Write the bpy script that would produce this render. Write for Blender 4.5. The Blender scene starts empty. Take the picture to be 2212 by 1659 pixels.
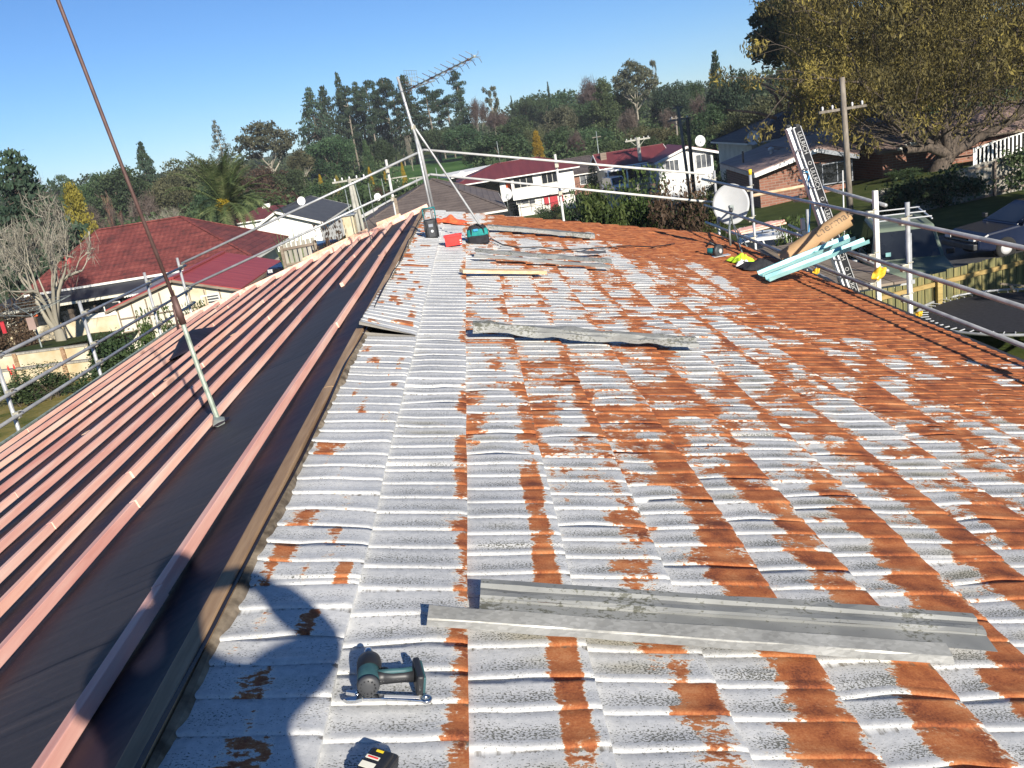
import bpy, bmesh, math, random
import numpy as np
from mathutils import Vector, Matrix, Euler
random.seed(7); np.random.seed(7)
PI = math.pi
C = bpy.context.scene.collection
EYE = 5.6                      # eye height above the garden, metres

# ------------------------------------------------------------------ camera
def camera_axes():
    f, vx, vy, r = 1900., 1005., 280., math.radians(9.0)     # focal length / vanishing point of the roof ridge / roll
    c, s = math.cos(r), math.sin(r)
    x, y = vx - 1106, 829.5 - vy
    u, v = x*c + y*s, -x*s + y*c
    p = math.atan2(v, f); yaw = math.atan2(-u, math.hypot(f, v))
    F = Vector((math.sin(yaw)*math.cos(p), math.cos(yaw)*math.cos(p), -math.sin(p)))
    Rp = Vector((math.cos(yaw), -math.sin(yaw), 0)); Up = Rp.cross(F)
    return F, Rp*c - Up*s, Rp*s + Up*c
CF, CR, CU = camera_axes()
cam_d = bpy.data.cameras.new('camera'); cam = bpy.data.objects.new('camera', cam_d); C.objects.link(cam)
M = Matrix((CR, CU, -CF)).transposed().to_4x4(); M.translation = (0, 0, EYE); cam.matrix_world = M
cam_d.sensor_width = 36; cam_d.lens = 36*1900/2212; cam_d.clip_start = .05; cam_d.clip_end = 6000
bpy.context.scene.camera = cam

# ------------------------------------------------------------------ light
SUN_EL, SUN_AZ = 24.0, 158.5       # the sun stands behind the photographer, to the right
tosun = Vector((math.sin(math.radians(SUN_AZ))*math.cos(math.radians(SUN_EL)), math.cos(math.radians(SUN_AZ))*math.cos(math.radians(SUN_EL)), math.sin(math.radians(SUN_EL))))
sd = bpy.data.lights.new('sun', 'SUN'); sun = bpy.data.objects.new('sun', sd); C.objects.link(sun)
sd.energy = 5.0; sd.angle = math.radians(.53); sd.color = (1, .93, .82)
sun.rotation_euler = tosun.to_track_quat('Z', 'Y').to_euler()
w = bpy.data.worlds.new('World'); bpy.context.scene.world = w; w.use_nodes = True
nt = w.node_tree; bg = nt.nodes['Background']
sky = nt.nodes.new('ShaderNodeTexSky'); sky.sky_type = 'NISHITA'; sky.sun_disc = False
sky.sun_elevation = math.radians(SUN_EL); sky.sun_rotation = math.radians(SUN_AZ)
sky.air_density = 1.0; sky.dust_density = .0; sky.ozone_density = 8; sky.altitude = 2000
nt.links.new(sky.outputs[0], bg.inputs[0]); bg.inputs[1].default_value = .074
vs = bpy.context.scene.view_settings; vs.view_transform = 'Standard'; vs.look = 'None'; vs.exposure = .62; vs.gamma = 1

# ------------------------------------------------------------------ placing helpers (sight lines -> points in the world)
def ray(x, y): return CF*1900 + CR*(x-1106) + CU*(829.5-y)
def P(x, y, Y=None, Z=None, X=None):
    d = ray(x, y)
    k = Y/d.y if Y is not None else (Z/d.z if Z is not None else X/d.x)
    return d*k + Vector((0, 0, EYE))
XR, HR, TR = -.98, 1.32, math.tan(math.radians(13.6))     # ridge edge x, eye above ridge, slope of the tiled side
TL = (2.65-1.32)/(5.8-.98)                                # slope of the stripped side
AR, AL = math.atan(TR), math.atan(TL)
NR = Vector((math.sin(AR), 0, math.cos(AR))); DR = Vector((math.cos(AR), 0, -math.sin(AR)))
NL = Vector((-math.sin(AL), 0, math.cos(AL))); DL = Vector((-math.cos(AL), 0, -math.sin(AL)))
EY = Vector((0, 1, 0))
def onR(x, y, h=0):
    d = ray(x, y); hh = HR - h/math.cos(AR)
    return d*((-hh+XR*TR)/(d.z+d.x*TR)) + Vector((0, 0, EYE))
def onL(x, y, h=0):
    d = ray(x, y); hh = HR - h/math.cos(AL)
    return d*((-hh-XR*TL)/(d.z-d.x*TL)) + Vector((0, 0, EYE))
RIDGE = Vector((XR, 0, EYE-HR))
def RR(s, y, h=0): return RIDGE + DR*s + EY*y + NR*h       # point on tiled side
def LL(q, y, h=0): return RIDGE + DL*q + EY*y + NL*h       # point on stripped side
def cA(x, y): return .864*(x/3.16), .864*(300+y/3.16)
def cB(x, y): return .864*(500+x/3.16), .864*(100+y/3.16)
def cC(x, y): return .864*(1150+x/3.16), .864*(100+y/3.16)
def cD(x, y): return .864*(1800+x/2.911), .864*(y/2.911)
def cE(x, y): return .864*(1700+x/2.572), .864*(400+y/2.572)
def cF(x, y): return .864*(x/2.765), .864*(650+y/2.765)
def cG(x, y): return .864*(x/2.304), .864*(1200+y/2.304)
def cH(x, y): return .864*(800+x/3.16), .864*(1400+y/3.16)
def cJ(x, y): return .864*(850+x/2.458), .864*(480+y/2.458)
def cK(x, y): return .864*(900+x/5.53), .864*(400+y/5.53)

# ------------------------------------------------------------------ materials
MATS = {}
def newmat(name):
    m = bpy.data.materials.new(name); m.use_nodes = True; MATS[name] = m
    return m, m.node_tree, m.node_tree.nodes['Principled BSDF']
def N(nt, t, **kw):
    n = nt.nodes.new(t)
    for k, v in kw.items():
        if k in n.inputs: n.inputs[k].default_value = v
        else: setattr(n, k, v)
    return n
def ramp(nt, fac, stops, interp='LINEAR'):
    r = nt.nodes.new('ShaderNodeValToRGB'); r.color_ramp.interpolation = interp
    e = r.color_ramp.elements
    e[0].position, e[0].color = stops[0][0], (*stops[0][1], 1)
    e[1].position, e[1].color = stops[-1][0], (*stops[-1][1], 1)
    for p, c in stops[1:-1]:
        x = e.new(p); x.color = (*c, 1)
    nt.links.new(fac, r.inputs[0]); return r
def mth(nt, op, a, b=None, clamp=False):
    n = nt.nodes.new('ShaderNodeMath'); n.operation = op; n.use_clamp = clamp
    for i, v in enumerate((a, b)):
        if v is None: continue
        if isinstance(v, (int, float)): n.inputs[i].default_value = v
        else: nt.links.new(v, n.inputs[i])
    return n.outputs[0]
def mixc(nt, fac, a, b):
    n = nt.nodes.new('ShaderNodeMix'); n.data_type = 'RGBA'
    if isinstance(fac, (int, float)): n.inputs[0].default_value = fac
    else: nt.links.new(fac, n.inputs[0])
    for i, v in ((6, a), (7, b)):
        if isinstance(v, tuple): n.inputs[i].default_value = (*v, 1)
        else: nt.links.new(v, n.inputs[i])
    return n.outputs[2]
def coords(nt, kind='Object', scale=(1, 1, 1), rot=(0, 0, 0)):
    t = nt.nodes.new('ShaderNodeTexCoord'); mp = nt.nodes.new('ShaderNodeMapping')
    mp.inputs['Scale'].default_value = scale; mp.inputs['Rotation'].default_value = rot
    nt.links.new(t.outputs[kind], mp.inputs[0]); return mp.outputs[0]
def noise(nt, vec, sc, det=3, rough=.55):
    n = nt.nodes.new('ShaderNodeTexNoise'); n.inputs['Scale'].default_value = sc; n.inputs['Detail'].default_value = det; n.inputs['Roughness'].default_value = rough
    nt.links.new(vec, n.inputs[0]); return n.outputs['Fac']
def bump(nt, bs, h, s=.3, d=.01):
    b = nt.nodes.new('ShaderNodeBump'); b.inputs['Strength'].default_value = s; b.inputs['Distance'].default_value = d
    nt.links.new(h, b.inputs['Height']); nt.links.new(b.outputs[0], bs.inputs['Normal'])
def var(name, c1, c2, sc=3, rough=.7, metal=0, spec=.5, bmp=0, stretch=(1, 1, 1), lo=.35, hi=.65, det=4, bd=.01):
    """a two-tone mottled surface"""
    m, nt, b = newmat(name)
    v = coords(nt, 'Object', stretch); n = noise(nt, v, sc, det)
    nt.links.new(ramp(nt, n, [(lo, c1), (hi, c2)]).outputs[0], b.inputs['Base Color'])
    b.inputs['Roughness'].default_value = rough; b.inputs['Metallic'].default_value = metal; b.inputs['Specular IOR Level'].default_value = spec
    if bmp: bump(nt, b, n, bmp, bd)
    return m
def foliage(name, c1, c2, c3, sc=1.0, hv=.06):
    m, nt, b = newmat(name)
    v = coords(nt, 'Object'); g = nt.nodes.new('ShaderNodeNewGeometry')
    oi = nt.nodes.new('ShaderNodeObjectInfo')
    n = noise(nt, g.outputs['Position'], sc, 2)
    n2 = noise(nt, g.outputs['Position'], sc*9, 1)
    f = mth(nt, 'ADD', mth(nt, 'MULTIPLY', n, .6), mth(nt, 'MULTIPLY', n2, .4))
    r = ramp(nt, f, [(.34, c1), (.5, c2), (.66, c3)])
    hs = nt.nodes.new('ShaderNodeHueSaturation'); nt.links.new(r.outputs[0], hs.inputs['Color'])
    nt.links.new(mth(nt, 'ADD', .5-hv/2, mth(nt, 'MULTIPLY', oi.outputs['Random'], hv)), hs.inputs['Hue'])
    nt.links.new(mth(nt, 'ADD', .8, mth(nt, 'MULTIPLY', oi.outputs['Random'], .4)), hs.inputs['Value'])
    nt.links.new(hs.outputs[0], b.inputs['Base Color'])
    b.inputs['Roughness'].default_value = .65; b.inputs['Specular IOR Level'].default_value = .25
    tr = nt.nodes.new('ShaderNodeBsdfTranslucent'); nt.links.new(hs.outputs[0], tr.inputs['Color'])
    mx = nt.nodes.new('ShaderNodeMixShader'); mx.inputs[0].default_value = .25
    out = nt.nodes['Material Output']
    nt.links.new(b.outputs[0], mx.inputs[1]); nt.links.new(tr.outputs[0], mx.inputs[2]); nt.links.new(mx.outputs[0], out.inputs['Surface'])
    return m

def mat_tiles():
    m, nt, b = newmat('rusted_zinc_tiles')
    at = lambda n: N(nt, 'ShaderNodeAttribute', attribute_name=n).outputs['Fac']
    v = coords(nt, 'UV'); vs_ = coords(nt, 'UV', (1, 1.6, 1))
    fine = noise(nt, vs_, 34, 5, .68); mid = noise(nt, v, 11, 3)
    sig = mth(nt, 'ADD', at('rust'), mth(nt, 'ADD', mth(nt, 'MULTIPLY', mth(nt, 'SUBTRACT', fine, .5), .75), mth(nt, 'MULTIPLY', mth(nt, 'SUBTRACT', mid, .5), .60)))
    mr = lambda x, a, c: (lambda n: (nt.links.new(x, n.inputs[0]), n.inputs[1].__setattr__('default_value', a), n.inputs[2].__setattr__('default_value', c), n.outputs[0])[-1])(nt.nodes.new('ShaderNodeMapRange'))
    rust = mr(sig, .49, .525); pale = mr(sig, .40, .48)
    # zinc
    zn = noise(nt, v, 38, 5, .72); zb = noise(nt, v, 2.2, 3)
    zc = ramp(nt, mth(nt, 'ADD', mth(nt, 'MULTIPLY', zn, .6), mth(nt, 'MULTIPLY', zb, .4)), [(.36, (.45, .455, .45)), (.5, (.575, .575, .56)), (.64, (.69, .685, .66))])
    yel = ramp(nt, noise(nt, v, 1.3, 2), [(.56, (0, 0, 0)), (.66, (1, 1, 1))])
    zc2 = mixc(nt, mth(nt, 'MULTIPLY', mth(nt, 'MULTIPLY', yel.outputs[0], at('lich')), .55), zc.outputs[0], (.50, .44, .27))
    zc3 = mixc(nt, mth(nt, 'MULTIPLY', pale, .75), zc2, (.74, .70, .60))
    # lichen specks
    sp = noise(nt, coords(nt, 'UV', (1, 1.5, 1)), 125, 2, .55); sp2 = noise(nt, v, 7, 3)
    lk = mth(nt, 'ADD', mth(nt, 'MULTIPLY', at('lich'), .155), mth(nt, 'ADD', mth(nt, 'MULTIPLY', mth(nt, 'SUBTRACT', sp2, .5), .26), mth(nt, 'SUBTRACT', sp, .5)))
    lich = mr(lk, .150, .185)
    zc4 = mixc(nt, mth(nt, 'MULTIPLY', lich, .85), zc3, (.065, .065, .042))
    # rust
    rn = noise(nt, v, 7, 4, .6); rg = noise(nt, v, 130, 3, .7)
    rf = mth(nt, 'ADD', mth(nt, 'MULTIPLY', rn, .65), mth(nt, 'MULTIPLY', rg, .35))
    rc = ramp(nt, rf, [(.38, (.15, .042, .019)), (.46, (.31, .090, .030)), (.54, (.42, .140, .046)), (.62, (.50, .21, .085))])
    edge = mr(sig, .525, .60)
    rc2 = mixc(nt, edge, (.46, .20, .085), rc.outputs[0])
    col = mixc(nt, rust, zc4, rc2)
    dirt = at('dirt')  # real dirt, with crease and gap shade painted into the same mask
    dn = mr(mth(nt, 'ADD', dirt, mth(nt, 'MULTIPLY', mth(nt, 'SUBTRACT', noise(nt, v, 45, 4), .5), .9)), .45, .6)
    col = mixc(nt, mth(nt, 'MULTIPLY', dn, .8), col, (.12, .10, .07))
    nt.links.new(col, b.inputs['Base Color'])
    inv = mth(nt, 'SUBTRACT', 1., mth(nt, 'MAXIMUM', rust, lich))
    nt.links.new(mth(nt, 'MULTIPLY', inv, .06), b.inputs['Metallic'])
    nt.links.new(mth(nt, 'SUBTRACT', .84, mth(nt, 'MULTIPLY', inv, .24)), b.inputs['Roughness'])
    b.inputs['Specular IOR Level'].default_value = .4
    bump(nt, b, mth(nt, 'ADD', mth(nt, 'MULTIPLY', rust, .3), mth(nt, 'ADD', mth(nt, 'MULTIPLY', rg, .35), mth(nt, 'MULTIPLY', zn, .6))), .35, .004)
    return m
mat_tiles()

def mat_underlay():
    m, nt, b = newmat('black_building_paper')
    v = coords(nt, 'Object'); n = noise(nt, v, 1.3, 4)
    at = N(nt, 'ShaderNodeAttribute', attribute_name='lap').outputs['Fac']
    wv_ = mth(nt, 'ADD', mth(nt, 'MULTIPLY', noise(nt, coords(nt, 'Object', (.5, 26, .5), (0, 0, .05)), 1.0, 4, .7), .75), mth(nt, 'MULTIPLY', n, .25))
    base = ramp(nt, n, [(.35, (.010, .010, .018)), (.52, (.022, .017, .030)), (.68, (.045, .022, .026))])
    st = ramp(nt, wv_, [(.36, (.010, .009, .012)), (.42, (.036, .032, .036)), (.58, (.046, .040, .043)), (.66, (.068, .056, .056))])
    nt.links.new(mixc(nt, at, base.outputs[0], st.outputs[0]), b.inputs['Base Color'])
    b.inputs['Roughness'].default_value = .62; b.inputs['Specular IOR Level'].default_value = .28
    bump(nt, b, noise(nt, v, 3.5, 3), .6, .03)
mat_underlay()

def mat_wood(name, c1, c2, c3, along='Y', knots=True, rough=.7):
    m, nt, b = newmat(name)
    sc = {'Y': (14, .9, 14), 'X': (.9, 14, 14), 'Z': (14, 14, .9)}[along]
    g = nt.nodes.new('ShaderNodeNewGeometry'); oi = nt.nodes.new('ShaderNodeObjectInfo')
    v = coords(nt, 'Object', sc); n = noise(nt, v, 1.6, 5, .6)
    n3 = noise(nt, coords(nt, 'Object', tuple(.12*s for s in sc)), 4, 2)
    f = mth(nt, 'ADD', mth(nt, 'MULTIPLY', n, .6), mth(nt, 'MULTIPLY', n3, .4))
    col = ramp(nt, f, [(.36, c1), (.5, c2), (.64, c3)]).outputs[0]
    if knots:
        vo = nt.nodes.new('ShaderNodeTexVoronoi'); vo.inputs['Scale'].default_value = 1.0
        k = {'Y': (2.2, .55, 2.2), 'X': (.55, 2.2, 2.2), 'Z': (2.2, 2.2, .55)}[along]
        nt.links.new(coords(nt, 'Object', k), vo.inputs[0])
        kn = ramp(nt, vo.outputs['Distance'], [(.045, (1, 1, 1)), (.09, (0, 0, 0))])
        col = mixc(nt, mth(nt, 'MULTIPLY', kn.outputs[0], .7), col, tuple(x*.45 for x in c1))
    hs = nt.nodes.new('ShaderNodeHueSaturation'); nt.links.new(col, hs.inputs['Color'])
    nt.links.new(mth(nt, 'ADD', .86, mth(nt, 'MULTIPLY', oi.outputs['Random'], .28)), hs.inputs['Value'])
    nt.links.new(mth(nt, 'ADD', .49, mth(nt, 'MULTIPLY', oi.outputs['Random'], .02)), hs.inputs['Hue'])
    nt.links.new(hs.outputs[0], b.inputs['Base Color']); b.inputs['Roughness'].default_value = rough
    bump(nt, b, n, .25, .004)
    return m
mat_wood('pink_treated_pine', (.76, .37, .285), (.88, .50, .39), (.94, .64, .52))
mat_wood('pale_pine', (.58, .40, .22), (.76, .55, .33), (.86, .68, .45), 'X')
mat_wood('pale_pine_along', (.58, .36, .22), (.74, .48, .32), (.86, .62, .45), 'Y')
mat_wood('weathered_ridge_timber', (.17, .095, .05), (.30, .185, .105), (.42, .28, .17), 'Y')
mat_wood('grey_boards', (.13, .10, .075), (.22, .17, .125), (.32, .26, .20), 'X')
mat_wood('fence_palings', (.075, .072, .034), (.135, .125, .05), (.24, .19, .075), 'Z', False)
mat_wood('grey_palings', (.20, .185, .15), (.31, .29, .24), (.42, .39, .33), 'Z', False)
mat_wood('yellow_rail', (.24, .18, .06), (.38, .28, .09), (.46, .34, .12), 'X', False)
var('galvanised_tube', (.36, .37, .375), (.54, .545, .54), 6, .5, .4, bmp=.05)
var('old_galvanised', (.19, .22, .22), (.36, .40, .38), 9, .55, .5, bmp=.15)
var('coupler_steel', (.28, .26, .20), (.55, .52, .42), 20, .5, .5)
var('white_steel', (.58, .57, .53), (.72, .71, .67), 5, .5, .1)
var('rusty_pipe', (.085, .048, .042), (.15, .088, .076), 10, .6, .3, bmp=.1)
var('pale_green_zinc', (.27, .33, .27), (.46, .52, .43), 12, .5, .35, bmp=.1)
var('aluminium', (.60, .61, .61), (.74, .74, .74), 4, .42, .35)
var('dish_grey', (.40, .41, .41), (.47, .48, .48), 3, .55)
var('dish_white', (.66, .66, .66), (.74, .74, .74), 3, .5)
var('black_plastic', (.010, .011, .013), (.022, .023, .026), 8, .45)
var('dark_grey_plastic', (.035, .037, .040), (.060, .062, .066), 8, .5)
var('teal_plastic', (.010, .13, .145), (.016, .19, .20), 8, .4)
var('dull_teal', (.025, .075, .085), (.04, .11, .12), 20, .55)
var('teal_cloth', (.006, .18, .175), (.012, .27, .25), 14, .8)
var('black_cloth', (.010, .010, .013), (.024, .024, .030), 14, .85)
var('red_plastic', (.70, .035, .03), (.85, .06, .05), 6, .35)
var('orange_cloth', (.80, .10, .03), (.95, .19, .06), 14, .75)
var('lime_cloth', (.45, .72, .02), (.62, .90, .05), 10, .75)
var('yellow_cloth', (.75, .42, .02), (.92, .60, .05), 10, .7)
var('cream_label', (.75, .72, .58), (.82, .80, .68), 4, .5)
var('yellow_label', (.85, .62, .02), (.9, .68, .03), 4, .5)
var('blue_rope', (.03, .25, .55), (.06, .38, .72), 10, .7)
var('chrome', (.62, .63, .64), (.72, .73, .74), 4, .16, 1.0)
var('silver_text', (.50, .50, .48), (.58, .58, .56), 4, .5)
var('cardboard', (.42, .26, .125), (.54, .35, .185), 2.5, .8, stretch=(1, 1, 1))
var('print_grey', (.15, .11, .075), (.18, .13, .09), 5, .8)
var('pale_blue_foil', (.20, .44, .45), (.33, .60, .60), 4, .38, .25)
var('white_paint', (.72, .70, .63), (.80, .78, .71), 1.2, .6)
var('bright_white_paint', (.80, .79, .75), (.86, .85, .81), 1.2, .6)
var('cream_paint', (.56, .52, .41), (.70, .66, .54), .9, .75)
var('dirty_cream', (.44, .33, .17), (.66, .60, .45), .8, .8)
var('window_glass_dark', (.010, .012, .016), (.03, .034, .04), .6, .08, spec=.8)
var('curtained_glass', (.05, .055, .065), (.16, .17, .18), 1.3, .15, spec=.8)
var('red_door_paint', (.36, .02, .03), (.45, .03, .04), 2, .5)
var('maroon_metal_roof', (.125, .026, .030), (.17, .038, .042), .5, .55, stretch=(4, .3, 1))
var('red_corrugated', (.27, .040, .038), (.38, .070, .060), 1.2, .5, stretch=(.3, 3, 1))
var('charcoal_roof', (.055, .058, .064), (.085, .087, .094), .8, .75)
var('brown_pressed_roof', (.065, .052, .045), (.105, .085, .074), 1.2, .75)
var('pink_brown_roof', (.27, .185, .155), (.34, .24, .205), .7, .7)
var('black_membrane', (.022, .024, .032), (.05, .052, .062), 1, .6)
var('grey_sheet', (.24, .26, .29), (.34, .36, .39), 2, .45, .3)
var('dark_green_paint', (.13, .165, .12), (.16, .20, .145), 1.5, .5)
var('dark_blue_paint', (.008, .014, .036), (.014, .022, .05), 1.5, .2)
var('white_car_paint', (.72, .72, .71), (.78, .78, .77), 1.5, .25)
var('tyre_rubber', (.012, .012, .012), (.02, .02, .02), 5, .9)
var('skin', (.50, .28, .19), (.56, .33, .23), 6, .6)
var('dark_shirt', (.03, .035, .05), (.045, .05, .07), 6, .9)
var('grey_trousers', (.10, .10, .11), (.14, .14, .15), 6, .9)
var('hair_brown', (.03, .018, .01), (.05, .03, .018), 20, .8)
var('bark_grey', (.15, .125, .10), (.30, .26, .21), 3, .9, stretch=(3, 3, .5))
var('bark_dark', (.055, .042, .032), (.13, .10, .075), 3, .9, stretch=(3, 3, .5))
var('bark_pale', (.24, .22, .17), (.38, .35, .28), 3, .9, stretch=(3, 3, .5))
var('bark_red', (.22, .11, .07), (.40, .24, .17), 3, .9, stretch=(3, 3, .5))
var('twig_brown', (.13, .085, .065), (.22, .155, .125), 1, .9)
var('twig_pale', (.17, .155, .12), (.27, .25, .20), 1, .9)
var('pole_wood', (.14, .12, .095), (.24, .21, .17), 3, .85, stretch=(3, 3, .3))
var('pole_concrete', (.30, .29, .25), (.42, .41, .35), 3, .85)
var('asphalt', (.045, .045, .048), (.07, .07, .072), 3, .9)
var('rubble_brown', (.08, .06, .04), (.30, .24, .17), 12, .95, bmp=.4)
foliage('leaf_dark', (0.018, 0.036, 0.016), (0.046, 0.079, 0.034), (0.101, 0.146, 0.065), .35)
foliage('leaf_conifer', (0.017, 0.033, 0.020), (0.037, 0.065, 0.038), (0.078, 0.116, 0.066), .4, .04)
foliage('leaf_mid', (0.023, 0.044, 0.017), (0.059, 0.089, 0.035), (0.121, 0.153, 0.066), .35)
foliage('leaf_olive', (0.038, 0.044, 0.020), (0.086, 0.088, 0.042), (0.159, 0.149, 0.076), .35)
foliage('leaf_gum', (0.039, 0.046, 0.027), (0.094, 0.099, 0.058), (0.186, 0.181, 0.113), .5, .03)
foliage('leaf_golden_green', (.14, .13, .022), (.28, .25, .04), (.42, .37, .08), .9, .02)
foliage('leaf_yellow', (.18, .12, .01), (.36, .25, .02), (.50, .36, .04), 1.2, .02)
foliage('leaf_willow', (.050, .043, .018), (.14, .113, .038), (.40, .31, .068), .12, .02)
foliage('leaf_palm', (0.045, 0.075, 0.027), (0.109, 0.154, 0.057), (0.249, 0.279, 0.122), 1.2, .02)
foliage('leaf_reddish', (0.035, 0.024, 0.016), (0.085, 0.054, 0.035), (0.139, 0.090, 0.057), .8, .05)
foliage('leaf_ivy', (0.023, 0.043, 0.017), (0.060, 0.095, 0.037), (0.138, 0.180, 0.075), 2.0, .03)
foliage('leaf_blue_conifer', (0.041, 0.053, 0.046), (0.080, 0.098, 0.082), (0.157, 0.177, 0.147), .6, .03)
foliage('leaf_bush', (.020, .040, .010), (.055, .085, .022), (.12, .15, .045), 2.0, .04)
foliage('twig_cloud', (0.060, 0.043, 0.037), (0.122, 0.090, 0.078), (0.209, 0.165, 0.140), .8, .04)

def mat_brick():
    m, nt, b = newmat('red_brick')
    t = nt.nodes.new('ShaderNodeTexBrick'); t.inputs['Scale'].default_value = 1; t.inputs['Brick Width'].default_value = .5; t.inputs['Row Height'].default_value = .17; t.inputs['Mortar Size'].default_value = .018
    t.inputs['Color1'].default_value = (.29, .125, .08, 1); t.inputs['Color2'].default_value = (.19, .08, .052, 1); t.inputs['Mortar'].default_value = (.26, .20, .16, 1)
    tc = nt.nodes.new('ShaderNodeTexCoord'); sp = nt.nodes.new('ShaderNodeSeparateXYZ'); cb = nt.nodes.new('ShaderNodeCombineXYZ')
    nt.links.new(tc.outputs['Object'], sp.inputs[0]); nt.links.new(mth(nt, 'ADD', sp.outputs[0], sp.outputs[1]), cb.inputs[0]); nt.links.new(sp.outputs[2], cb.inputs[1])
    nt.links.new(cb.outputs[0], t.inputs[0]); nt.links.new(t.outputs[0], b.inputs['Base Color']); b.inputs['Roughness'].default_value = .9
mat_brick()
def mat_tileroof(name, c1, c2, c3, sx=.33, sz=.36, axis=0):
    """pressed tile courses: rows down the slope and pans across (Object coordinates)"""
    m, nt, b = newmat(name)
    tc = nt.nodes.new('ShaderNodeTexCoord'); sp = nt.nodes.new('ShaderNodeSeparateXYZ'); nt.links.new(tc.outputs['UV'], sp.inputs[0])
    rows = mth(nt, 'FRACT', mth(nt, 'DIVIDE', sp.outputs[1], sz)); cols = mth(nt, 'FRACT', mth(nt, 'DIVIDE', sp.outputs[0], sx))
    n = noise(nt, coords(nt, 'UV', (.6, 1, 1)), 1.1, 6, .72); n2 = noise(nt, coords(nt, 'UV'), 6, 3)
    f = mth(nt, 'ADD', mth(nt, 'MULTIPLY', n, .7), mth(nt, 'MULTIPLY', n2, .3))
    col = ramp(nt, f, [(.36, c1), (.5, c2), (.66, c3)]).outputs[0]
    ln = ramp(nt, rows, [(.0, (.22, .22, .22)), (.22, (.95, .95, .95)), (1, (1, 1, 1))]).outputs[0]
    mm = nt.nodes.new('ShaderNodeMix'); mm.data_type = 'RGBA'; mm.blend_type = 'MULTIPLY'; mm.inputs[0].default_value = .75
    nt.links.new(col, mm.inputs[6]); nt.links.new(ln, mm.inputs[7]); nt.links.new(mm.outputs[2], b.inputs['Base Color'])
    h = mth(nt, 'ADD', rows, mth(nt, 'MULTIPLY', mth(nt, 'ABSOLUTE', mth(nt, 'SUBTRACT', cols, .5)), 1.0))
    bump(nt, b, h, .8, .06); b.inputs['Roughness'].default_value = .7
mat_tileroof('red_tile_roof', (.065, .022, .020), (.155, .036, .031), (.25, .070, .055), .33, .42)
mat_tileroof('maroon_tile_roof', (.08, .022, .026), (.125, .030, .034), (.17, .042, .045))
mat_tileroof('dark_brown_tile', (.045, .036, .036), (.075, .060, .058), (.11, .09, .085), .33, .45)
mat_tileroof('weathered_brown_tile', (.085, .066, .058), (.135, .108, .094), (.18, .145, .125), 1.4, .5)
mat_tileroof('charcoal_tile', (.05, .052, .058), (.065, .068, .075), (.09, .092, .10), .6, 5)
def mat_ground():
    m, nt, b = newmat('garden_grass')
    g = nt.nodes.new('ShaderNodeNewGeometry')
    n = noise(nt, g.outputs['Position'], .05, 4); n2 = noise(nt, g.outputs['Position'], 1.1, 6, .7)
    f = mth(nt, 'ADD', mth(nt, 'MULTIPLY', n, .5), mth(nt, 'MULTIPLY', n2, .5))
    nt.links.new(ramp(nt, f, [(.36, (.030, .045, .010)), (.5, (.055, .075, .018)), (.62, (.095, .10, .035))]).outputs[0], b.inputs['Base Color'])
    b.inputs['Roughness'].default_value = .95; b.inputs['Specular IOR Level'].default_value = .1; bump(nt, b, n2, .6, .05)
    m, nt, b = newmat('dry_lawn')
    g = nt.nodes.new('ShaderNodeNewGeometry'); n = noise(nt, g.outputs['Position'], .8, 6, .7)
    nt.links.new(ramp(nt, n, [(.36, (.085, .105, .022)), (.5, (.22, .185, .055)), (.64, (.34, .27, .10))]).outputs[0], b.inputs['Base Color'])
    b.inputs['Roughness'].default_value = .95; b.inputs['Specular IOR Level'].default_value = .1; bump(nt, b, n, .6, .05)
    m, nt, b = newmat('park_grass')
    g = nt.nodes.new('ShaderNodeNewGeometry'); n = noise(nt, g.outputs['Position'], .08, 5, .6)
    nt.links.new(ramp(nt, n, [(.36, (.035, .085, .018)), (.5, (.055, .125, .03)), (.64, (.085, .16, .045))]).outputs[0], b.inputs['Base Color'])
    b.inputs['Roughness'].default_value = .95; b.inputs['Specular IOR Level'].default_value = .1
mat_ground()

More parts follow.
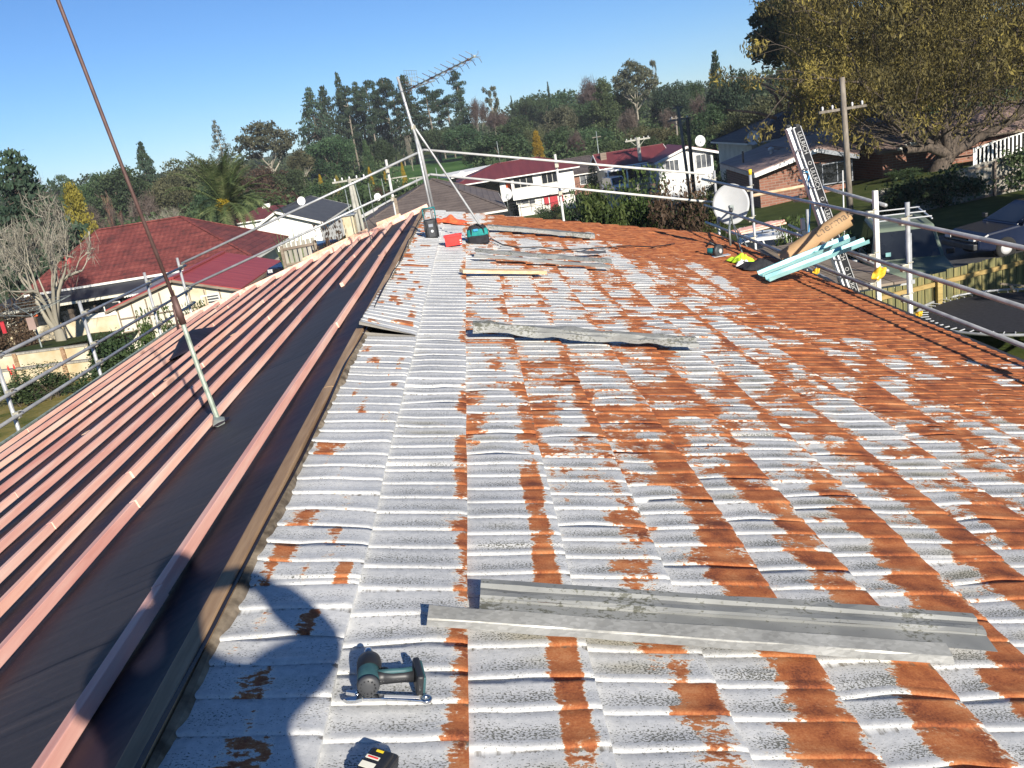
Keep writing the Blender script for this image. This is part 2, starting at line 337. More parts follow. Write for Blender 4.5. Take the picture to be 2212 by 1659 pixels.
# ------------------------------------------------------------------ mesh helpers
def wloc(o):
    v = Vector((0, 0, 0))
    while o is not None: v += o.location; o = o.parent
    return v
def tag(o, label=None, cat=None, group=None, kind=None):
    if label: o['label'] = label
    if cat: o['category'] = cat
    if group: o['group'] = group
    if kind: o['kind'] = kind
    return o
def thing(name, label, cat, loc=(0, 0, 0), group=None):
    o = bpy.data.objects.new(name, None); C.objects.link(o); o.location = Vector(loc); o.empty_display_size = .1
    return tag(o, label, cat, group)
class MB:
    def __init__(s): s.v = []; s.f = []; s.uv = None
    def add(s, vs, fs):
        k = len(s.v); s.v += [Vector(v) for v in vs]; s.f += [tuple(i+k for i in f) for f in fs]; return s
    def box(s, c, size, rot=None, taper=None):
        c = Vector(c); hx, hy, hz = size[0]/2, size[1]/2, size[2]/2; vs = []
        for z in (-1, 1):
            t = taper if (taper and z == 1) else 1
            for x, y in ((-1, -1), (1, -1), (1, 1), (-1, 1)):
                p = Vector((x*hx*t, y*hy*t, z*hz)); vs.append(c + (rot @ p if rot is not None else p))
        return s.add(vs, [(3, 2, 1, 0), (4, 5, 6, 7), (0, 1, 5, 4), (1, 2, 6, 5), (2, 3, 7, 6), (3, 0, 4, 7)])
    def bar(s, a, b, w, h, up=(0, 0, 1)):
        """rectangular bar from a to b: w across, h along up"""
        a, b = Vector(a), Vector(b); d = (b-a).normalized(); up = Vector(up)
        x = d.cross(up)
        if x.length < 1e-4: x = d.cross(Vector((1, 0, 0)))
        x.normalize(); u = x.cross(d).normalized(); vs = []
        for p in (a, b):
            for i, j in ((-1, -1), (1, -1), (1, 1), (-1, 1)): vs.append(p + x*i*w/2 + u*j*h/2)
        return s.add(vs, [(0, 1, 2, 3), (7, 6, 5, 4), (0, 4, 5, 1), (1, 5, 6, 2), (2, 6, 7, 3), (3, 7, 4, 0)])
    def tube(s, pts, r, n=10, cap=True):
        pts = [Vector(p) for p in pts]; rs = r if isinstance(r, (list, tuple)) else [r]*len(pts)
        k = len(s.v); prev = None
        for i, p in enumerate(pts):
            d = ((pts[min(i+1, len(pts)-1)] - pts[max(i-1, 0)])).normalized()
            if prev is None:
                x = d.cross(Vector((0, 0, 1)))
                if x.length < .05: x = d.cross(Vector((1, 0, 0)))
            else: x = prev - d*prev.dot(d)
            x.normalize(); prev = x; y = d.cross(x)
            for j in range(n):
                a = 2*PI*j/n; s.v.append(p + (x*math.cos(a) + y*math.sin(a))*rs[i])
        for i in range(len(pts)-1):
            for j in range(n):
                a, b_ = k+i*n+j, k+i*n+(j+1) % n; s.f.append((a, b_, b_+n, a+n))
        if cap: s.f.append(tuple(k+j for j in range(n))[::-1]); s.f.append(tuple(k+(len(pts)-1)*n+j for j in range(n)))
        return s
    def prism(s, poly, depth):
        """poly: list of 3-D points of one face, depth: Vector"""
        n = len(poly); d = Vector(depth); vs = [Vector(p) for p in poly] + [Vector(p)+d for p in poly]
        return s.add(vs, [tuple(range(n))[::-1], tuple(range(n, 2*n))] + [(i, (i+1) % n, n+(i+1) % n, n+i) for i in range(n)])
    def lathe(s, prof, c, axis=(0, 0, 1), n=20):
        c = Vector(c); ax = Vector(axis).normalized(); x = ax.orthogonal().normalized(); y = ax.cross(x); k = len(s.v)
        for r, h in prof:
            for j in range(n):
                a = 2*PI*j/n; s.v.append(c + ax*h + (x*math.cos(a)+y*math.sin(a))*r)
        for i in range(len(prof)-1):
            for j in range(n):
                a, b_ = k+i*n+j, k+i*n+(j+1) % n; s.f.append((a, b_, b_+n, a+n))
        return s
    def ball(s, c, r, n=10, m=7):
        c = Vector(c); r = Vector(r) if not isinstance(r, (int, float)) else Vector((r, r, r)); k = len(s.v)
        for i in range(m+1):
            t = PI*i/m
            for j in range(n):
                a = 2*PI*j/n; s.v.append(c + Vector((r.x*math.sin(t)*math.cos(a), r.y*math.sin(t)*math.sin(a), r.z*math.cos(t))))
        for i in range(m):
            for j in range(n):
                a, b_ = k+i*n+j, k+i*n+(j+1) % n; s.f.append((a, a+n, b_+n, b_))
        return s
    def build(s, name, mat, parent=None, smooth=False, bevel=0, solid=0, sub=0):
        off = wloc(parent) if parent is not None else Vector((0, 0, 0))
        me = bpy.data.meshes.new(name); me.from_pydata([v-off for v in s.v], [], s.f); me.update()
        me.materials.append(MATS[mat] if isinstance(mat, str) else mat)
        if smooth:
            me.polygons.foreach_set('use_smooth', [True]*len(me.polygons))
        o = bpy.data.objects.new(name, me); C.objects.link(o); o.parent = parent
        if bevel:
            b = o.modifiers.new('bevel', 'BEVEL'); b.width = bevel; b.segments = 2; b.limit_method = 'ANGLE'
        if solid:
            b = o.modifiers.new('solid', 'SOLIDIFY'); b.thickness = solid; b.offset = 0
        if sub:
            b = o.modifiers.new('sub', 'SUBSURF'); b.levels = b.render_levels = sub
        if smooth and not sub:
            try:
                me.shade_auto_smooth = None
            except Exception: pass
        return o
def rootset(o, loc):
    """move a top-level mesh's origin to its base"""
    loc = Vector(loc); o.data.transform(Matrix.Translation(-loc)); o.location = loc; return o
def face_box(mb, p0, p1, n, t):
    pass
def copy_tree(root, loc, rotz=0, scale=None, label=None, group=None):
    r = root.copy(); C.objects.link(r); r.location = loc; r.rotation_euler = (0, 0, rotz)
    if scale: r.scale = scale
    if label: r['label'] = label
    if group: r['group'] = group
    for ch in list(root.children):
        c = ch.copy(); C.objects.link(c); c.parent = r
        for g in list(ch.children):
            d = g.copy(); C.objects.link(d); d.parent = c
    return r
def vnoise(x, y, seed=0):
    """smooth value noise on arrays, 0..1"""
    x = np.asarray(x, float); y = np.asarray(y, float)
    xi, yi = np.floor(x).astype(int), np.floor(y).astype(int); fx, fy = x-xi, y-yi
    fx = fx*fx*(3-2*fx); fy = fy*fy*(3-2*fy)
    def h(a, b):
        n = (a*374761393 + b*668265263 + seed*1442695041) & 0x7fffffff
        n = ((n ^ (n >> 13))*1274126177) & 0x7fffffff
        return ((n ^ (n >> 16)) & 0xffff)/65535.
    return (h(xi, yi)*(1-fx)+h(xi+1, yi)*fx)*(1-fy) + (h(xi, yi+1)*(1-fx)+h(xi+1, yi+1)*fx)*fy
def sst(x, a, b):
    t = np.clip((x-a)/(b-a), 0, 1); return t*t*(3-2*t)
_tc = {}
def text_pts(s, size):
    """letters as flat polygons (verts, faces) centred on the origin in the XY plane"""
    if (s, size) in _tc: return _tc[(s, size)]
    cu = bpy.data.curves.new('t', 'FONT'); cu.body = s; cu.size = size; cu.align_x = 'CENTER'; cu.align_y = 'CENTER'; cu.resolution_u = 3
    o = bpy.data.objects.new('t', cu); C.objects.link(o); bpy.context.view_layer.update()
    me = o.evaluated_get(bpy.context.evaluated_depsgraph_get()).to_mesh()
    r = ([v.co.copy() for v in me.vertices], [tuple(p.vertices) for p in me.polygons])
    o.evaluated_get(bpy.context.evaluated_depsgraph_get()).to_mesh_clear()
    bpy.data.objects.remove(o); bpy.data.curves.remove(cu); _tc[(s, size)] = r; return r
def text(mb, s, size, c, ux, uy, bend=None):
    vs, fs = text_pts(s, size); c = Vector(c); ux = Vector(ux).normalized(); uy = Vector(uy).normalized()
    if bend: return mb.add([bend(v.x, v.y) for v in vs], fs)
    return mb.add([c+ux*v.x+uy*v.y for v in vs], fs)

# ================================================================== the ground
_px = [-200, 24, 40, 55, 75, 100, 130, 160, 200, 260, 330, 500, 900, 3500]
_pz = [-5.75, -5.75, -7.1, -7.8, -8.9, -11.3, -10.6, -9.0, -7.2, -6.2, -4.5, 0, 4, -4]
def gz(x, y):
    """height of the terrain"""
    r = math.hypot(x*.55, y) if y > 0 else y
    z = float(np.interp(r, _px, _pz))
    z += 2.2*float(np.clip((-x-2)/14, 0, 1))*math.exp(-((y-98)/32)**2)
    z -= .8*float(np.clip((-x-8)/8, 0, 1))*math.exp(-((y-50)/7)**2)
    if x > 12: z += 1.1*float(np.clip((x-16)/14, 0, 1))*math.exp(-((y-58)/22)**2)
    return z + EYE
def terrain():
    def axis(lo, hi, near, n):
        a = np.linspace(-1, 1, n); return np.sign(a)*np.abs(a)**2.6*hi if lo < 0 else near+(a*.5+.5)**2.3*(hi-near)
    xs = np.sign(np.linspace(-1, 1, 121))*np.abs(np.linspace(-1, 1, 121))**2.4*1800
    ys = np.concatenate([np.linspace(-120, 0, 9)[:-1], np.linspace(0, 1, 130)**2.2*3200])
    mb = MB()
    for y in ys:
        for x in xs: mb.v.append(Vector((x, y, gz(x, y))))
    n = len(xs)
    for j in range(len(ys)-1):
        for i in range(n-1): mb.f.append((j*n+i, j*n+i+1, (j+1)*n+i+1, (j+1)*n+i))
    tag(mb.build('ground', 'garden_grass', smooth=True), kind='structure')
    def patch(name, mat, poly, lift=.03, sub=14):
        mb = MB(); a, b, c, d = [Vector((*p, 0)) for p in poly]
        for j in range(sub+1):
            for i in range(sub+1):
                u, v = i/sub, j/sub; p = (a*(1-u)+b*u)*(1-v) + (d*(1-u)+c*u)*v
                mb.v.append(Vector((p.x, p.y, gz(p.x, p.y)+lift)))
        for j in range(sub):
            for i in range(sub): mb.f.append((j*(sub+1)+i, j*(sub+1)+i+1, (j+1)*(sub+1)+i+1, (j+1)*(sub+1)+i))
        return tag(mb.build(name, mat, smooth=True), kind='structure')
    patch('lawn', 'dry_lawn', [(-26, 6), (-5.5, 6), (-7, 31), (-19, 31)], .02)
    patch('park', 'park_grass', [(-22, 150), (26, 150), (34, 262), (-40, 262)], .05, 24)
    patch('road', 'asphalt', [(9, 84), (48, 78), (50, 86), (9, 92)], .04, 20)
    patch('driveway', 'asphalt', [(8.5, 18.6), (22, 20.5), (22, 33), (6.6, 33)], .035, 10)
    # kerb beside the road
    mb = MB(); pts = [(9, 83.8), (28, 80.9), (48, 77.8)]
    for i in range(2): mb.bar(Vector((*pts[i], gz(*pts[i])+.05)), Vector((*pts[i+1], gz(*pts[i+1])+.05)), .25, .14)
    tag(mb.build('kerb', 'pole_concrete'), kind='structure')
terrain()

# ================================================================== the house whose roof is being replaced
WC = .37; NC = 15; Y0, Y1 = -3.2, 17.2; RIB = .155
own = thing('house', 'house with a rusted metal tile roof, half stripped to black paper and pink battens', 'house', (0, 7, gz(0, 7)))
TPH = np.array([0, .012, .03, .06, .10, .15, .19, .23, .255, .29, .44, .50, .53, .78]); TPZ = np.array([0, -.16, .35, .82, 1.0, .97, .86, .70, .60, .50, .16, .02, 0, 0])
def tile_slope():
    nrib = int((Y1-Y0)/RIB); yy = (np.arange(nrib)[:, None] + TPH[None, :]).ravel(); yy = np.append(yy, nrib)
    zz = np.append(np.tile(TPZ, nrib), 0.); ph = np.append(np.tile(TPH, nrib), 0.)
    ribi = np.floor(yy-1e-6).astype(int)
    U = np.array([0, .04, .12, .2, .3, .4, .5, .6, .7, .8, .88, .95, .99, 1.0])
    V = []; Fs = []; UV = []; RU = []; LI = []; DI = []; base = 0; rng = np.random.RandomState(3)
    for k in range(NC):
        u = U[None, :]; y = (Y0 + yy*RIB)[:, None]
        off = rng.uniform(0, 8.6); sheet = np.floor((yy+off)/8.6).astype(int)[:, None]; fr = ((yy+off)/8.6 - sheet[:, 0])[:, None]
        hsh = vnoise(sheet*3.7+k*11.3, sheet*1.3, 5)
        # wavering ribs, dents and lifted sheet corners
        kink = np.abs(u-.25-.5*vnoise(ribi[:, None]*.31+k*9, 0*u, 13))*sst(vnoise(ribi[:, None]*.9+k*4.3, 0*u, 14), .62, .8)
        wx = (vnoise(u*1.2+k*3.1, y*1.1, 11)-.5)*.020 + (vnoise(u*5+k*5, y*6, 12)-.5)*.004 + (hsh-.5)*.020*(u-.5)*2 - kink*.05
        dent = (vnoise(u*2.3+k*7, y*2.7, 21)-.5)*.014*sst(vnoise(u*.8+k*2, y*.9, 22), .45, .8)
        amp = .0064*(.75+.5*vnoise(ribi[:, None]*.7+k, u*2, 31))
        lap = .007*(1-fr)
        edge = sst(u, .93, 1)*(-.004)
        n = zz[:, None]*amp*(1-.25*sst(u, .97, 1)) + u*.026 + lap + dent + edge + .010*sst(hsh, .75, .95)*sst(u, .7, 1)*sst(fr, .15, 0)
        n = np.broadcast_to(n, (len(yy), len(U))).copy()
        s = k*WC + u*(WC+.012) + 0*y + (vnoise(y*2.1, 0*y+k, 41)-.5)*.012*(u > .9)
        if k == 0:                                   # the torn, lifted ridge sheet beyond 6.4 m
            lift = sst(y, 6.42, 6.44)*np.exp(-(y-6.4)/1.3)*(1-u)*.10; n = n + lift
            s = s - (1-u)*.03*(y > 6.43) + (1-u)*((vnoise(y*3, y*0, 9)-.5)*.03 - .012)
        Yw = y + wx; X = XR + s*math.cos(AR) + n*math.sin(AR); Z = EYE-HR - s*math.sin(AR) + n*math.cos(AR) - .020
        Yw = np.broadcast_to(Yw, X.shape)
        # rust
        i = ribi[:, None]
        rib = vnoise(u*2.6+7.7*k+.35*np.sin(ph[:, None]*PI), i*.97+13*k+.30*np.sin(ph[:, None]*PI), 51)-.5; rib = rib + .22*(vnoise(X*11, Yw*14, 57)-.5); low = vnoise(u*1.1+k*1.7, y*.55, 52)-.5; col = vnoise(0*u+k*5.1, y*.28, 53)-.5
        xx = X; dens = np.interp(xx, [-1, -.3, .4, 1, 2, 3, 4.6], [.25, .225, .30, .335, .375, .43, .47])
        if k == 0: r = dens + .95*(vnoise(u*6+3, i*1.0+2, 77)-.5)*sst(u, .04, .14)*(1-sst(u, .86, .95)) + .35*low + .03
        elif k == 1: r = dens - .02 + .37*sst(u, .80, .93)*sst(vnoise(y*1.8, y*0+3, 54), .22, .5) + .3*rib*(u > .5) + .12*low
        else:
            near = sst(y, 4.6, 3.4)
            eg = (vnoise(i*.83+k*5, 0*u, 58)-.5)*.26 + (vnoise(Yw*22, u*2+k, 59)-.5)*.12; band = sst(u+eg, .34 if k > 3 else .42, .66)*(1-(.8 if k < 4 else .35)*sst(u+eg*.6, .88, 1.0))
            r_near = dens - .10 + (.46 if k > 3 else .38)*band*np.interp(xx, [-.3, .3, .9], [.7, 1.0, 1.15]) + .34*rib*(1+.6*(u < .45)) + .14*low
            if k == 2: r_near = dens - .10 + .50*sst(u, .62, .72)*(1-sst(u, .90, .97)) + .26*rib*(u > .5)
            r_far = dens + .10 + .20*sst(u, .72, .95) + .12*sst(u, .30, .0) + .56*rib + .30*low + .18*col
            r = r_near*near + r_far*(1-near)
            r = r + .55*sst(xx, .1, .45)*sst(y, 13.3, 14.6)*sst(vnoise(u*1.3+k, y*1.4, 55), .12, .34)
            r = r + .28*sst(y, 11.6, 13.2)*sst(xx, 1.8, 2.4)
            bx = np.interp(y, [6.4, 7.4, 7.9, 9.3, 11.7, 14, 17], [4.2, 3.5, 2.75, 2.8, 2.95, 2.6, 2.4])
            r = r + .62*sst(xx, bx-.08, bx+.18)*sst(y, 6.8, 7.9) - .30*sst(vnoise(u*1.2+k*3, y*1.0+.3*k, 56), .66, .80)*(xx > 3.2)*(y > 7)*(y < 17)
            r = r + .10*sst(xx, 3.4, 4.2)
        lic = np.where((ph[:, None] > .24) & (ph[:, None] < .54), .95, .12)*(.25+.9*np.sin(PI*np.clip(u, 0, 1))**.6)*np.interp(k, [0, 1, 2, 6, 14], [.35, .72, .85, 1.1, 1.0])*np.interp(y, [2, 6, 10, 16], [1, 1.0, .85, .5])
        di = .25*(u > .985)*vnoise(y*3, y*0+k, 61) + .55*(u < .03)*(k > 0)*vnoise(y*4, y*0+k, 62) + (.62 if k == 0 else 0)*sst(u, .06, .0) + .48*(ph[:, None] < .02)  # dirt at seams and ridge edge, plus shade painted into the rib creases
        if k == 0: di = di + 1.0*(np.abs(y-6.44) < .03)*(u < .97)  # painted shade: blackens the gap at the lifted sheet end
        ny, nu = X.shape
        V.append(np.stack([X, Yw, Z], -1).reshape(-1, 3)); UV.append(np.stack([np.broadcast_to(s, X.shape), np.broadcast_to(y, X.shape)], -1).reshape(-1, 2))
        RU.append(np.broadcast_to(r, X.shape).reshape(-1)); LI.append(np.broadcast_to(lic, X.shape).reshape(-1)); DI.append(np.broadcast_to(di, X.shape).reshape(-1))
        idx = base + np.arange(ny*nu).reshape(ny, nu)
        q4 = np.stack([idx[:-1, :-1], idx[:-1, 1:], idx[1:, 1:], idx[1:, :-1]], -1)
        if k == 0: jr = int(np.searchsorted(y[:, 0], 6.43)); q4 = np.delete(q4, jr-1, 0)     # open end of the lifted sheet
        Fs.append(q4.reshape(-1, 4))
        base += ny*nu
        # the turned-down front lip of the course
        lx = X[:, -1]; lip = np.stack([lx - .030*math.sin(AR), Yw[:, -1], Z[:, -1]-.030*math.cos(AR)], -1)
        V.append(lip); UV.append(np.stack([s[:, -1]+.03 if s.shape[1] > 1 else s[:, 0], y[:, 0]], -1)); RU.append(np.broadcast_to(r, X.shape)[:, -1]); LI.append(0*lx); DI.append(.35*vnoise(y[:, 0]*3, y[:, 0]*0+k, 63))
        li = base + np.arange(ny); e = idx[:, -1]
        Fs.append(np.stack([e[:-1], li[:-1], li[1:], e[1:]], -1)); base += ny
    V = np.concatenate(V) - np.array(own.location); Fs = np.concatenate(Fs); UV = np.concatenate(UV)
    me = bpy.data.meshes.new('metal_tile_slope'); me.vertices.add(len(V)); me.vertices.foreach_set('co', V.ravel())
    me.loops.add(len(Fs)*4); me.loops.foreach_set('vertex_index', Fs.ravel().astype(np.int32))
    me.polygons.add(len(Fs)); me.polygons.foreach_set('loop_start', np.arange(len(Fs), dtype=np.int32)*4); me.polygons.foreach_set('loop_total', np.full(len(Fs), 4, np.int32))
    me.update(calc_edges=True); me.validate()
    uvl = me.uv_layers.new(name='UVMap'); uvl.data.foreach_set('uv', UV[Fs.ravel()].ravel())
    for nme, a in (('rust', RU), ('lich', LI), ('dirt', DI)):
        at = me.attributes.new(nme, 'FLOAT', 'POINT'); at.data.foreach_set('value', np.concatenate(a).astype(np.float32))
    me.polygons.foreach_set('use_smooth', np.ones(len(Fs), bool)); me.materials.append(MATS['rusted_zinc_tiles'])
    o = bpy.data.objects.new('metal_tile_slope', me); C.objects.link(o); o.parent = own
tile_slope()
def own_house():
    # building paper on the stripped side, gently billowing between the rafters
    mb = MB(); qs = np.linspace(-.02, 5.30, 60); ys = np.linspace(Y0, 17.05, 150); lap = []
    for y in ys:
        for q in qs:
            h = -.012 + .016*(vnoise(q*1.4, y*1.1, 71)-.5)*2 + .012*(vnoise(q*5+y*2, y*1.5-q*2, 72)-.5)*math.exp(-((q-.9)/2)**2)
            if q < .13: h += .03*(1-q/.13)
            mb.v.append(LL(q, y, h)); lap.append(1.0 if (.40 < q < .95 - .0*y) else 0.)
    n = len(qs)
    for j in range(len(ys)-1):
        for i in range(n-1): mb.f.append((j*n+i, (j+1)*n+i, (j+1)*n+i+1, j*n+i+1))
    o = mb.build('building_paper', 'black_building_paper', own, smooth=True)
    a = o.data.attributes.new('lap', 'FLOAT', 'POINT'); a.data.foreach_set('value', lap)
    # dark sheet added under the lifted ridge tile to blacken the shaded gap
    mb = MB(); mb.add([RR(-.02, 6.0, -.045), RR(.42, 6.0, -.02), RR(.42, 9.5, -.02), RR(-.02, 9.5, -.045)], [(0, 1, 2, 3)]); mb.build('dark_gap_sheet', 'black_building_paper', own)
    # ridge timber between the two sides, with crumbling bedding against the first tiles
    mb = MB(); k = 5
    for i in range(k):
        a, b = Y0 + (17.2-Y0)*i/k, Y0 + (17.2-Y0)*(i+1)/k - .004; j = random.uniform(-.004, .004)
        mb.bar(RIDGE + Vector((-.044+j, a, -.022)), RIDGE + Vector((-.044+j+random.uniform(-.004, .004), b, -.022)), .060, .09)
    mb.build('ridge_timber', 'weathered_ridge_timber', own, bevel=.006)
    mb = MB(); ys = np.arange(Y0, 17.2, .05); w_ = []
    for y in ys:
        e = (vnoise(y*6, 0., 81)-.5)*.05; f = (vnoise(y*3, 2., 82)-.5)*.02
        for s, h in ((-.012, -.03), (-.006, .004+f*.5), (.012+e*.25, .000+f*.5), (.035+e*.6, -.024)): mb.v.append(RR(s, y, h))
    for j in range(len(ys)-1):
        for i in range(3): mb.f.append((j*4+i, j*4+i+1, (j+1)*4+i+1, (j+1)*4+i))
    mb.build('bedding', 'rubble_brown', own)
    # battens: (distance down the slope, from y, to y, sideways drift)
    rows = [(.355, Y0, 11.35, .0), (.36, 11.36, 17.1, -.10), (.73, 10.2, 17.1, .0), (1.02, Y0, 17.1, 0), (1.38, Y0, 17.1, .0), (1.70, Y0, 17.1, 0), (2.05, Y0, 17.1, 0), (2.42, Y0, 17.1, 0), (2.78, Y0, 17.1, 0),
            (3.22, Y0, 17.1, 0), (3.62, Y0, 17.1, 0), (4.02, Y0, 17.1, 0), (4.42, Y0, 17.1, 0), (4.80, Y0, 17.1, 0)]
    for ri, (q, a, b, dr) in enumerate(rows):
        y = a; off = random.uniform(1.5, 4.5)
        while y < b:
            e = min(b, y+off); off = random.uniform(4.2, 5.6); dq = random.uniform(-.010, .010); m = max(2, int((e-y)/.5)); mb = MB(); ks = random.random()*9
            for i in range(m):
                f0, f1 = y+(e-y)*i/m, y+(e-y)*(i+1)/m
                w0 = lambda yy: q + dq + dr*(yy-a)/(b-a) + .030*(vnoise(yy*.55, q*3., 91)-.5)
                pa, pb = LL(w0(f0), f0, .021), LL(w0(f1), f1, .021)
                d = (pb-pa).normalized(); x = DL
                if i == 0: mb.v += [pa - x*.021 - NL*.017, pa + x*.021 - NL*.017, pa + x*.021 + NL*.031, pa - x*.021 + NL*.031]; mb.f.append((0, 1, 2, 3))
                kk = len(mb.v); mb.v += [pb - x*.021 - NL*.017, pb + x*.021 - NL*.017, pb + x*.021 + NL*.031, pb - x*.021 + NL*.031]
                for j in range(4): mb.f.append((kk-4+j, kk+j, kk+(j+1) % 4, kk-4+(j+1) % 4))
            mb.f.append(tuple(len(mb.v)-4+j for j in range(4))[::-1])
            mb.build('batten', 'pink_treated_pine', own, bevel=.003)
            y = e + .006
    # end cuts showing pale wood
    for q, y in ((1.72, 11.3), (2.07, 9.9), (1.04, 12.8), (2.44, 8.6), (2.80, 7.4), (.36, 11.36)):
        MB().bar(LL(q, y, .056), LL(q, y+.09, .056), .040, .004, NL).build('batten_packer', 'pale_pine_along', own)
    # barge boards on the far gable and fascia on the eaves
    mb = MB(); mb.bar(LL(-.05, 17.16, .03), LL(5.2, 17.16, .03), .045, .10, NL); mb.build('barge_batten', 'pink_treated_pine', own, bevel=.004)
    mb = MB(); mb.bar(LL(1.2, 17.24, .045), LL(2.6, 17.24, .045), .05, .16, NL); mb.bar(LL(.5, 17.24, .05), LL(1.0, 17.24, .08), .05, .14, NL); mb.build('barge_board', 'pale_pine_along', own, bevel=.004)
    mb = MB(); e = RR(NC*WC+.02, 0, 0)
    mb.bar(Vector((e.x+.05, Y0, e.z-.075)), Vector((e.x+.05, Y1, e.z-.075)), .11, .10)
    mb.build('gutter', 'black_membrane', own, bevel=.01)
    el = LL(5.30, 0, 0)
    mb = MB(); mb.bar(Vector((el.x-.02, Y0, el.z-.06)), Vector((el.x-.02, 17.05, el.z-.06)), .03, .12); mb.build('fascia', 'pale_green_zinc', own)
    # walls
    g = own.location.z; mb = MB(); xl, xr, yb, yf = el.x+.5, e.x-.5, Y0+.3, 16.9
    zt = min(el.z, e.z)-.1
    pent = [(xl, zt), (xl, g-.3), (xr, g-.3), (xr, zt), (xr, e.z+.02), (XR, EYE-HR-.14), (xl, el.z+.02)]
    mb.prism([Vector((x, yb, z)) for x, z in pent], (0, yf-yb, 0)); mb.build('wall', 'cream_paint', own)
own_house()
# torn sheet end: dark gap under the lifted ridge tile comes from the added dark sheet and painted edge shade

# ================================================================== scaffolding
def coupler(mb, p, s=.045):
    mb.box(p, (s*1.7, s*1.5, s*1.9)); mb.tube([p+Vector((.03, -.02, .05)), p+Vector((.09, -.03, .06))], .009, 6)
def scaffolding():
    T = .0242
    # right-hand side
    r = thing('scaffold', 'galvanised edge scaffold with three long guard rails along the gutter on the right', 'scaffold', (4.72, 7, gz(4.72, 7)), 'scaffolding round the roof')
    z = lambda k: EYE + k*4.62
    for k, a, b in ((-.369, 4.5, 18.2), (-.483, 4.5, 18.2), (-.560, 4.5, 18.2)):
        MB().tube([(4.62, a, z(k)), (4.62, b, z(k)+.02)], T, 12).build('guard_rail', 'galvanised_tube', r, True)
    for y, t, mt in ((9.7, -1.50, 'galvanised_tube'), (10.55, -1.43, 'white_steel'), (15.3, -1.47, 'galvanised_tube'), (17.6, -1.5, 'galvanised_tube'), (13.0, -2.0, 'white_steel'), (5.0, -1.5, 'galvanised_tube')):
        x = 4.715
        if mt == 'white_steel': x = 4.74; MB().bar((x, y, gz(x, y)), (x, y, EYE+t), .058, .055, (0, 1, 0)).build('standard', mt, r, bevel=.006)
        else: MB().tube([(x, y, gz(x, y)), (x, y, EYE+t)], .026, 12).build('standard', mt, r, True)
        for k in (-.369, -.483, -.560): mb = MB(); coupler(mb, Vector((4.665, y, z(k)))); mb.build('coupler', 'coupler_steel', r, bevel=.004)
    MB().tube([(4.715, 15.3, EYE-1.47), (4.715, 15.3, EYE-1.38)], .029, 12).build('end_cap', 'yellow_label', r, True)
    # outer rails and the working platform
    for z_, a, b in ((-1.62, 10.5, 14.6), (-2.42, 10.5, 15.2), (-2.95, 10.5, 16.5)):
        MB().tube([(4.84, a, EYE+z_), (5.30, b, EYE+z_)], T, 10).build('guard_rail', 'galvanised_tube', r, True)
    a, b = P(*cD(235, 1425), Y=16.2), P(*cD(680, 1340), Y=16.6)
    MB().tube([a, b], T*1.3, 10).build('ledger', 'pale_pine', r, True)
    for i in range(5):
        x = 4.98+.235*i; MB().bar((x, 12.4, EYE-3.06), (x, 16.9-.15*(i % 2), EYE-3.05), .225, .04).build('plank', 'grey_boards', r, bevel=.004)
    for y in (12.6, 14.6, 16.6): MB().bar((4.8, y, EYE-3.12), (6.2, y, EYE-3.12), .06, .06).build('transom', 'galvanised_tube', r)
    for y in (12.6, 16.6): MB().tube([(6.15, y, gz(6, y)), (6.15, y, EYE-2.4)], .026, 10).build('standard', 'galvanised_tube', r, True)
    # far gable: rails follow the slope of the roof
    r = thing('scaffold', 'scaffold across the far gable with pale guard rails climbing over the ridge', 'scaffold', (0, 18.2, gz(0, 18.2)), 'scaffolding round the roof')
    for p, q in ((cB(1770, 868), (1524, 376)), (cB(1820, 1062), (1600, 443))):
        MB().tube([P(*p, Y=18.25), P(*q, Y=18.2)], T, 12).build('guard_rail', 'white_steel', r, True)
    for p, q in ((cB(1770, 868), (-6.15, 18.25, EYE-1.72)), (cB(1820, 1062), (-6.15, 18.25, EYE-2.22))):
        MB().tube([P(*p, Y=18.3), Vector(q)], T, 12).build('guard_rail', 'galvanised_tube', r, True)
    for (px, py), mt in ((cC(750, 903), 'white_steel'), (cB(1468, 945), 'white_steel')):
        p = P(px, py, Y=18.35); MB().tube([(p.x, p.y, gz(p.x, p.y)), p], .026, 12).build('standard', mt, r, True)
        for dz in (.22, .78): mb = MB(); coupler(mb, p-Vector((0, .06, dz))); mb.build('coupler', 'coupler_steel', r, bevel=.004)
    p = P(*cB(1540, 1250), Y=17.5); MB().bar((p.x, p.y, p.z-.8), p, .06, .045, (0, 1, 0)).build('timber_stub', 'grey_boards', r)
    # left-hand side
    r = thing('scaffold', 'galvanised edge scaffold with three guard rails along the stripped left side', 'scaffold', (-6.15, 9, gz(-6.15, 9)), 'scaffolding round the roof')
    for z_ in (-1.775, -2.26, -2.55):
        MB().tube([(-6.1, 6.0, EYE+z_), (-6.1, 18.3, EYE+z_)], T, 12).build('guard_rail', 'galvanised_tube', r, True)
    for y in (10.8, 13.4, 16.2, 18.1):
        MB().tube([(-6.16, y, gz(-6.16, y)), (-6.16, y, EYE-1.58)], .026, 12).build('standard', 'galvanised_tube', r, True)
        for z_ in (-1.775, -2.26, -2.55): mb = MB(); coupler(mb, Vector((-6.12, y, EYE+z_))); mb.build('coupler', 'coupler_steel', r, bevel=.004)
scaffolding()

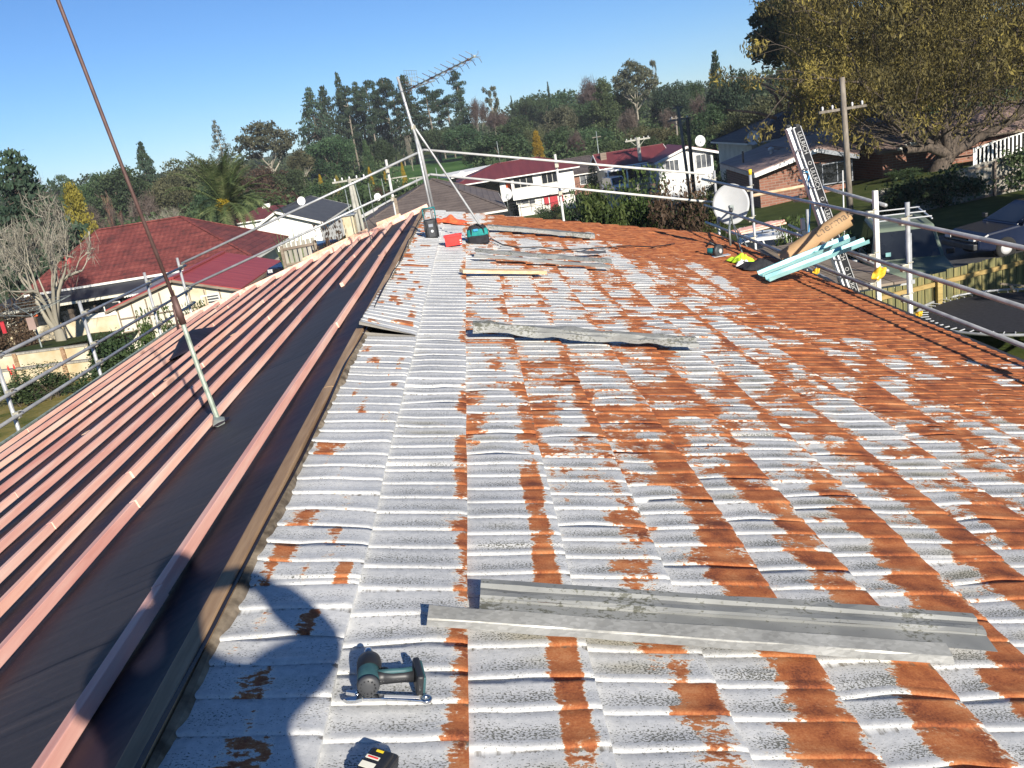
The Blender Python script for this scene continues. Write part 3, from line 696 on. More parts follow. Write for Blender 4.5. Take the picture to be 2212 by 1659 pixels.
# ================================================================== things lying and standing on the tiles
def bentsheet(name, mat, pa, pb, prof, parent=None, seed=0, seg=26, wav=.006, upn=NR, th=.0016, sag=0, taper=0):
    """long folded sheet-metal strip; prof = [(across, height)] in metres; 'across' points away from the viewer"""
    pa, pb = Vector(pa), Vector(pb); d = (pb-pa).normalized(); ac = upn.cross(d).normalized(); mb = MB(); n = len(prof)
    for i in range(seg+1):
        t = i/seg; c = pa.lerp(pb, t)
        for j, (a, h) in enumerate(prof):
            wv = (float(vnoise(t*9, j*1.7+seed, 101))-.5)*wav; wv2 = (float(vnoise(t*14, j*2.3+seed+9, 102))-.5)*wav
            mb.v.append(c + ac*(a*(1-taper*t)+wv) + upn*(h + wv2 + sag*math.sin(PI*t)))
    for i in range(seg):
        for j in range(n-1): mb.f.append((i*n+j, (i+1)*n+j, (i+1)*n+j+1, i*n+j+1))
    o = mb.build(name, mat, parent, solid=th)
    return o
m, nt, b = newmat('spangled_zinc')
vo = nt.nodes.new('ShaderNodeTexVoronoi'); vo.inputs['Scale'].default_value = 110; nt.links.new(coords(nt, 'Object', (.45, 1, 1)), vo.inputs[0])
nn = noise(nt, coords(nt, 'Object'), 3.5, 4)
sepc = nt.nodes.new('ShaderNodeSeparateColor'); nt.links.new(vo.outputs['Color'], sepc.inputs[0])
nt.links.new(ramp(nt, mth(nt, 'ADD', mth(nt, 'MULTIPLY', sepc.outputs[0], .14), mth(nt, 'MULTIPLY', nn, .86)), [(.25, (.22, .215, .195)), (.5, (.40, .395, .36)), (.75, (.62, .61, .565))]).outputs[0], b.inputs['Base Color'])
b.inputs['Metallic'].default_value = .35; b.inputs['Roughness'].default_value = .45
m, nt, b = newmat('lichened_zinc')
nn = noise(nt, coords(nt, 'Object'), 3, 3); n2 = noise(nt, coords(nt, 'Object', (.6, 1, 1)), 70, 4, .7)
c0 = ramp(nt, nn, [(.35, (.17, .175, .17)), (.65, (.31, .315, .30))]).outputs[0]
lk = ramp(nt, mth(nt, 'ADD', mth(nt, 'MULTIPLY', nn, .45), mth(nt, 'MULTIPLY', n2, .55)), [(.52, (0, 0, 0)), (.57, (1, 1, 1))]).outputs[0]
nt.links.new(mixc(nt, mth(nt, 'MULTIPLY', lk, .8), c0, (.07, .07, .045)), b.inputs['Base Color']); b.inputs['Roughness'].default_value = .65; b.inputs['Metallic'].default_value = .15
def loose_sheets():
    G = 'strips of old metal flashing lying on the tiles'
    H0 = .034
    o = bentsheet('flashing_strip', 'spangled_zinc', onR(*cH(850, 470), H0), onR(2050, 1420, H0), [(-.040, .0), (-.022, .012), (-.018, .016), (.034, .030), (.037, .022)], seed=1, wav=.004)
    tag(rootset(o, onR(925, 1345, H0)), 'bright spangled zinc strip folded lengthwise, the nearest of the metal strips', 'flashing', G)
    r = thing('folded_flashing', 'wide dull grey lichened flashing with several folds, just behind the bright zinc strip', 'flashing', onR(1040, 1300, H0), G)
    a, b = onR(1036, 1300, H0+.004), onR(2125, 1375, H0+.004)
    bentsheet('flat_flange', 'lichened_zinc', a, b, [(-.085, .0), (-.012, .010), (-.010, .020)], r, 2, wav=.004)
    bentsheet('folded_edge', 'lichened_zinc', a, b, [(-.012, .018), (.000, .026), (.022, .029), (.030, .022), (.052, .022), (.060, .034), (.088, .037), (.094, .020)], r, 3, wav=.007)
    o = bentsheet('flashing_strip', 'lichened_zinc', onR(*cJ(815, 850), .05), onR(*cJ(2190, 945), .05), [(-.07, .0), (-.06, .035), (-.03, .035), (-.02, .010), (.01, .015), (.02, .050), (.075, .058), (.085, .02)], seed=4, wav=.028)
    tag(rootset(o, onR(*cJ(815, 850))), 'crumpled grey metal strip with a blunt torn end, alone in mid roof', 'flashing', G)
    r = thing('folded_flashing', 'pair of nested shiny and dull gutter strips lying just beyond the pale board', 'flashing', onR(*cJ(825, 380)), G)
    bentsheet('bright_edge', 'spangled_zinc', onR(*cJ(825, 392), .05), onR(*cJ(1660, 462), .05), [(-.10, 0), (-.06, .025), (-.03, .03), (0, .01)], r, 5, wav=.012)
    bentsheet('dull_trough', 'lichened_zinc', onR(*cJ(830, 378), .05), onR(*cJ(1670, 440), .05), [(-.02, .01), (.03, .045), (.10, .05), (.14, .01)], r, 6, wav=.02)
    o = bentsheet('flashing_strip', 'lichened_zinc', onR(*cJ(905, 225), .04), onR(*cJ(1563, 282), .04), [(-.08, 0), (-.07, .055), (.10, .062), (.12, .0)], seed=7, wav=.014)
    tag(rootset(o, onR(*cJ(905, 225))), 'straight grey box-folded metal strip running right from behind the teal tool bag', 'flashing', G)
    o = bentsheet('metal_offcut', 'black_membrane', onR(*cJ(1450, 375), .05), onR(*cJ(1630, 372), .07), [(-.04, 0), (0, .03), (.04, .01)], seed=8, wav=.03, seg=8)
    tag(rootset(o, onR(*cJ(1450, 375))), 'small bent dark metal offcut behind the end of the nested gutter strips', 'offcut')
    pts = [onR(*cJ(*q), .03) for q in ((925, 285), (1000, 325), (1110, 342), (1230, 338), (1350, 355), (1480, 350), (1620, 342), (1780, 330), (1920, 338), (2055, 318))]
    o = MB().tube(pts, .009, 6).build('extension_lead', 'black_plastic', smooth=True); tag(rootset(o, pts[0]), 'thin black power lead trailing right from the teal tool bag across the rust', 'cable')
    o = MB(); a, b = onR(*cJ(745, 485), .055), onR(*cJ(1258, 492), .055); o.bar(a, b, .11, .035, NR)
    o = o.build('timber_board', 'pale_pine', bevel=.003); tag(rootset(o, a), 'short pale sawn pine board lying across the tile courses', 'board')
loose_sheets()

def L_(v, w=0): return onR(*v, w)
def tool_things():
    # tool bag
    p = onR(*cK(1650, 1170), .0); R_ = Matrix((DR, EY, NR)).transposed(); r = thing('tool_bag', 'teal and black zip-top tool bag standing beside the red crate', 'bag', p)
    p = p + Vector((0, .14, 0)); Rz = Matrix.Identity(3)
    s = .92
    mb = MB()
    def soft(mb, c, w, d, z0, z1, top, n=5):
        prev = None
        for i in range(n+1):
            t = i/n; k = 1 - (1-top)*t*t; z = z0 + (z1-z0)*t; idx = []
            for j in range(16):
                a = 2*PI*j/16; ca, sa = math.cos(a), math.sin(a); e = .45
                x = (abs(ca)**e)*math.copysign(1, ca)*w/2*k; y = (abs(sa)**e)*math.copysign(1, sa)*d/2*k
                idx.append(len(mb.v)); mb.v.append(c + Vector((x, y, z + .008*math.sin(5*a+i)*t)))
            if prev: 
                for j in range(16): mb.f.append((prev[j], prev[(j+1) % 16], idx[(j+1) % 16], idx[j]))
            else: mb.f.append(tuple(idx)[::-1])
            prev = idx
        mb.f.append(tuple(prev))
    soft(mb, p, .33*s, .24*s, .0, .13*s, .99); mb.build('lower_pocket', 'black_cloth', r, True)
    mb = MB(); soft(mb, p, .335*s, .235*s, .125*s, .225*s, .9); mb.build('side_panel', 'teal_cloth', r, True)
    mb = MB(); soft(mb, p, .29*s, .19*s, .222*s, .275*s, .72); mb.build('zip_top', 'black_cloth', r, True)
    for k in (-1, 1):
        MB().tube([p+Vector((k*.10*s, -.10*s, .13*s)), p+Vector((k*.09*s, -.115*s, .24*s)), p+Vector((k*.04*s, -.09*s, .29*s)), p+Vector((0, -.06*s, .30*s))], .012*s, 8).build('handle', 'black_cloth', r, True)
    MB().box(p+Vector((-.02, -.125*s, .22*s)), (.06, .01, .03)).build('clip', 'blue_rope', r)
    # red crate
    p = onR(*cK(1305, 1210), .0); r = thing('plastic_crate', 'small bright red open plastic crate on the tiles', 'crate', p)
    c = p + Vector((0, .12, .0)); mb = MB(); w, d, h, t = .215, .16, .145, .010
    top = 1.05
    for z0, z1, k0, k1 in ((0.02, h, 1, top),):
        A = [(-w/2, -d/2), (w/2, -d/2), (w/2, d/2), (-w/2, d/2)]
        o_ = [c+Vector((x*k0, y*k0, z0)) for x, y in A]; q_ = [c+Vector((x*k1, y*k1, z1)) for x, y in A]
        i_ = [c+Vector((x*(k0-.06), y*(k0-.08), z0+t)) for x, y in A]; j_ = [c+Vector((x*(k1-.06), y*(k1-.08), z1)) for x, y in A]
        mb.add(o_+q_+i_+j_, [(3, 2, 1, 0)] + [(j, (j+1) % 4, 4+(j+1) % 4, 4+j) for j in range(4)] + [(4+j, 4+(j+1) % 4, 12+(j+1) % 4, 12+j) for j in range(4)] + [(8+(j+1) % 4, 8+j, 12+j, 12+(j+1) % 4) for j in range(4)] + [(8, 9, 10, 11)])
    mb.build('crate_body', 'red_plastic', r, bevel=.004)
    mb = MB(); zt = h+.003
    for x0, y0, x1, y1 in ((-1, -1, 1, -1), (1, -1, 1, 1), (1, 1, -1, 1), (-1, 1, -1, -1)): mb.bar(c+Vector((x0*w*top/2, y0*d*top/2, zt)), c+Vector((x1*w*top/2, y1*d*top/2, zt)), .02, .018)
    mb.build('rim', 'red_plastic', r)
    for z in (.05, .08): MB().box(c+Vector((w*.44, -d/2*1.07-.004, z)), (.022, .008, .014)).build('label_patch', 'cream_label', r)
    # site radio
    p = onR(*cK(1010, 1085), .0); r = thing('site_radio', 'tall black and teal jobsite radio standing at the foot of the aerial mast', 'radio', p)
    c = p + Vector((0, 0.0612, 0)); 
    MB().box(c+Vector((0, 0, 0.1360)), (0.1768, 0.1292, 0.2584)).build('radio_body', 'black_plastic', r, bevel=0.0204)
    MB().box(c+Vector((0, -0.0666, 0.1360)), (0.0884, 0.0082, 0.2312)).build('front_panel', 'dark_grey_plastic', r, bevel=0.0041)
    MB().lathe([(0, 0.0000), (0.0190, 0.0000), (0.0218, 0.0082), (0.0136, 0.0109), (0, 0.0109)], c+Vector((0.0068, -0.0694, 0.1020)), (0, -1, 0)).build('dial', 'aluminium', r, True)
    MB().box(c+Vector((0, -0.0721, 0.1836)), (0.0612, 0.0041, 0.0408)).build('display', 'grey_sheet', r)
    for k in (-1, 1):
        MB().tube([c+Vector((k*0.0816, 0, 0.2448)), c+Vector((k*0.0850, 0, 0.4216))], 0.0088, 8).build('carry_bar', 'teal_plastic', r, True)
        MB().tube([c+Vector((k*0.0816, -0.0612, 0.0136)), c+Vector((k*0.0884, -0.0680, 0.1360)), c+Vector((k*0.0816, -0.0612, 0.2584))], 0.0122, 8).build('bumper', 'black_plastic', r, True)
    MB().tube([c+Vector((-0.0884, 0, 0.4216)), c+Vector((0.0884, 0, 0.4216))], 0.0109, 8).build('carry_handle', 'teal_plastic', r, True)
    # orange cloth
    p = onR(*cK(1240, 880), .0); mb = MB(); n = 26
    for j in range(n):
        for i in range(n):
            u, v = i/(n-1)*2-1, j/(n-1)*2-1; e = max(0, 1-(u*u+v*v))
            h = .02 + .085*math.exp(-((u-.1)/.5)**2-((v)/.5)**2) + .05*(float(vnoise(u*3+5, v*3, 111))-.5)*(e+.3)
            mb.v.append(RR(0, 0, 0)*0 + p + DR*(u*.25*(1+.2*math.sin(4*v))) + EY*(.2+v*.34*(1+.25*math.sin(3*u))) + NR*max(.015, h))
    for j in range(n-1):
        for i in range(n-1): mb.f.append((j*n+i, j*n+i+1, (j+1)*n+i+1, (j+1)*n+i))
    o = mb.build('orange_jacket', 'orange_cloth', smooth=True, solid=.006); tag(rootset(o, p), 'crumpled bright orange hi-vis jacket dropped behind the radio', 'jacket')
    # lime vest with black jacket
    p = onR(*cE(310, 690), .0); r = thing('safety_vest', 'lime yellow safety vest bundled with black clothing near the right edge of the roof', 'vest', p)
    def heap(c, w, d, h, mat, nm, seed, ang=0):
        mb = MB(); n = 22; ca, sa = math.cos(ang), math.sin(ang)
        for j in range(n):
            for i in range(n):
                u, v = i/(n-1)*2-1, j/(n-1)*2-1; rr = max(abs(u), abs(v)); a = math.atan2(v, u); rad = rr*(1+.22*math.sin(3*a+seed)+.12*math.sin(7*a+seed*2))
                x, y = math.cos(a)*rad*w/2, math.sin(a)*rad*d/2; z = .012 + h*(1-rr**2)*(.45+1.0*float(vnoise(u*2.6+seed, v*2.6, 120+seed)))
                mb.v.append(c + DR*(x*ca-y*sa) + EY*(x*sa+y*ca) + NR*z)
        for j in range(n-1):
            for i in range(n-1): mb.f.append((j*n+i, j*n+i+1, (j+1)*n+i+1, (j+1)*n+i))
        return mb.build(nm, mat, r, smooth=True, solid=.005)
    heap(onR(*cE(390, 665)), .36, .34, .11, 'lime_cloth', 'vest_body', 1)
    heap(onR(*cE(500, 705)), .62, .42, .12, 'black_cloth', 'dark_jacket', 2)
    heap(onR(*cE(400, 690)), .2, .12, .09, 'dish_white', 'reflective_strip', 3)
    # circular saw / grinder at the right edge
    p = onR(*cE(255, 625), .0); r = thing('circular_saw', 'small teal and black circular saw resting on the rusty tiles below the satellite dish', 'power tool', p)
    c = p + Vector((0, .05, .09))
    MB().lathe([(0, -.03), (.085, -.03), (.10, -.02), (.10, .02), (.085, .03), (0, .03)], c, (.6, -.8, 0)).build('blade_guard', 'dark_grey_plastic', r, True)
    MB().tube([c, c+Vector((-.16, .03, .02))], [.05, .045], 12).build('motor_housing', 'teal_plastic', r, True)
    MB().tube([c+Vector((-.02, .02, .07)), c+Vector((-.10, .05, .14)), c+Vector((-.17, .05, .08))], .018, 8).build('handle', 'black_plastic', r, True)
    MB().box(c+Vector((.03, -.02, -.075)), (.26, .14, .006)).build('base_plate', 'aluminium', r)
    MB().lathe([(0, 0), (.035, 0), (.035, .01), (0, .01)], c+Vector((.02, -.035, 0)), (.6, -.8, 0)).build('blade_bolt', 'aluminium', r)
    # yellow cloth rags
tool_things()

def impact_driver():
    z = .05
    c0 = onR(*cH(385, 980), .055); r = thing('impact_driver', 'dusty teal and black cordless impact driver lying on its side without a battery', 'power tool', onR(*cH(385, 980)))
    X, Y, Z = DR, EY, NR
    def p(x, y, h): return c0 + X*x + Y*y + Z*(h)
    # motor housing: rear cap faces the viewer, nose points away
    mb = MB(); mb.lathe([(0, 0), (.018, .0), (.026, .004), (.030, .014), (.031, .05), (.029, .075), (.026, .10), (.019, .125), (.013, .142), (0, .142)], p(0, -.010, 0), (-.10, 1, .02), 28); mb.build('motor_housing', 'dull_teal', r, True)
    mb = MB(); mb.lathe([(0, 0), (.0265, 0), (.030, .006), (.0315, .016), (.0300, .016)], p(.001, -.017, 0), (-.10, 1, .02), 28); mb.build('rear_cap', 'dark_grey_plastic', r, True)
    mb = MB()
    for k in range(12):
        a = 2*PI*k/12; mb.box(p(.0+.0205*math.cos(a), -.0178, .0205*math.sin(a)), (.0035, .003, .0035))
    mb.build('vent_slots', 'black_plastic', r)
    mb = MB(); mb.lathe([(.0308, 0), (.034, .006), (.0345, .040), (.0325, .055), (.0275, .058)], p(-.004, .052, 0), (-.10, 1, .02), 28); mb.build('nose_bumper', 'black_plastic', r, True)
    mb = MB(); mb.lathe([(.0, 0), (.012, 0), (.012, .022), (.009, .03), (0, .03)], p(-.014, .128, .003), (-.10, 1, .02), 16); mb.build('chuck', 'chrome', r, True)
    # handle curving right to the battery foot
    mb = MB(); mb.tube([p(.012, .030, -.002), p(.035, .042, -.004), p(.062, .046, -.006), p(.092, .052, -.006), p(.118, .058, -.006)], [.022, .0205, .0175, .0170, .019], 16); mb.build('handle', 'black_plastic', r, True)
    mb = MB(); mb.tube([p(.020, .036, .012), p(.052, .045, .0105), p(.088, .053, .0095), p(.112, .06, .011)], [.008, .009, .0085, .009], 10); mb.build('handle_grip', 'dull_teal', r, True)
    mb = MB(); mb.tube([p(.028, .066, 0), p(.034, .072, 0), p(.044, .068, 0)], .007, 8); mb.build('trigger', 'black_plastic', r, True)
    Rf = Matrix((X*.97+Y*.2, Y*.98-X*.2, Z)).transposed()
    mb = MB(); mb.box(p(.130, .052, -.004), (.020, .098, .060), Rf); mb.build('battery_foot', 'black_plastic', r, bevel=.006)
    mb = MB(); mb.box(p(.142, .050, -.004), (.008, .086, .050), Rf); mb.build('foot_plate', 'dull_teal', r, bevel=.003)
    mb = MB(); mb.box(p(.146, .020, .008), (.006, .02, .012), Rf); mb.build('belt_clip', 'aluminium', r, bevel=.001)
    # wrench
    a, b = onR(*cH(345, 1080), .026), onR(*cH(905, 1100), .030); d = (b-a).normalized(); x = NR.cross(d).normalized()
    r = thing('wrench', 'shiny chrome adjustable wrench lying under the impact driver', 'wrench', a)
    mb = MB(); q = [(0, .014), (.02, .012), (.05, .010), (.11, .0105), (.165, .0135)]
    for i, (t, w) in enumerate(q):
        c = a + d*t
        for sx, sz in ((-1, -1), (1, -1), (1, 1), (-1, 1)): mb.v.append(c + x*w*sx + NR*.004*sz)
    for i in range(len(q)-1):
        for j in range(4): mb.f.append((i*4+j, i*4+4+j, i*4+4+(j+1) % 4, i*4+(j+1) % 4))
    mb.f += [(0, 1, 2, 3), (19, 18, 17, 16)]; mb.build('shank', 'chrome', r, bevel=.002)
    mb = MB(); mb.lathe([(.007, -.0045), (.0155, -.0045), (.0165, 0), (.0155, .0045), (.007, .0045), (.007, -.0045)], a+d*.168, NR, 24); mb.build('hanging_ring', 'chrome', r, True)
    mb = MB(); mb.bar(a+d*.055+NR*.0035, a+d*.15+NR*.0035, .011, .002, NR); mb.build('recessed_panel', 'aluminium', r)
    e = a - d*.006; mb = MB()
    poly = [(.004, -.016), (-.012, -.024), (-.036, -.026), (-.046, -.018), (-.030, -.010), (-.014, -.004), (-.016, .006), (-.044, .012), (-.040, .020), (-.014, .022), (.004, .015)]
    mb.prism([e + d*u + x*v - NR*.006 for u, v in poly], NR*.012); mb.build('jaws', 'chrome', r, bevel=.0015)
    mb = MB(); mb.tube([e-d*.012+x*.004-NR*.008, e-d*.012+x*.004+NR*.009], .006, 12); mb.build('thumb_screw', 'chrome', r, True)
    # battery pack in the foreground
    c = onR(*cH(440, 1640), .04); r = thing('battery_pack', 'black slide-on tool battery with yellow, red and cream labels at the bottom of the view', 'battery', onR(*cH(440, 1640)))
    th = math.radians(-22); Xb = DR*math.cos(th)+EY*math.sin(th); Yb = EY*math.cos(th)-DR*math.sin(th); Rb = Matrix((Xb, Yb, NR)).transposed()
    c = c - EY*.01
    mb = MB(); mb.box(c, (.076, .112, .040), Rb); mb.build('battery_case', 'black_plastic', r, bevel=.010)
    mb = MB(); mb.box(c+NR*.022-Yb*.004, (.058, .090, .016), Rb); mb.build('battery_top', 'black_plastic', r, bevel=.006)
    def lab(dx, dy, w, h, mat, nm, ht=.0305): MB().box(c+Xb*dx+Yb*dy+NR*ht, (w, h, .0012), Rb).build(nm, mat, r)
    lab(-.004, .030, .018, .007, 'yellow_label', 'yellow_mark'); lab(-.010, .004, .034, .011, 'cream_label', 'white_strip'); lab(-.009, .004, .026, .005, 'red_plastic', 'red_strip', .0312); lab(-.010, -.024, .036, .020, 'cream_label', 'rating_label')
impact_driver()

def aerials():
    # main aerial with its mast, at the far end of the ridge
    Ym = 12.7
    base = onR(945, 520); r = thing('tv_aerial', 'tall galvanised mast carrying a long spiky television aerial at the far end of the roof', 'aerial', base)
    p = lambda x, y, Y=Ym: P(x, y, Y=Y)
    q0, q1, q2 = p(945, 519), p(893, 275), p(858.5, 166)
    MB().tube([q0, p(918, 393), q1], .0165, 10).build('mast', 'galvanised_tube', r, True)
    MB().tube([p(935, 447, 12.75), p(909, 325, 12.72), p(887, 262, 12.68), q2], [.022, .022, .020, .018], 10).build('upper_mast', 'galvanised_tube', r, True)
    mb = MB(); mb.box(q1, (.06, .06, .05)); mb.build('clamp', 'coupler_steel', r)
    MB().tube([onR(*cK(1690, 950), .2), p(943, 345, 13.2), p(891, 268, 12.75)], .015, 8).build('stay_bar', 'galvanised_tube', r, True)
    a, b = p(869.5, 200), p(1025, 122, 12.0)
    MB().tube([a, b], .011, 6).build('boom', 'old_galvanised', r, True)
    d = (b-a).normalized(); s1 = d.cross(Vector((0, 0, 1))).normalized(); s2 = s1.cross(d).normalized()
    MB().tube([a, a.lerp(b, .1)-s2*.0, a.lerp(b, .45)-s2*.05], .007, 6).build('boom_brace', 'old_galvanised', r, True)
    for i in range(11):
        t = .17+.83*i/10; c = a.lerp(b, t); mb = MB()
        mb.box(c, (.030, .030, .035))
        for k1 in (-1, 1):
            for k2 in (-1, 1): mb.tube([c, c+s1*k1*.085+s2*k2*.028+d*.01, c+s1*k1*.15+s2*k2*.075-d*.015], .0042, 5)
            mb.tube([c, c+s1*k1*.05-s2*.03+d*.06], .003, 4)
        mb.build('director', 'rusty_pipe' if i % 3 == 0 else 'old_galvanised', r)
    # mesh reflector behind the dipole
    c = p(888, 168, 12.75); ux = (p(900, 152, 12.75)-p(876, 152, 12.75)).normalized(); uz = Vector((0, .25, .97)); mb = MB()
    for k in range(6): mb.tube([c+ux*(-.085+.034*k)-uz*.10, c+ux*(-.085+.034*k)+uz*.10], .0024, 4)
    for k in range(5): mb.tube([c-ux*.09+uz*(-.10+.05*k), c+ux*.09+uz*(-.10+.05*k)], .0024, 4)
    mb.build('reflector_grid', 'old_galvanised', r)
    MB().tube([p(890, 205, 12.75), c], .006, 6).build('reflector_arm', 'old_galvanised', r, True)
    # pole on the stripped side
    b = onL(475, 912); r = thing('roof_pole', 'long thin pole rising out of the black paper, pale green below and rusty brown above', 'pole', b)
    Y = b.y; pp = lambda x, y: P(x, y, Y=Y)
    top = pp(125, 0) + (pp(125, 0)-pp(260, 350))*.5
    MB().tube([b-Vector((0, 0, .05)), pp(430, 800), pp(392, 690)], [.018, .016, .015], 8).build('lower_pole', 'pale_green_zinc', r, False)
    MB().tube([pp(396, 700), pp(374, 640)], .021, 12).build('sleeve', 'rusty_pipe', r, True)
    MB().tube([pp(378, 650), pp(260, 350), pp(125, 0), top], .0115, 12).build('upper_pole', 'rusty_pipe', r, True)
    MB().box(b+Vector((.0, -.02, .01)), (.07, .05, .05), Euler((.3, .3, .4)).to_matrix()).build('foot_bracket', 'old_galvanised', r)
    mb = MB(); mb.lathe([(.02, .03), (.04, .012), (.06, .004), (.07, 0)], b, NL, 14); mb.build('paper_collar', 'black_building_paper', r, True)
    a = onL(*cF(1238, 490)); t = P(*cF(1195, 312), Y=a.y)
    o = MB().tube([a, t], .021, 8).build('pipe_stub', 'rusty_pipe', None, True); tag(rootset(o, a), 'short rusty pipe stub standing at the left eave behind the long pole', 'pipe')
    for i, (x0, y0, x1, y1) in enumerate(((1360, 1610, 1222, 1130),)):
        a = onL(*cB(x0, y0)); t = P(*cB(x1, y1), Y=a.y); o = MB().tube([a, t], .009, 6).build('steel_rod', 'old_galvanised', None, True)
        tag(rootset(o, a), 'thin bare steel rod standing in the battens at the far left of the roof', 'rod')
    # flap of loose paper blown up on the stripped side
    for (x, y, w_, nm, lb) in (((1060), 640, .9, 'paper_flap', 'torn flap of black paper lifting between the battens near the long pole'),):
        c = onL(*cF(1330, 620)); mb = MB(); n = 14
        for j in range(n):
            for i in range(n):
                u, v = i/(n-1), j/(n-1); mb.v.append(c + EY*(v-.2)*1.5 + DL*((.5-u)*.42 + .12*math.sin(v*3)) + NL*(.03+.16*math.sin(PI*u)*math.sin(PI*min(1, v*1.05))**1.0))
        for j in range(n-1):
            for i in range(n-1): mb.f.append((j*n+i, j*n+i+1, (j+1)*n+i+1, (j+1)*n+i))
        mb.build(nm, 'black_building_paper', own, smooth=True, solid=.003)
aerials()

def dish(name, label, cen, r, face, mat, parent_h=None, group=None, mast_to=None, detail=True):
    """offset satellite dish; cen = centre of the reflector, face = direction it looks in"""
    cen = Vector(cen); face = Vector(face).normalized(); root = thing(name, label, 'satellite dish', mast_to if mast_to is not None else cen, group)
    up = (Vector((0, 0, 1)) - face*face.z).normalized(); sx = up.cross(face).normalized(); mb = MB(); n = 40; rings = 8
    for s in range(2):
        mb.v.append(cen - face*(.14*r + .012*s)); 
        for i in range(1, rings+1):
            t = i/rings
            for j in range(n):
                a = 2*PI*j/n; mb.v.append(cen + (sx*math.cos(a)*.92 + up*math.sin(a)*1.04)*r*t + face*(.14*r*(t*t-1) - .012*s))
    K = 1+rings*n
    for s in range(2):
        o = s*K
        for j in range(n):
            f = (o, o+1+j, o+1+(j+1) % n); mb.f.append(f if s == 0 else f[::-1])
        for i in range(rings-1):
            for j in range(n):
                a, b = o+1+i*n+j, o+1+i*n+(j+1) % n; f = (a, a+n, b+n, b); mb.f.append(f if s == 0 else f[::-1])
    for j in range(n): a, b = 1+(rings-1)*n+j, 1+(rings-1)*n+(j+1) % n; mb.f.append((a, a+K, b+K, b))
    mb.build('reflector', mat, root, True)
    foot = cen - up*r*1.0; lnb = cen + face*r*1.05 - up*r*.45
    mb = MB(); mb.tube([foot, foot+face*r*.35, lnb-face*.02], r*.035, 8); mb.build('feed_arm', 'old_galvanised' if detail else mat, root, True)
    mb = MB(); mb.tube([lnb, lnb-(face*.75-up*.45)*r*.26], r*.085, 10); mb.build('receiver', 'dark_grey_plastic' if detail else mat, root, True)
    if mast_to is not None:
        m = Vector(mast_to); back = cen - face*.2*r - up*.25*r
        MB().box(cen-face*.17*r-up*.2*r, (.2*r, .2*r, .35*r)).build('bracket', 'old_galvanised', root)
        MB().tube([back, Vector((m.x, m.y, back.z)), m], r*.05, 8).build('mast', 'old_galvanised', root, True)
    return root
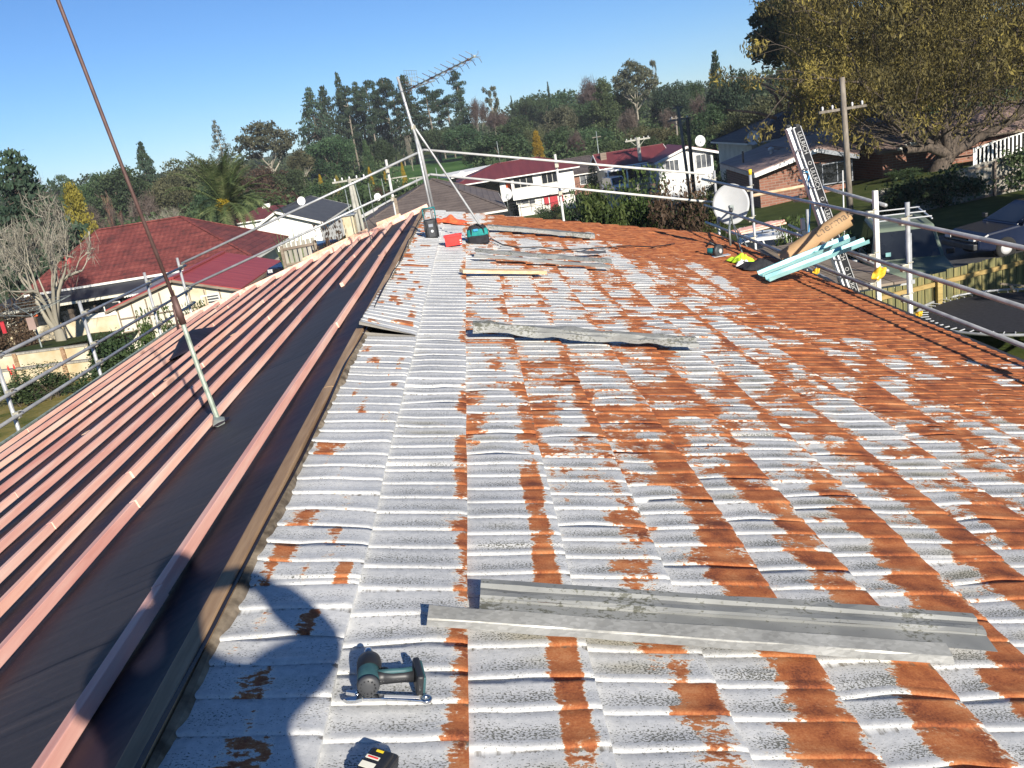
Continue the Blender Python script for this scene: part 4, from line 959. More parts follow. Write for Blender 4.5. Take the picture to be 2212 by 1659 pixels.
def edge_things():
    # big dish by the far right corner
    cen = P(1579, 441, Y=17.4); base = P(*cE(325, 555), Y=17.0); base.z = max(base.z, onR(*cE(325, 555)).z) if False else base.z
    base = onR(*cE(325, 550))
    r = dish('satellite_dish', 'large pale grey satellite dish on a tripod at the far right roof corner', cen, .385, (-.28, -.93, .22), 'dish_grey', mast_to=base+Vector((0, 0, 0)))
    for e in ((430, 555), (400, 600)): MB().tube([cen+Vector((.02, .02, -.40)), onR(*cE(*e))], .013, 6).build('strut', 'old_galvanised', r, True)
    # bundle of pink timber on the ute is built with the ute; roll and foil trays
    a, b = P(*cE(640, 660), Y=12.6), P(*cE(1085, 375), Y=11.7)
    rr = (P(*cE(1120, 345), Y=11.7)-P(*cE(1050, 400), Y=11.7)).length*.0 + .125
    a = P(*cE(655, 645), Y=12.2); b = P(*cE(1080, 372), Y=12.0)
    r = thing('cardboard_roll', 'tan cardboard-wrapped roll of building paper leaning on the guard rail', 'roll', a)
    d = (b-a).normalized(); mb = MB(); mb.tube([a, a.lerp(b, .5), b], rr, 28, cap=False); mb.build('wrapper', 'cardboard', r, True)
    mb = MB(); mb.lathe([(rr*.995, 0), (rr*.42, .004), (rr*.40, .05)], b-d*.004, -d*-1, 28); mb.build('roll_end', 'cardboard', r, True)
    mb = MB(); mb.tube([b-d*.05, b+d*.003], rr*.40, 18); mb.build('core', 'black_plastic', r)
    # printed name round the end of the wrapper
    view = (Vector((0, 0, EYE)) - b).normalized(); x = (view - d*view.dot(d)).normalized(); y = d.cross(x)
    R2 = rr+.0015; cen_t = a.lerp(b, .80)
    def bend(u, v):
        ang = -v/R2 - .35; return cen_t + d*u + (x*math.cos(ang) + y*math.sin(ang))*R2
    mb = MB(); text(mb, 'thermak', .16, cen_t, d, y, bend); mb.build('printed_name', 'print_grey', r)
    # pale blue foil trays resting on the gutter
    G = 'pale blue metal channels at the gutter'
    def tray(label, a, b, w, h):
        dd = (b-a).normalized(); up = Vector((0, 0, 1)); ac = up.cross(dd).normalized()
        o = bentsheet('metal_channel', 'pale_blue_foil', a, b, [(-w/2, h), (-w/2+.008, 0), (w/2-.008, 0), (w/2, h), (w/2+.03, h)], upn=(up-dd*up.dot(dd)).normalized(), wav=.006, seed=len(label), seg=12)
        tag(rootset(o, a), label, 'metal channel', G)
    tray('longer pale blue folded metal channel, farther of the pair under the cardboard roll', onR(*cE(520, 745), .05), P(*cE(1110, 505), Y=11.0), .20, .045)
    tray('nearer pale blue folded metal channel of the pair, its end closest to the viewer', onR(*cE(565, 775), .05), P(*cE(1205, 530), Y=10.6), .16, .05)
    # ladder
    r = thing('ladder', 'aluminium extension ladder with printed black stile leaning up past the roof edge', 'ladder', (5.3, 12.6, gz(5.3, 12.6)))
    la0, la1 = P(*cE(1050, 800), Y=12.6), P(*cD(497, 930), Y=12.9); lb0, lb1 = P(*cE(1122, 830), Y=12.35), P(*cD(562, 925), Y=12.65)
    # extend both stiles to the ground
    def ext(p, q): d = p-q; k = (p.z-gz(5.4, 12.6))/(-d.z); return p + d*k
    ga, gb = ext(la0, la1), ext(lb0, lb1); across = (lb1-la1).normalized()
    d = (la1-ga).normalized(); nrm = across.cross(d).normalized()
    nrm = nrm if nrm.dot(Vector((0, -1, 0))) > 0 else -nrm
    for p, q in ((ga, la1), (gb, lb1)):
        MB().bar(p, q, .028, .085, nrm).build('stile', 'aluminium', r, bevel=.003)
    MB().bar(ga+nrm*.05+across*.015, la1+nrm*.05+across*.015, .07, .006, nrm).build('stile_face', 'bright_white_paint' if False else 'aluminium', r)
    # narrower fly section behind
    MB().bar(ga+nrm*-.05+across*.05, la1-d*.02-nrm*.06+across*.06, .026, .06, nrm).build('fly_stile', 'aluminium', r)
    L = (la1-ga).length; n = int(L/.28)
    for i in range(n):
        t = (i+.6)*.28/L; MB().tube([ga.lerp(la1, t), gb.lerp(lb1, t)], .015, 8).build('rung', 'aluminium', r, True)
    MB().box(la1+d*.02, (.05, .09, .04)).build('stile_cap', 'black_plastic', r); MB().box(lb1+d*.02, (.05, .09, .04)).build('stile_cap', 'black_plastic', r)
    # the wide printed band on the right stile faces the viewer
    view = (Vector((0, 0, EYE))-lb0).normalized(); bx = d.cross(view).normalized()
    if bx.x < 0: bx = -bx
    fn = bx.cross(d).normalized(); fn = fn if fn.dot(view) > 0 else -fn
    MB().bar(gb+fn*.047+bx*.0, lb1+fn*.047, .088, .004, fn).build('printed_band', 'black_plastic', r)
    for k in (-1, 1): MB().bar(gb+fn*.048+bx*.047*k, lb1+fn*.048+bx*.047*k, .010, .010, fn).build('band_edge', 'aluminium', r)
    mb = MB(); Lb = (lb1-gb).length; t = .23
    while t < Lb-.2:
        text(mb, 'ULLRICH', .083, lb1 - d*t + fn*.0515, -d, bx*-1 if False else (fn.cross(-d))); t += .30
        text(mb, 'O', .075, lb1 - d*t + fn*.0515, -d, fn.cross(-d)); t += .235
    mb.build('lettering', 'silver_text', r)
    # blue rope tied on the ladder
    a = la1.lerp(ga, .13); mb = MB()
    mb.tube([a+Vector((-.03, -.05, .03)), a+Vector((.06, -.06, 0)), a+Vector((.02, -.07, -.12)), a+Vector((.05, -.06, -.4)), a+Vector((-.02, -.05, -1.0)), a+Vector((.10, -.06, -1.5))], .010, 6)
    tag(rootset(mb.build('rope', 'blue_rope', smooth=True), a), 'thin blue rope tied round the ladder top and hanging down', 'rope')
    # yellow rag / tag on the guard rail
    for k, (px, py, Y, s, lb) in enumerate(((1280, 730, 10.5, .085, 'bright yellow rag hanging from the lowest guard rail by the white post'), (875, 718, 12.3, .05, 'small scrap of yellow tape on the scaffold below the cardboard roll'), (1537, 992, 9.68, .035, 'tiny yellow tie round the foot of the nearest scaffold post'))):
        c = P(*cE(px, py), Y=Y); mb = MB(); n = 8
        for j in range(n):
            for i in range(n):
                u, v = i/(n-1)-.5, j/(n-1)-.5; mb.v.append(c + Vector((s*2*(u*.55+v*.65), .03*math.sin(u*9+v*5), s*2*(v*.75-u*.35)+.02*math.sin(u*7))))
        for j in range(n-1):
            for i in range(n-1): mb.f.append((j*n+i, j*n+i+1, (j+1)*n+i+1, (j+1)*n+i))
        tag(rootset(mb.build('yellow_rag', 'yellow_cloth', smooth=True, solid=.003), c), lb, 'rag')
edge_things()

# ================================================================== neighbouring houses
def roofuv(o):
    me = o.data; uvl = me.uv_layers.new(name='UVMap')
    for p in me.polygons:
        n = p.normal; g = Vector((n.x, n.y, 0))
        if g.length < 1e-3: g = Vector((0, -1, 0))
        g.normalize(); al = Vector((-g.y, g.x, 0)); k = max(.15, abs(n.z))
        for li in p.loop_indices:
            c = me.vertices[me.loops[li].vertex_index].co; uvl.data[li].uv = (c.dot(al), -c.dot(g)/k + 50)
def roof_part(parent, x0, x1, y0, y1, ze, ridge, mat, ov=.55, name='roof', fas='white_paint', gut=True):
    """ridge = (axis, a, b, across, z)"""
    ax, a, b, c, zr = ridge; X0, X1, Y0_, Y1_ = x0-ov, x1+ov, y0-ov, y1+ov
    A, B, D_, E_ = Vector((X0, Y0_, ze)), Vector((X1, Y0_, ze)), Vector((X1, Y1_, ze)), Vector((X0, Y1_, ze))
    if ax == 'x': R1, R2 = Vector((a, c, zr)), Vector((b, c, zr)); F = [(A, B, R2, R1), (D_, E_, R1, R2), (E_, A, R1), (B, D_, R2)]; hip = (a > X0+.3, b < X1-.3)
    else: R1, R2 = Vector((c, a, zr)), Vector((c, b, zr)); F = [(B, D_, R2, R1), (E_, A, R1, R2), (A, B, R1), (D_, E_, R2)]; hip = (a > Y0_+.3, b < Y1_-.3)
    mb = MB()
    for i, f in enumerate(F):
        if i == 2 and not hip[0]: continue
        if i == 3 and not hip[1]: continue
        if (f[-1]-f[-2]).length < .05: f = f[:-1]
        mb.add(f, [tuple(range(len(f)))])
    o = mb.build(name, mat, parent); roofuv(o); m = o.modifiers.new('solid', 'SOLIDIFY'); m.thickness = .10; m.offset = -1
    mb = MB(); t = .10
    pts = [A, B, D_, E_]
    for i in range(4):
        p, q = pts[i], pts[(i+1) % 4]
        if ax == 'x' and ((i == 1 and not hip[1]) or (i == 3 and not hip[0])):
            R = R2 if i == 1 else R1
            for u, v in ((p, R), (R, q)): mb.bar(u-Vector((0, 0, .10)), v-Vector((0, 0, .10)), .05, .1 if fas == 'grey_boards' else .2, (0, 0, 1))
        elif ax == 'y' and ((i == 0 and not hip[0]) or (i == 2 and not hip[1])):
            R = R1 if i == 0 else R2
            for u, v in ((p, R), (R, q)): mb.bar(u-Vector((0, 0, .10)), v-Vector((0, 0, .10)), .05, .1 if fas == 'grey_boards' else .2, (0, 0, 1))
        else: mb.bar(p-Vector((0, 0, .13)), q-Vector((0, 0, .13)), .10, .13, (0, 0, 1))
    mb.build('fascia', fas, o if False else parent)
    # capping along ridge and hips
    mb = MB(); mb.bar(R1+Vector((0, 0, .03)), R2+Vector((0, 0, .03)), .22, .07)
    if hip[0]:
        for q in ((A, E_) if ax == 'x' else (A, B)): mb.bar(q+Vector((0, 0, .02)), R1+Vector((0, 0, .02)), .18, .06)
    if hip[1]:
        for q in ((B, D_) if ax == 'x' else (D_, E_)): mb.bar(q+Vector((0, 0, .02)), R2+Vector((0, 0, .02)), .18, .06)
    k = mb.build('ridge_capping', mat, parent); roofuv(k)
    return o
def wall_part(parent, x0, x1, y0, y1, zb, ze, mat, gable=None, name='wall'):
    mb = MB()
    if gable is None: mb.box(((x0+x1)/2, (y0+y1)/2, (zb+ze)/2), (x1-x0, y1-y0, ze-zb))
    else:
        ax, c, zr = gable; ov = .55; zr -= .16
        if ax == 'y': mb.prism([(x0, y0, zb), (x1, y0, zb), (x1, y0, ze), (c, y0, zr), (x0, y0, ze)], (0, y1-y0, 0))
        else: mb.prism([(x0, y0, zb), (x0, y1, zb), (x0, y1, ze), (x0, c, zr), (x0, y0, ze)], (x1-x0, 0, 0))
    return mb.build(name, mat, parent)
def window(parent, c, side, w, h, pane='window_glass_dark', frame='white_paint', mull=1, trans=0, name='window'):
    c = Vector(c); n, u = {'f': (Vector((0, -1, 0)), Vector((1, 0, 0))), 'r': (Vector((1, 0, 0)), Vector((0, 1, 0))), 'l': (Vector((-1, 0, 0)), Vector((0, 1, 0)))}[side]
    z = Vector((0, 0, 1)); mb = MB(); t = .06
    def bx(cc, du, dz, dn): 
        s = u*du + z*dz + n*dn; mb.box(cc, (abs(s.x), abs(s.y), abs(s.z)))
    bx(c+z*h/2, w+2*t, t, .12); bx(c-z*h/2, w+2*t, t, .12); bx(c-u*(w/2+t/2), t, h-t, .12); bx(c+u*(w/2+t/2), t, h-t, .12)
    for i in range(mull): bx(c+u*(w*((i+1)/(mull+1)-.5)), t*.8, h-t, .10)
    for i in range(trans): bx(c+z*(h*((i+1)/(trans+1)-.5)), w, t*.7, .09)
    f = mb.build(name, frame, parent)
    mb = MB(); bx(c+n*.015, w, h-t, .03); mb.build('pane', pane, f); return f
def Z(v): return v + EYE
def houses():
    # --- red tiled bungalow on the left
    b = gz(-20, 52)-.3
    r = thing('house', 'low cream bungalow with a large red hipped tile roof and a red flue', 'house', (-20.5, 58, b))
    wall_part(r, -26.7, -14.3, 53.6, 62.6, b, Z(-5.35), 'cream_paint')
    ro = roof_part(r, -26.7, -14.3, 53.6, 62.6, Z(-5.3), ('x', -24.2, -18.9, 58.1, Z(-2.55)), 'red_tile_roof', .75)
    # glazed lean-to
    wall_part(r, -28.0, -18.6, 50.9, 53.5, b, Z(-7.05), 'dirty_cream', name='lean_to_wall')
    wall_part(r, -27.9, -18.7, 51.0, 53.5, Z(-7.05), Z(-5.95), 'window_glass_dark', name='lean_to_glazing')
    MB().add([(-28.5, 50.2, Z(-5.86)), (-14.4, 50.2, Z(-5.86)), (-14.4, 53.4, Z(-5.52)), (-28.5, 53.4, Z(-5.52))], [(0, 1, 2, 3)]).build('lean_to_roof', 'black_membrane', r, solid=.10)
    MB().bar((-28.5, 50.14, Z(-5.93)), (-18.6, 50.14, Z(-5.93)), .06, .14).build('lean_to_fascia', 'cream_paint', r)
    for x, w in ((-27.5, .6), (-26.1, .12), (-24.0, .28), (-22.6, .10), (-20.9, .12), (-19.0, .6)): MB().box((x, 50.9, Z(-6.5)), (w, .12, 1.12)).build('mullion', 'bark_dark' if w < .4 else 'cream_paint', r)
    MB().box((-22.2, 50.86, Z(-6.95)), (2.6, .06, .25)).build('sill_panel', 'white_paint', r)
    MB().box((-21.6, 50.84, Z(-6.55)), (1.0, .05, .5)).build('inner_sash', 'white_paint', r); MB().box((-21.6, 50.80, Z(-6.55)), (.84, .04, .38)).build('inner_pane', 'window_glass_dark', r)
    MB().box((-26.0, 50.85, Z(-6.2)), (.22, .05, .5)).build('orange_towel', 'orange_cloth', r)
    # flat awning
    a = [(-19.4, 47.6, Z(-5.72)), (-13.2, 47.6, Z(-5.62)), (-13.2, 53.0, Z(-5.40)), (-19.4, 53.0, Z(-5.50))]
    MB().add(a, [(0, 1, 2, 3)]).build('awning_roof', 'grey_sheet', r, solid=.07)
    mb = MB()
    for i in range(44): mb.tube([(-19.4+i*.14, 47.5, Z(-5.74)+.10*i/44), (-19.4+i*.14, 47.9, Z(-5.73)+.10*i/44)], .06, 6)
    mb.build('awning_edge', 'white_paint', r)
    for x in (-18.2, -13.6): MB().bar((x, 48, b), (x, 48, Z(-5.75)), .1, .1, (0, 1, 0)).build('awning_post', 'grey_boards', r)
    # flue, chimney, roof aerials
    f0 = P(*cA(575, 1235), Y=55.2)
    t = MB().tube([f0-Vector((0, 0, .3)), f0+Vector((0, 0, 1.35))], .17, 12).build('flue', 'red_corrugated', r, True)
    MB().tube([f0+Vector((0, 0, 1.36)), f0+Vector((0, 0, 1.75))], .15, 12).build('flue_cap', 'black_plastic', t, True)
    MB().lathe([(.45, -.12), (.3, .1), (.17, .2)], f0+Vector((0, 0, -.1)), n=14).build('flashing_skirt', 'red_corrugated', t, True)
    c = P(*cA(560, 1000), Y=61.5); ch = MB().box(c-Vector((0, 0, .5)), (1.0, .7, 2.2)).build('chimney', 'red_brick', r); MB().box(c+Vector((0, 0, .66)), (1.15, .85, .12)).build('chimney_cap', 'pole_concrete', ch)
    for q0, q1, Y in ((cA(632, 980), cA(595, 840), 60.5), (cA(712, 990), cA(702, 880), 57)): MB().tube([P(*q0, Y=Y), P(*q1, Y=Y)], .035, 6).build('aerial_mast', 'pole_concrete', r, True)
    v0 = P(*cA(1130, 1175), Y=54.8); MB().tube([v0-Vector((0, 0, .1)), v0+Vector((0, 0, .35))], .09, 8).build('vent_pipe', 'red_corrugated', r, True)
    mb = MB()
    for q in (cA(980, 855), cA(975, 872), cA(1270, 850)): mb.box(P(*q, Y=58), (.14, .14, .1))
    # --- shed
    b = gz(-13.5, 40)-.4
    r = thing('shed', 'cream panelled garage with a bright red corrugated gable roof behind the left scaffold', 'shed', (-13.5, 42, b))
    wall_part(r, -16.2, -10.9, 38.3, 46.2, b, Z(-5.05), 'cream_paint', ('y', -13.45, Z(-4.22)))
    o = roof_part(r, -16.2, -10.9, 38.3, 46.2, Z(-5.03), ('y', 38.0, 46.5, -13.4, Z(-4.15)), 'red_corrugated', .3, fas='grey_boards')
    mb = MB()
    for i in range(9): mb.box((-16.1+i*.64, 38.27, (b+Z(-4.75))/2 - (.15 if i in (0, 8) else 0)), (.05, .05, Z(-4.95)-b + (.35 if 2 < i < 6 else 0)))
    mb.build('panel_battens', 'grey_boards', r)
    for z_ in (-5.55, -6.15): MB().box((-13.5, 38.26, Z(z_)), (5.2, .05, .05)).build('rail_batten', 'grey_boards', r)
    window(r, P(*cF(1462, 280), Y=38.3), 'f', .7, .5, 'curtained_glass', 'white_paint', 0, 3, 'louvre_window')
    MB().box(P(*cF(1370, 300), Y=38.28), (.9, .06, 1.3)).build('side_door', 'dirty_cream', r)
    # --- white house with charcoal roof
    ap = P(*cB(600, 1350), Y=80); rc = P(*cB(985, 1435), Y=80); lc = P(*cB(462, 1428), Y=80); bk = P(*cB(1050, 1235), Y=99); b = gz(-17, 85)-.5
    r = thing('house', 'plain white gabled house with a charcoal roof and a dish on its ridge', 'house', ((rc.x+lc.x)/2, 88, b))
    xl = min(lc.x, ap.x-(rc.x-ap.x)*.75); ze = rc.z
    wall_part(r, xl+.4, rc.x-.5, 80, 98, b, ze, 'bright_white_paint', ('y', ap.x, ap.z))
    roof_part(r, xl+.4, rc.x-.5, 80, 98, ze, ('y', 79.5, 98.5, ap.x, ap.z), 'charcoal_tile', .5)
    dish('satellite_dish', 'small white dish on the ridge of the white charcoal-roofed house', P(*cB(800, 1272), Y=88), .42, (.1, -.95, .3), 'dish_white', mast_to=P(*cB(812, 1310), Y=88), group='dishes on the far houses', detail=False)
    dish('satellite_dish', 'small white dish at the far right end of the charcoal roof', P(*cB(1403, 1240), Y=92), .38, (.1, -.95, .3), 'dish_white', mast_to=P(*cB(1405, 1290), Y=92), group='dishes on the far houses', detail=False)
    # white carport and fence behind the pole
    c0, c1 = P(*cB(1270, 1400), Y=74), P(*cB(1510, 1268), Y=84); b = gz(-9, 78)
    r = thing('carport', 'white open-framed carport just left of the brown roofed house', 'carport', (c0.x, 78, b))
    mb = MB().bar(c0, c1, .18, .22).build('beam', 'bright_white_paint', r)
    for t in (0, .33, .66, 1): p = c0.lerp(c1, t); MB().bar((p.x, p.y, b-.3), p, .16, .16, (0, 1, 0)).build('post', 'bright_white_paint', r)
    # cream outbuilding below it
    p = P(*cB(1170, 1420), Y=60); b = gz(p.x, 60)-.3
    r = thing('outbuilding', 'little cream corrugated outbuilding behind the concrete power pole', 'shed', (p.x, 60, b))
    wall_part(r, p.x-.4, p.x+.35, 60, 61, b, p.z+.25, 'dirty_cream'); MB().box((p.x, 60.5, p.z+.30), (1.0, 1.3, .08)).build('roof', 'grey_sheet', r)
    # --- small red roof behind the palm
    p = P(*cB(490, 1350), Y=105); b = gz(p.x, 105)-.5
    r = thing('house', 'little white house with a dark red roof half hidden by the palm', 'house', (p.x, 108, b))
    wall_part(r, p.x-3.6, p.x+3.4, 105, 113, b, p.z-.85, 'bright_white_paint'); roof_part(r, p.x-3.6, p.x+3.4, 105, 113, p.z-.85, ('x', p.x-1.4, p.x+1, 109, p.z+.15), 'maroon_tile_roof', .5)
    MB().box((p.x-.3, 109, p.z+.3), (.9, .6, .5)).build('chimney', 'white_paint', r)
    # --- brown roof just beyond our gable
    b = gz(-3, 70)-.3
    r = thing('house', 'house with a weathered dark brown hipped roof directly beyond the far gable', 'house', (-3.5, 71, b))
    wall_part(r, -8.7, 1.4, 63.6, 79.4, b, Z(-5.75), 'cream_paint'); roof_part(r, -8.7, 1.4, 63.6, 79.4, Z(-5.7), ('y', 71.0, 71.6, -3.2, Z(-3.30)), 'weathered_brown_tile', .6)
    dish('satellite_dish', 'grey dish on a post at the right corner of the brown roof', P(*cC(370, 1215), Y=66), .44, (.15, -.93, .3), 'dish_grey', mast_to=Vector((P(*cC(375, 1290), Y=66).x, 66, Z(-6.2))), group='dishes on the far houses', detail=False)
    mb = MB()   # handrail
    r = thing('handrail', 'thin dark metal handrail in front of the lower storey of the white two-storey house', 'railing', (5, 96, gz(5, 96)))
    for z_ in (0, .35, .7): MB().tube([P(*cC(385, 1290), Y=96)+Vector((0, 0, z_-.7)), P(*cC(640, 1240), Y=98)+Vector((0, 0, z_-.7))], .025, 5).build('rail', 'black_plastic', r)
    for t in (0, .33, .66, 1): p = P(*cC(385, 1290), Y=96).lerp(P(*cC(640, 1240), Y=98), t); MB().tube([p-Vector((0, 0, 1.6)), p], .03, 5).build('post', 'black_plastic', r)
    # --- two-storey white house, red roof
    b = gz(8, 108)-.3
    r = thing('house', 'white two-storey house with dark red roof, red doors below and wide windows above', 'house', (6, 112, b))
    wall_part(r, 4.4, 12.0, 108, 117, Z(-9.0), Z(-6.2), 'bright_white_paint', name='upper_wall'); wall_part(r, 4.9, 11.9, 108.7, 117, b, Z(-9.0), 'white_paint', name='lower_wall')
    wall_part(r, -1.4, 4.4, 110.5, 117, b, Z(-6.35), 'window_glass_dark', name='carport_shade_block'); MB().box((3.4, 109.0, Z(-7.6)), (.7, .25, 2.8)).build('carport_post', 'bright_white_paint', r)  # solid dark block painted in for the black shade of the open carport
    MB().box((4.05, 109.2, Z(-7.3)), (.45, .1, 1.2)).build('orange_shutter', 'orange_cloth', r)
    roof_part(r, -1.5, 12.0, 108, 117.5, Z(-6.1), ('x', 3.0, 8.4, 112.8, Z(-4.60)), 'maroon_metal_roof', .7, fas='bright_white_paint')
    for (cx, cy), w, h in ((cC(500, 1115), 2.3, 1.45), (cC(708, 1080), 1.9, 1.45)): window(r, P(cx, cy, Y=107.97), 'f', w, h, 'window_glass_dark', 'white_paint', 2, 0)
    for (cx, cy), w, h, nm in ((cC(683, 1262), .55, 1.2, 'red_side_panel'), (cC(745, 1280), .95, 2.1, 'red_door'), (cC(800, 1238), .5, 1.1, 'red_shutter')): MB().box(P(cx, cy, Y=108.62), (w, .08, h)).build(nm, 'red_door_paint', r)
    for i in range(3): window(r, P(*cC(470+i*50, 1275), Y=108.66), 'f', .7, .6, 'curtained_glass', 'white_paint', 0)
    dish('satellite_dish', 'small pale dish at the left end of the two-storey house roof', P(*cC(18, 1065), Y=112), .45, (.15, -.93, .3), 'dish_white', mast_to=P(*cC(22, 1110), Y=112), group='dishes on the far houses', detail=False)
    # long white roof behind it
    p, q = P(*cB(1960, 1075), Y=135), P(*cC(230, 1010), Y=140); b = gz(p.x, 138)-.3
    r = thing('house', 'long pale building with a white roof edge behind the two-storey red roofed house', 'house', (p.x+6, 138, b))
    wall_part(r, p.x, q.x+6, 136, 144, b, p.z-.6, 'grey_palings'); MB().bar((p.x-.5, 137, p.z-.1), (q.x+7, 140, q.z+.2), 9, .5).build('roof', 'bright_white_paint', r)
    # --- brown roofed brick cottage between
    p = P(*cC(985, 1000), Y=122); b = gz(p.x, 122)-.3
    r = thing('house', 'small brick house with a dark brown roof between the two red roofed houses', 'house', (p.x, 126, b))
    x0, x1 = P(*cC(860, 1080), Y=121).x, P(*cC(1115, 1060), Y=121).x; ze = P(*cC(1000, 1045), Y=121).z
    wall_part(r, x0, x1, 121, 129, b, ze, 'red_brick'); roof_part(r, x0-1, x1+.2, 121, 129, ze, ('x', x0-2, x1-.8, 125, P(*cC(1060, 905), Y=125).z), 'dark_brown_tile', .5)
    window(r, P(*cC(1020, 1095), Y=120.97), 'f', 2.4, 1.3, 'curtained_glass', 'bright_white_paint', 2)
    # --- second red roofed house with the white gable
    b = gz(22, 100)-.4
    r = thing('house', 'white house with dark red roof and wide white gable, right of the brick cottage', 'house', (22, 104, b))
    wall_part(r, 15.2, 21.5, 104, 111, b, Z(-6.75), 'cream_paint'); roof_part(r, 15.0, 22.6, 104, 111.5, Z(-6.6), ('x', 14.5, 23.0, 107.5, Z(-5.15)), 'maroon_metal_roof', .5, fas='bright_white_paint')
    gl, ga, gr = P(*cC(1535, 972), Y=99.5), P(*cC(1792, 838), Y=99.5), P(*cC(2068, 882), Y=99.5)
    zl = (gl.z+gr.z)/2
    mb = MB(); x0, x1 = gl.x+.5, gr.x-.9
    mb.prism([(x0, 100, b), (x1, 100, b), (x1, 100, gr.z-.05), (ga.x, 100, ga.z-.2), (x0, 100, gl.z+.02)], (0, 9, 0)); mb.build('gable_wall', 'bright_white_paint', r)
    for u, v, mt, nm in ((gl, ga, 'maroon_metal_roof', 'gable_roof'), (ga, gr, 'maroon_metal_roof', 'gable_roof')):
        o = MB().add([u, v, v+Vector((0, 9.5, 0)), u+Vector((0, 9.5, 0))], [(0, 1, 2, 3)]).build(nm, mt, r, solid=.10); roofuv(o)
        MB().bar(u-Vector((0, .04, .12)), v-Vector((0, .04, .12)), .08, .24).build('barge_board', 'bright_white_paint', r)
    window(r, P(*cC(1675, 995), Y=99.95), 'f', 1.45, 1.25, 'curtained_glass', 'bright_white_paint', 2); window(r, P(*cC(1925, 955), Y=99.95), 'f', 1.65, 1.5, 'curtained_glass', 'bright_white_paint', 2)
    MB().box((17.5, 103.2, Z(-7.6)), (4.5, .1, 1.3)).build('carport_shade_panel', 'window_glass_dark', r); MB().bar((15, 102.6, Z(-6.95)), (20.5, 102.6, Z(-6.95)), 1.6, .16).build('carport_beam', 'bright_white_paint', r)  # dark panel stands in for the shade inside the carport
    for x in (15.2, 17.4, 20.0): MB().bar((x, 102, b), (x, 102, Z(-7)), .18, .18, (0, 1, 0)).build('carport_post', 'bright_white_paint', r)
    c = P(*cC(1130, 915), Y=106); MB().box(c-Vector((0, 0, .3)), (.7, .6, 1.3)).build('chimney', 'grey_boards', r)
    dish('satellite_dish', 'small white dish above the wide white gable of the red roofed house', P(*cC(1898, 797), Y=103), .62, (-.1, -.95, .25), 'dish_white', mast_to=P(*cC(1902, 860), Y=103), group='dishes on the far houses', detail=False)
    # --- low pitched brick house at the right
    b = gz(22, 58)-.4
    r = thing('house', 'brick house with a low pinkish-brown roof and white verges behind the ladder', 'house', (22, 62, b))
    A_, AP, B_ = P(*cD(250, 1262), Y=57), P(*cD(708, 1078), Y=57), P(*cD(1010, 1125), Y=57.5)
    FA, FP, FB = P(*cD(0, 1190), Y=69), P(*cD(600, 940), Y=74), P(*cD(905, 925), Y=72)
    FB = Vector((FB.x+2.2, FB.y, FB.z))
    mb = MB().add([A_, AP, FP, FA], [(0, 1, 2, 3)]); o = mb.build('roof', 'pink_brown_roof', r, solid=.1); roofuv(o)
    mb = MB().add([AP, B_, FB+Vector((0, 0, -.3)), FP], [(0, 1, 2, 3)]); o = mb.build('roof', 'pink_brown_roof', r, solid=.1); roofuv(o)
    for u, v, mt in ((A_, AP, 'bright_white_paint'), (AP, B_, 'grey_sheet'), (FA, A_, 'grey_sheet')): MB().bar(u-Vector((0, .05, .14)), v-Vector((0, .05, .14)), .08, .26).build('verge_board', mt, r)
    xl, xr = A_.x+.6, B_.x-.3
    MB().prism([(xl, 58, b), (xr, 58.2, b), (xr, 58.2, B_.z-.2), (AP.x, 58, AP.z-.2), (xl, 58, A_.z-.1)], (1.0, 11, 0)).build('wall', 'red_brick', r)
    window(r, (AP.x+1.6, 57.95, Z(-6.3)), 'f', 1.9, 1.3, 'window_glass_dark', 'grey_sheet', 1); MB().box((AP.x+.1, 57.9, Z(-6.5)), (.9, .1, 2.0)).build('door', 'window_glass_dark', r)
    c = P(*cD(372, 1095), Y=64); MB().lathe([(.10, -.3), (.10, .0), (.2, .02), (.2, .18), (.06, .26), (0, .26)], c, n=12).build('roof_vent', 'dish_white', r, True)
    c = P(*cD(170, 1185), Y=62); MB().tube([c, P(*cD(165, 1100), Y=62)], .06, 6).build('vent_pipe', 'black_plastic', r)
    dish('satellite_dish', 'small white dish at the left end of the pinkish-brown roof', P(*cD(245, 1003), Y=70), .55, (-.1, -.95, .25), 'dish_white', mast_to=P(*cD(240, 1045), Y=70), group='dishes on the far houses', detail=False)
    # --- dark tiled roof behind it
    b = gz(30, 76)-.4; e0, e1 = P(*cD(372, 1000), Y=72), P(*cD(300, 985), Y=72); rd = P(*cD(520, 785), Y=79); re = P(*cD(840, 735), Y=79)
    r = thing('house', 'house with a steep dark tiled roof and little brick chimney, behind the pinkish-brown roof', 'house', (30, 78, b))
    wall_part(r, e0.x-1.0, re.x+5, 74, 84, b, e0.z-.2, 'cream_paint')
    roof_part(r, e0.x-1.0, re.x+5, 74, 84, e0.z-.2, ('x', rd.x, re.x+1, 79, rd.z), 'dark_brown_tile', .5)
    vx = P(*cD(540, 860), Y=74).x; c = P(*cD(520, 785), Y=79.5); ch = MB().box(c, (.55, .5, 1.1)).build('chimney', 'red_brick', r); MB().box(c+Vector((0, 0, .65)), (.3, .3, .5)).build('chimney_pot', 'pole_concrete', ch)
    # --- far right brick house with the white fence in front
    b = gz(31, 60)-.5; p0, p1 = P(*cD(1232, 1100), Y=58), P(*cD(1860, 1060), Y=59)
    r = thing('house', 'red brick house wall lit by the sun beside the willow trunk', 'house', (31, 60, b))
    wall_part(r, p0.x, p1.x+9, 59, 68, b, p0.z, 'red_brick'); roof_part(r, p0.x, p1.x+9, 59, 68, p0.z+.05, ('x', p0.x-.6, p1.x+9.6, 63.5, p0.z+1.5), 'pink_brown_roof', .6, fas='grey_boards')
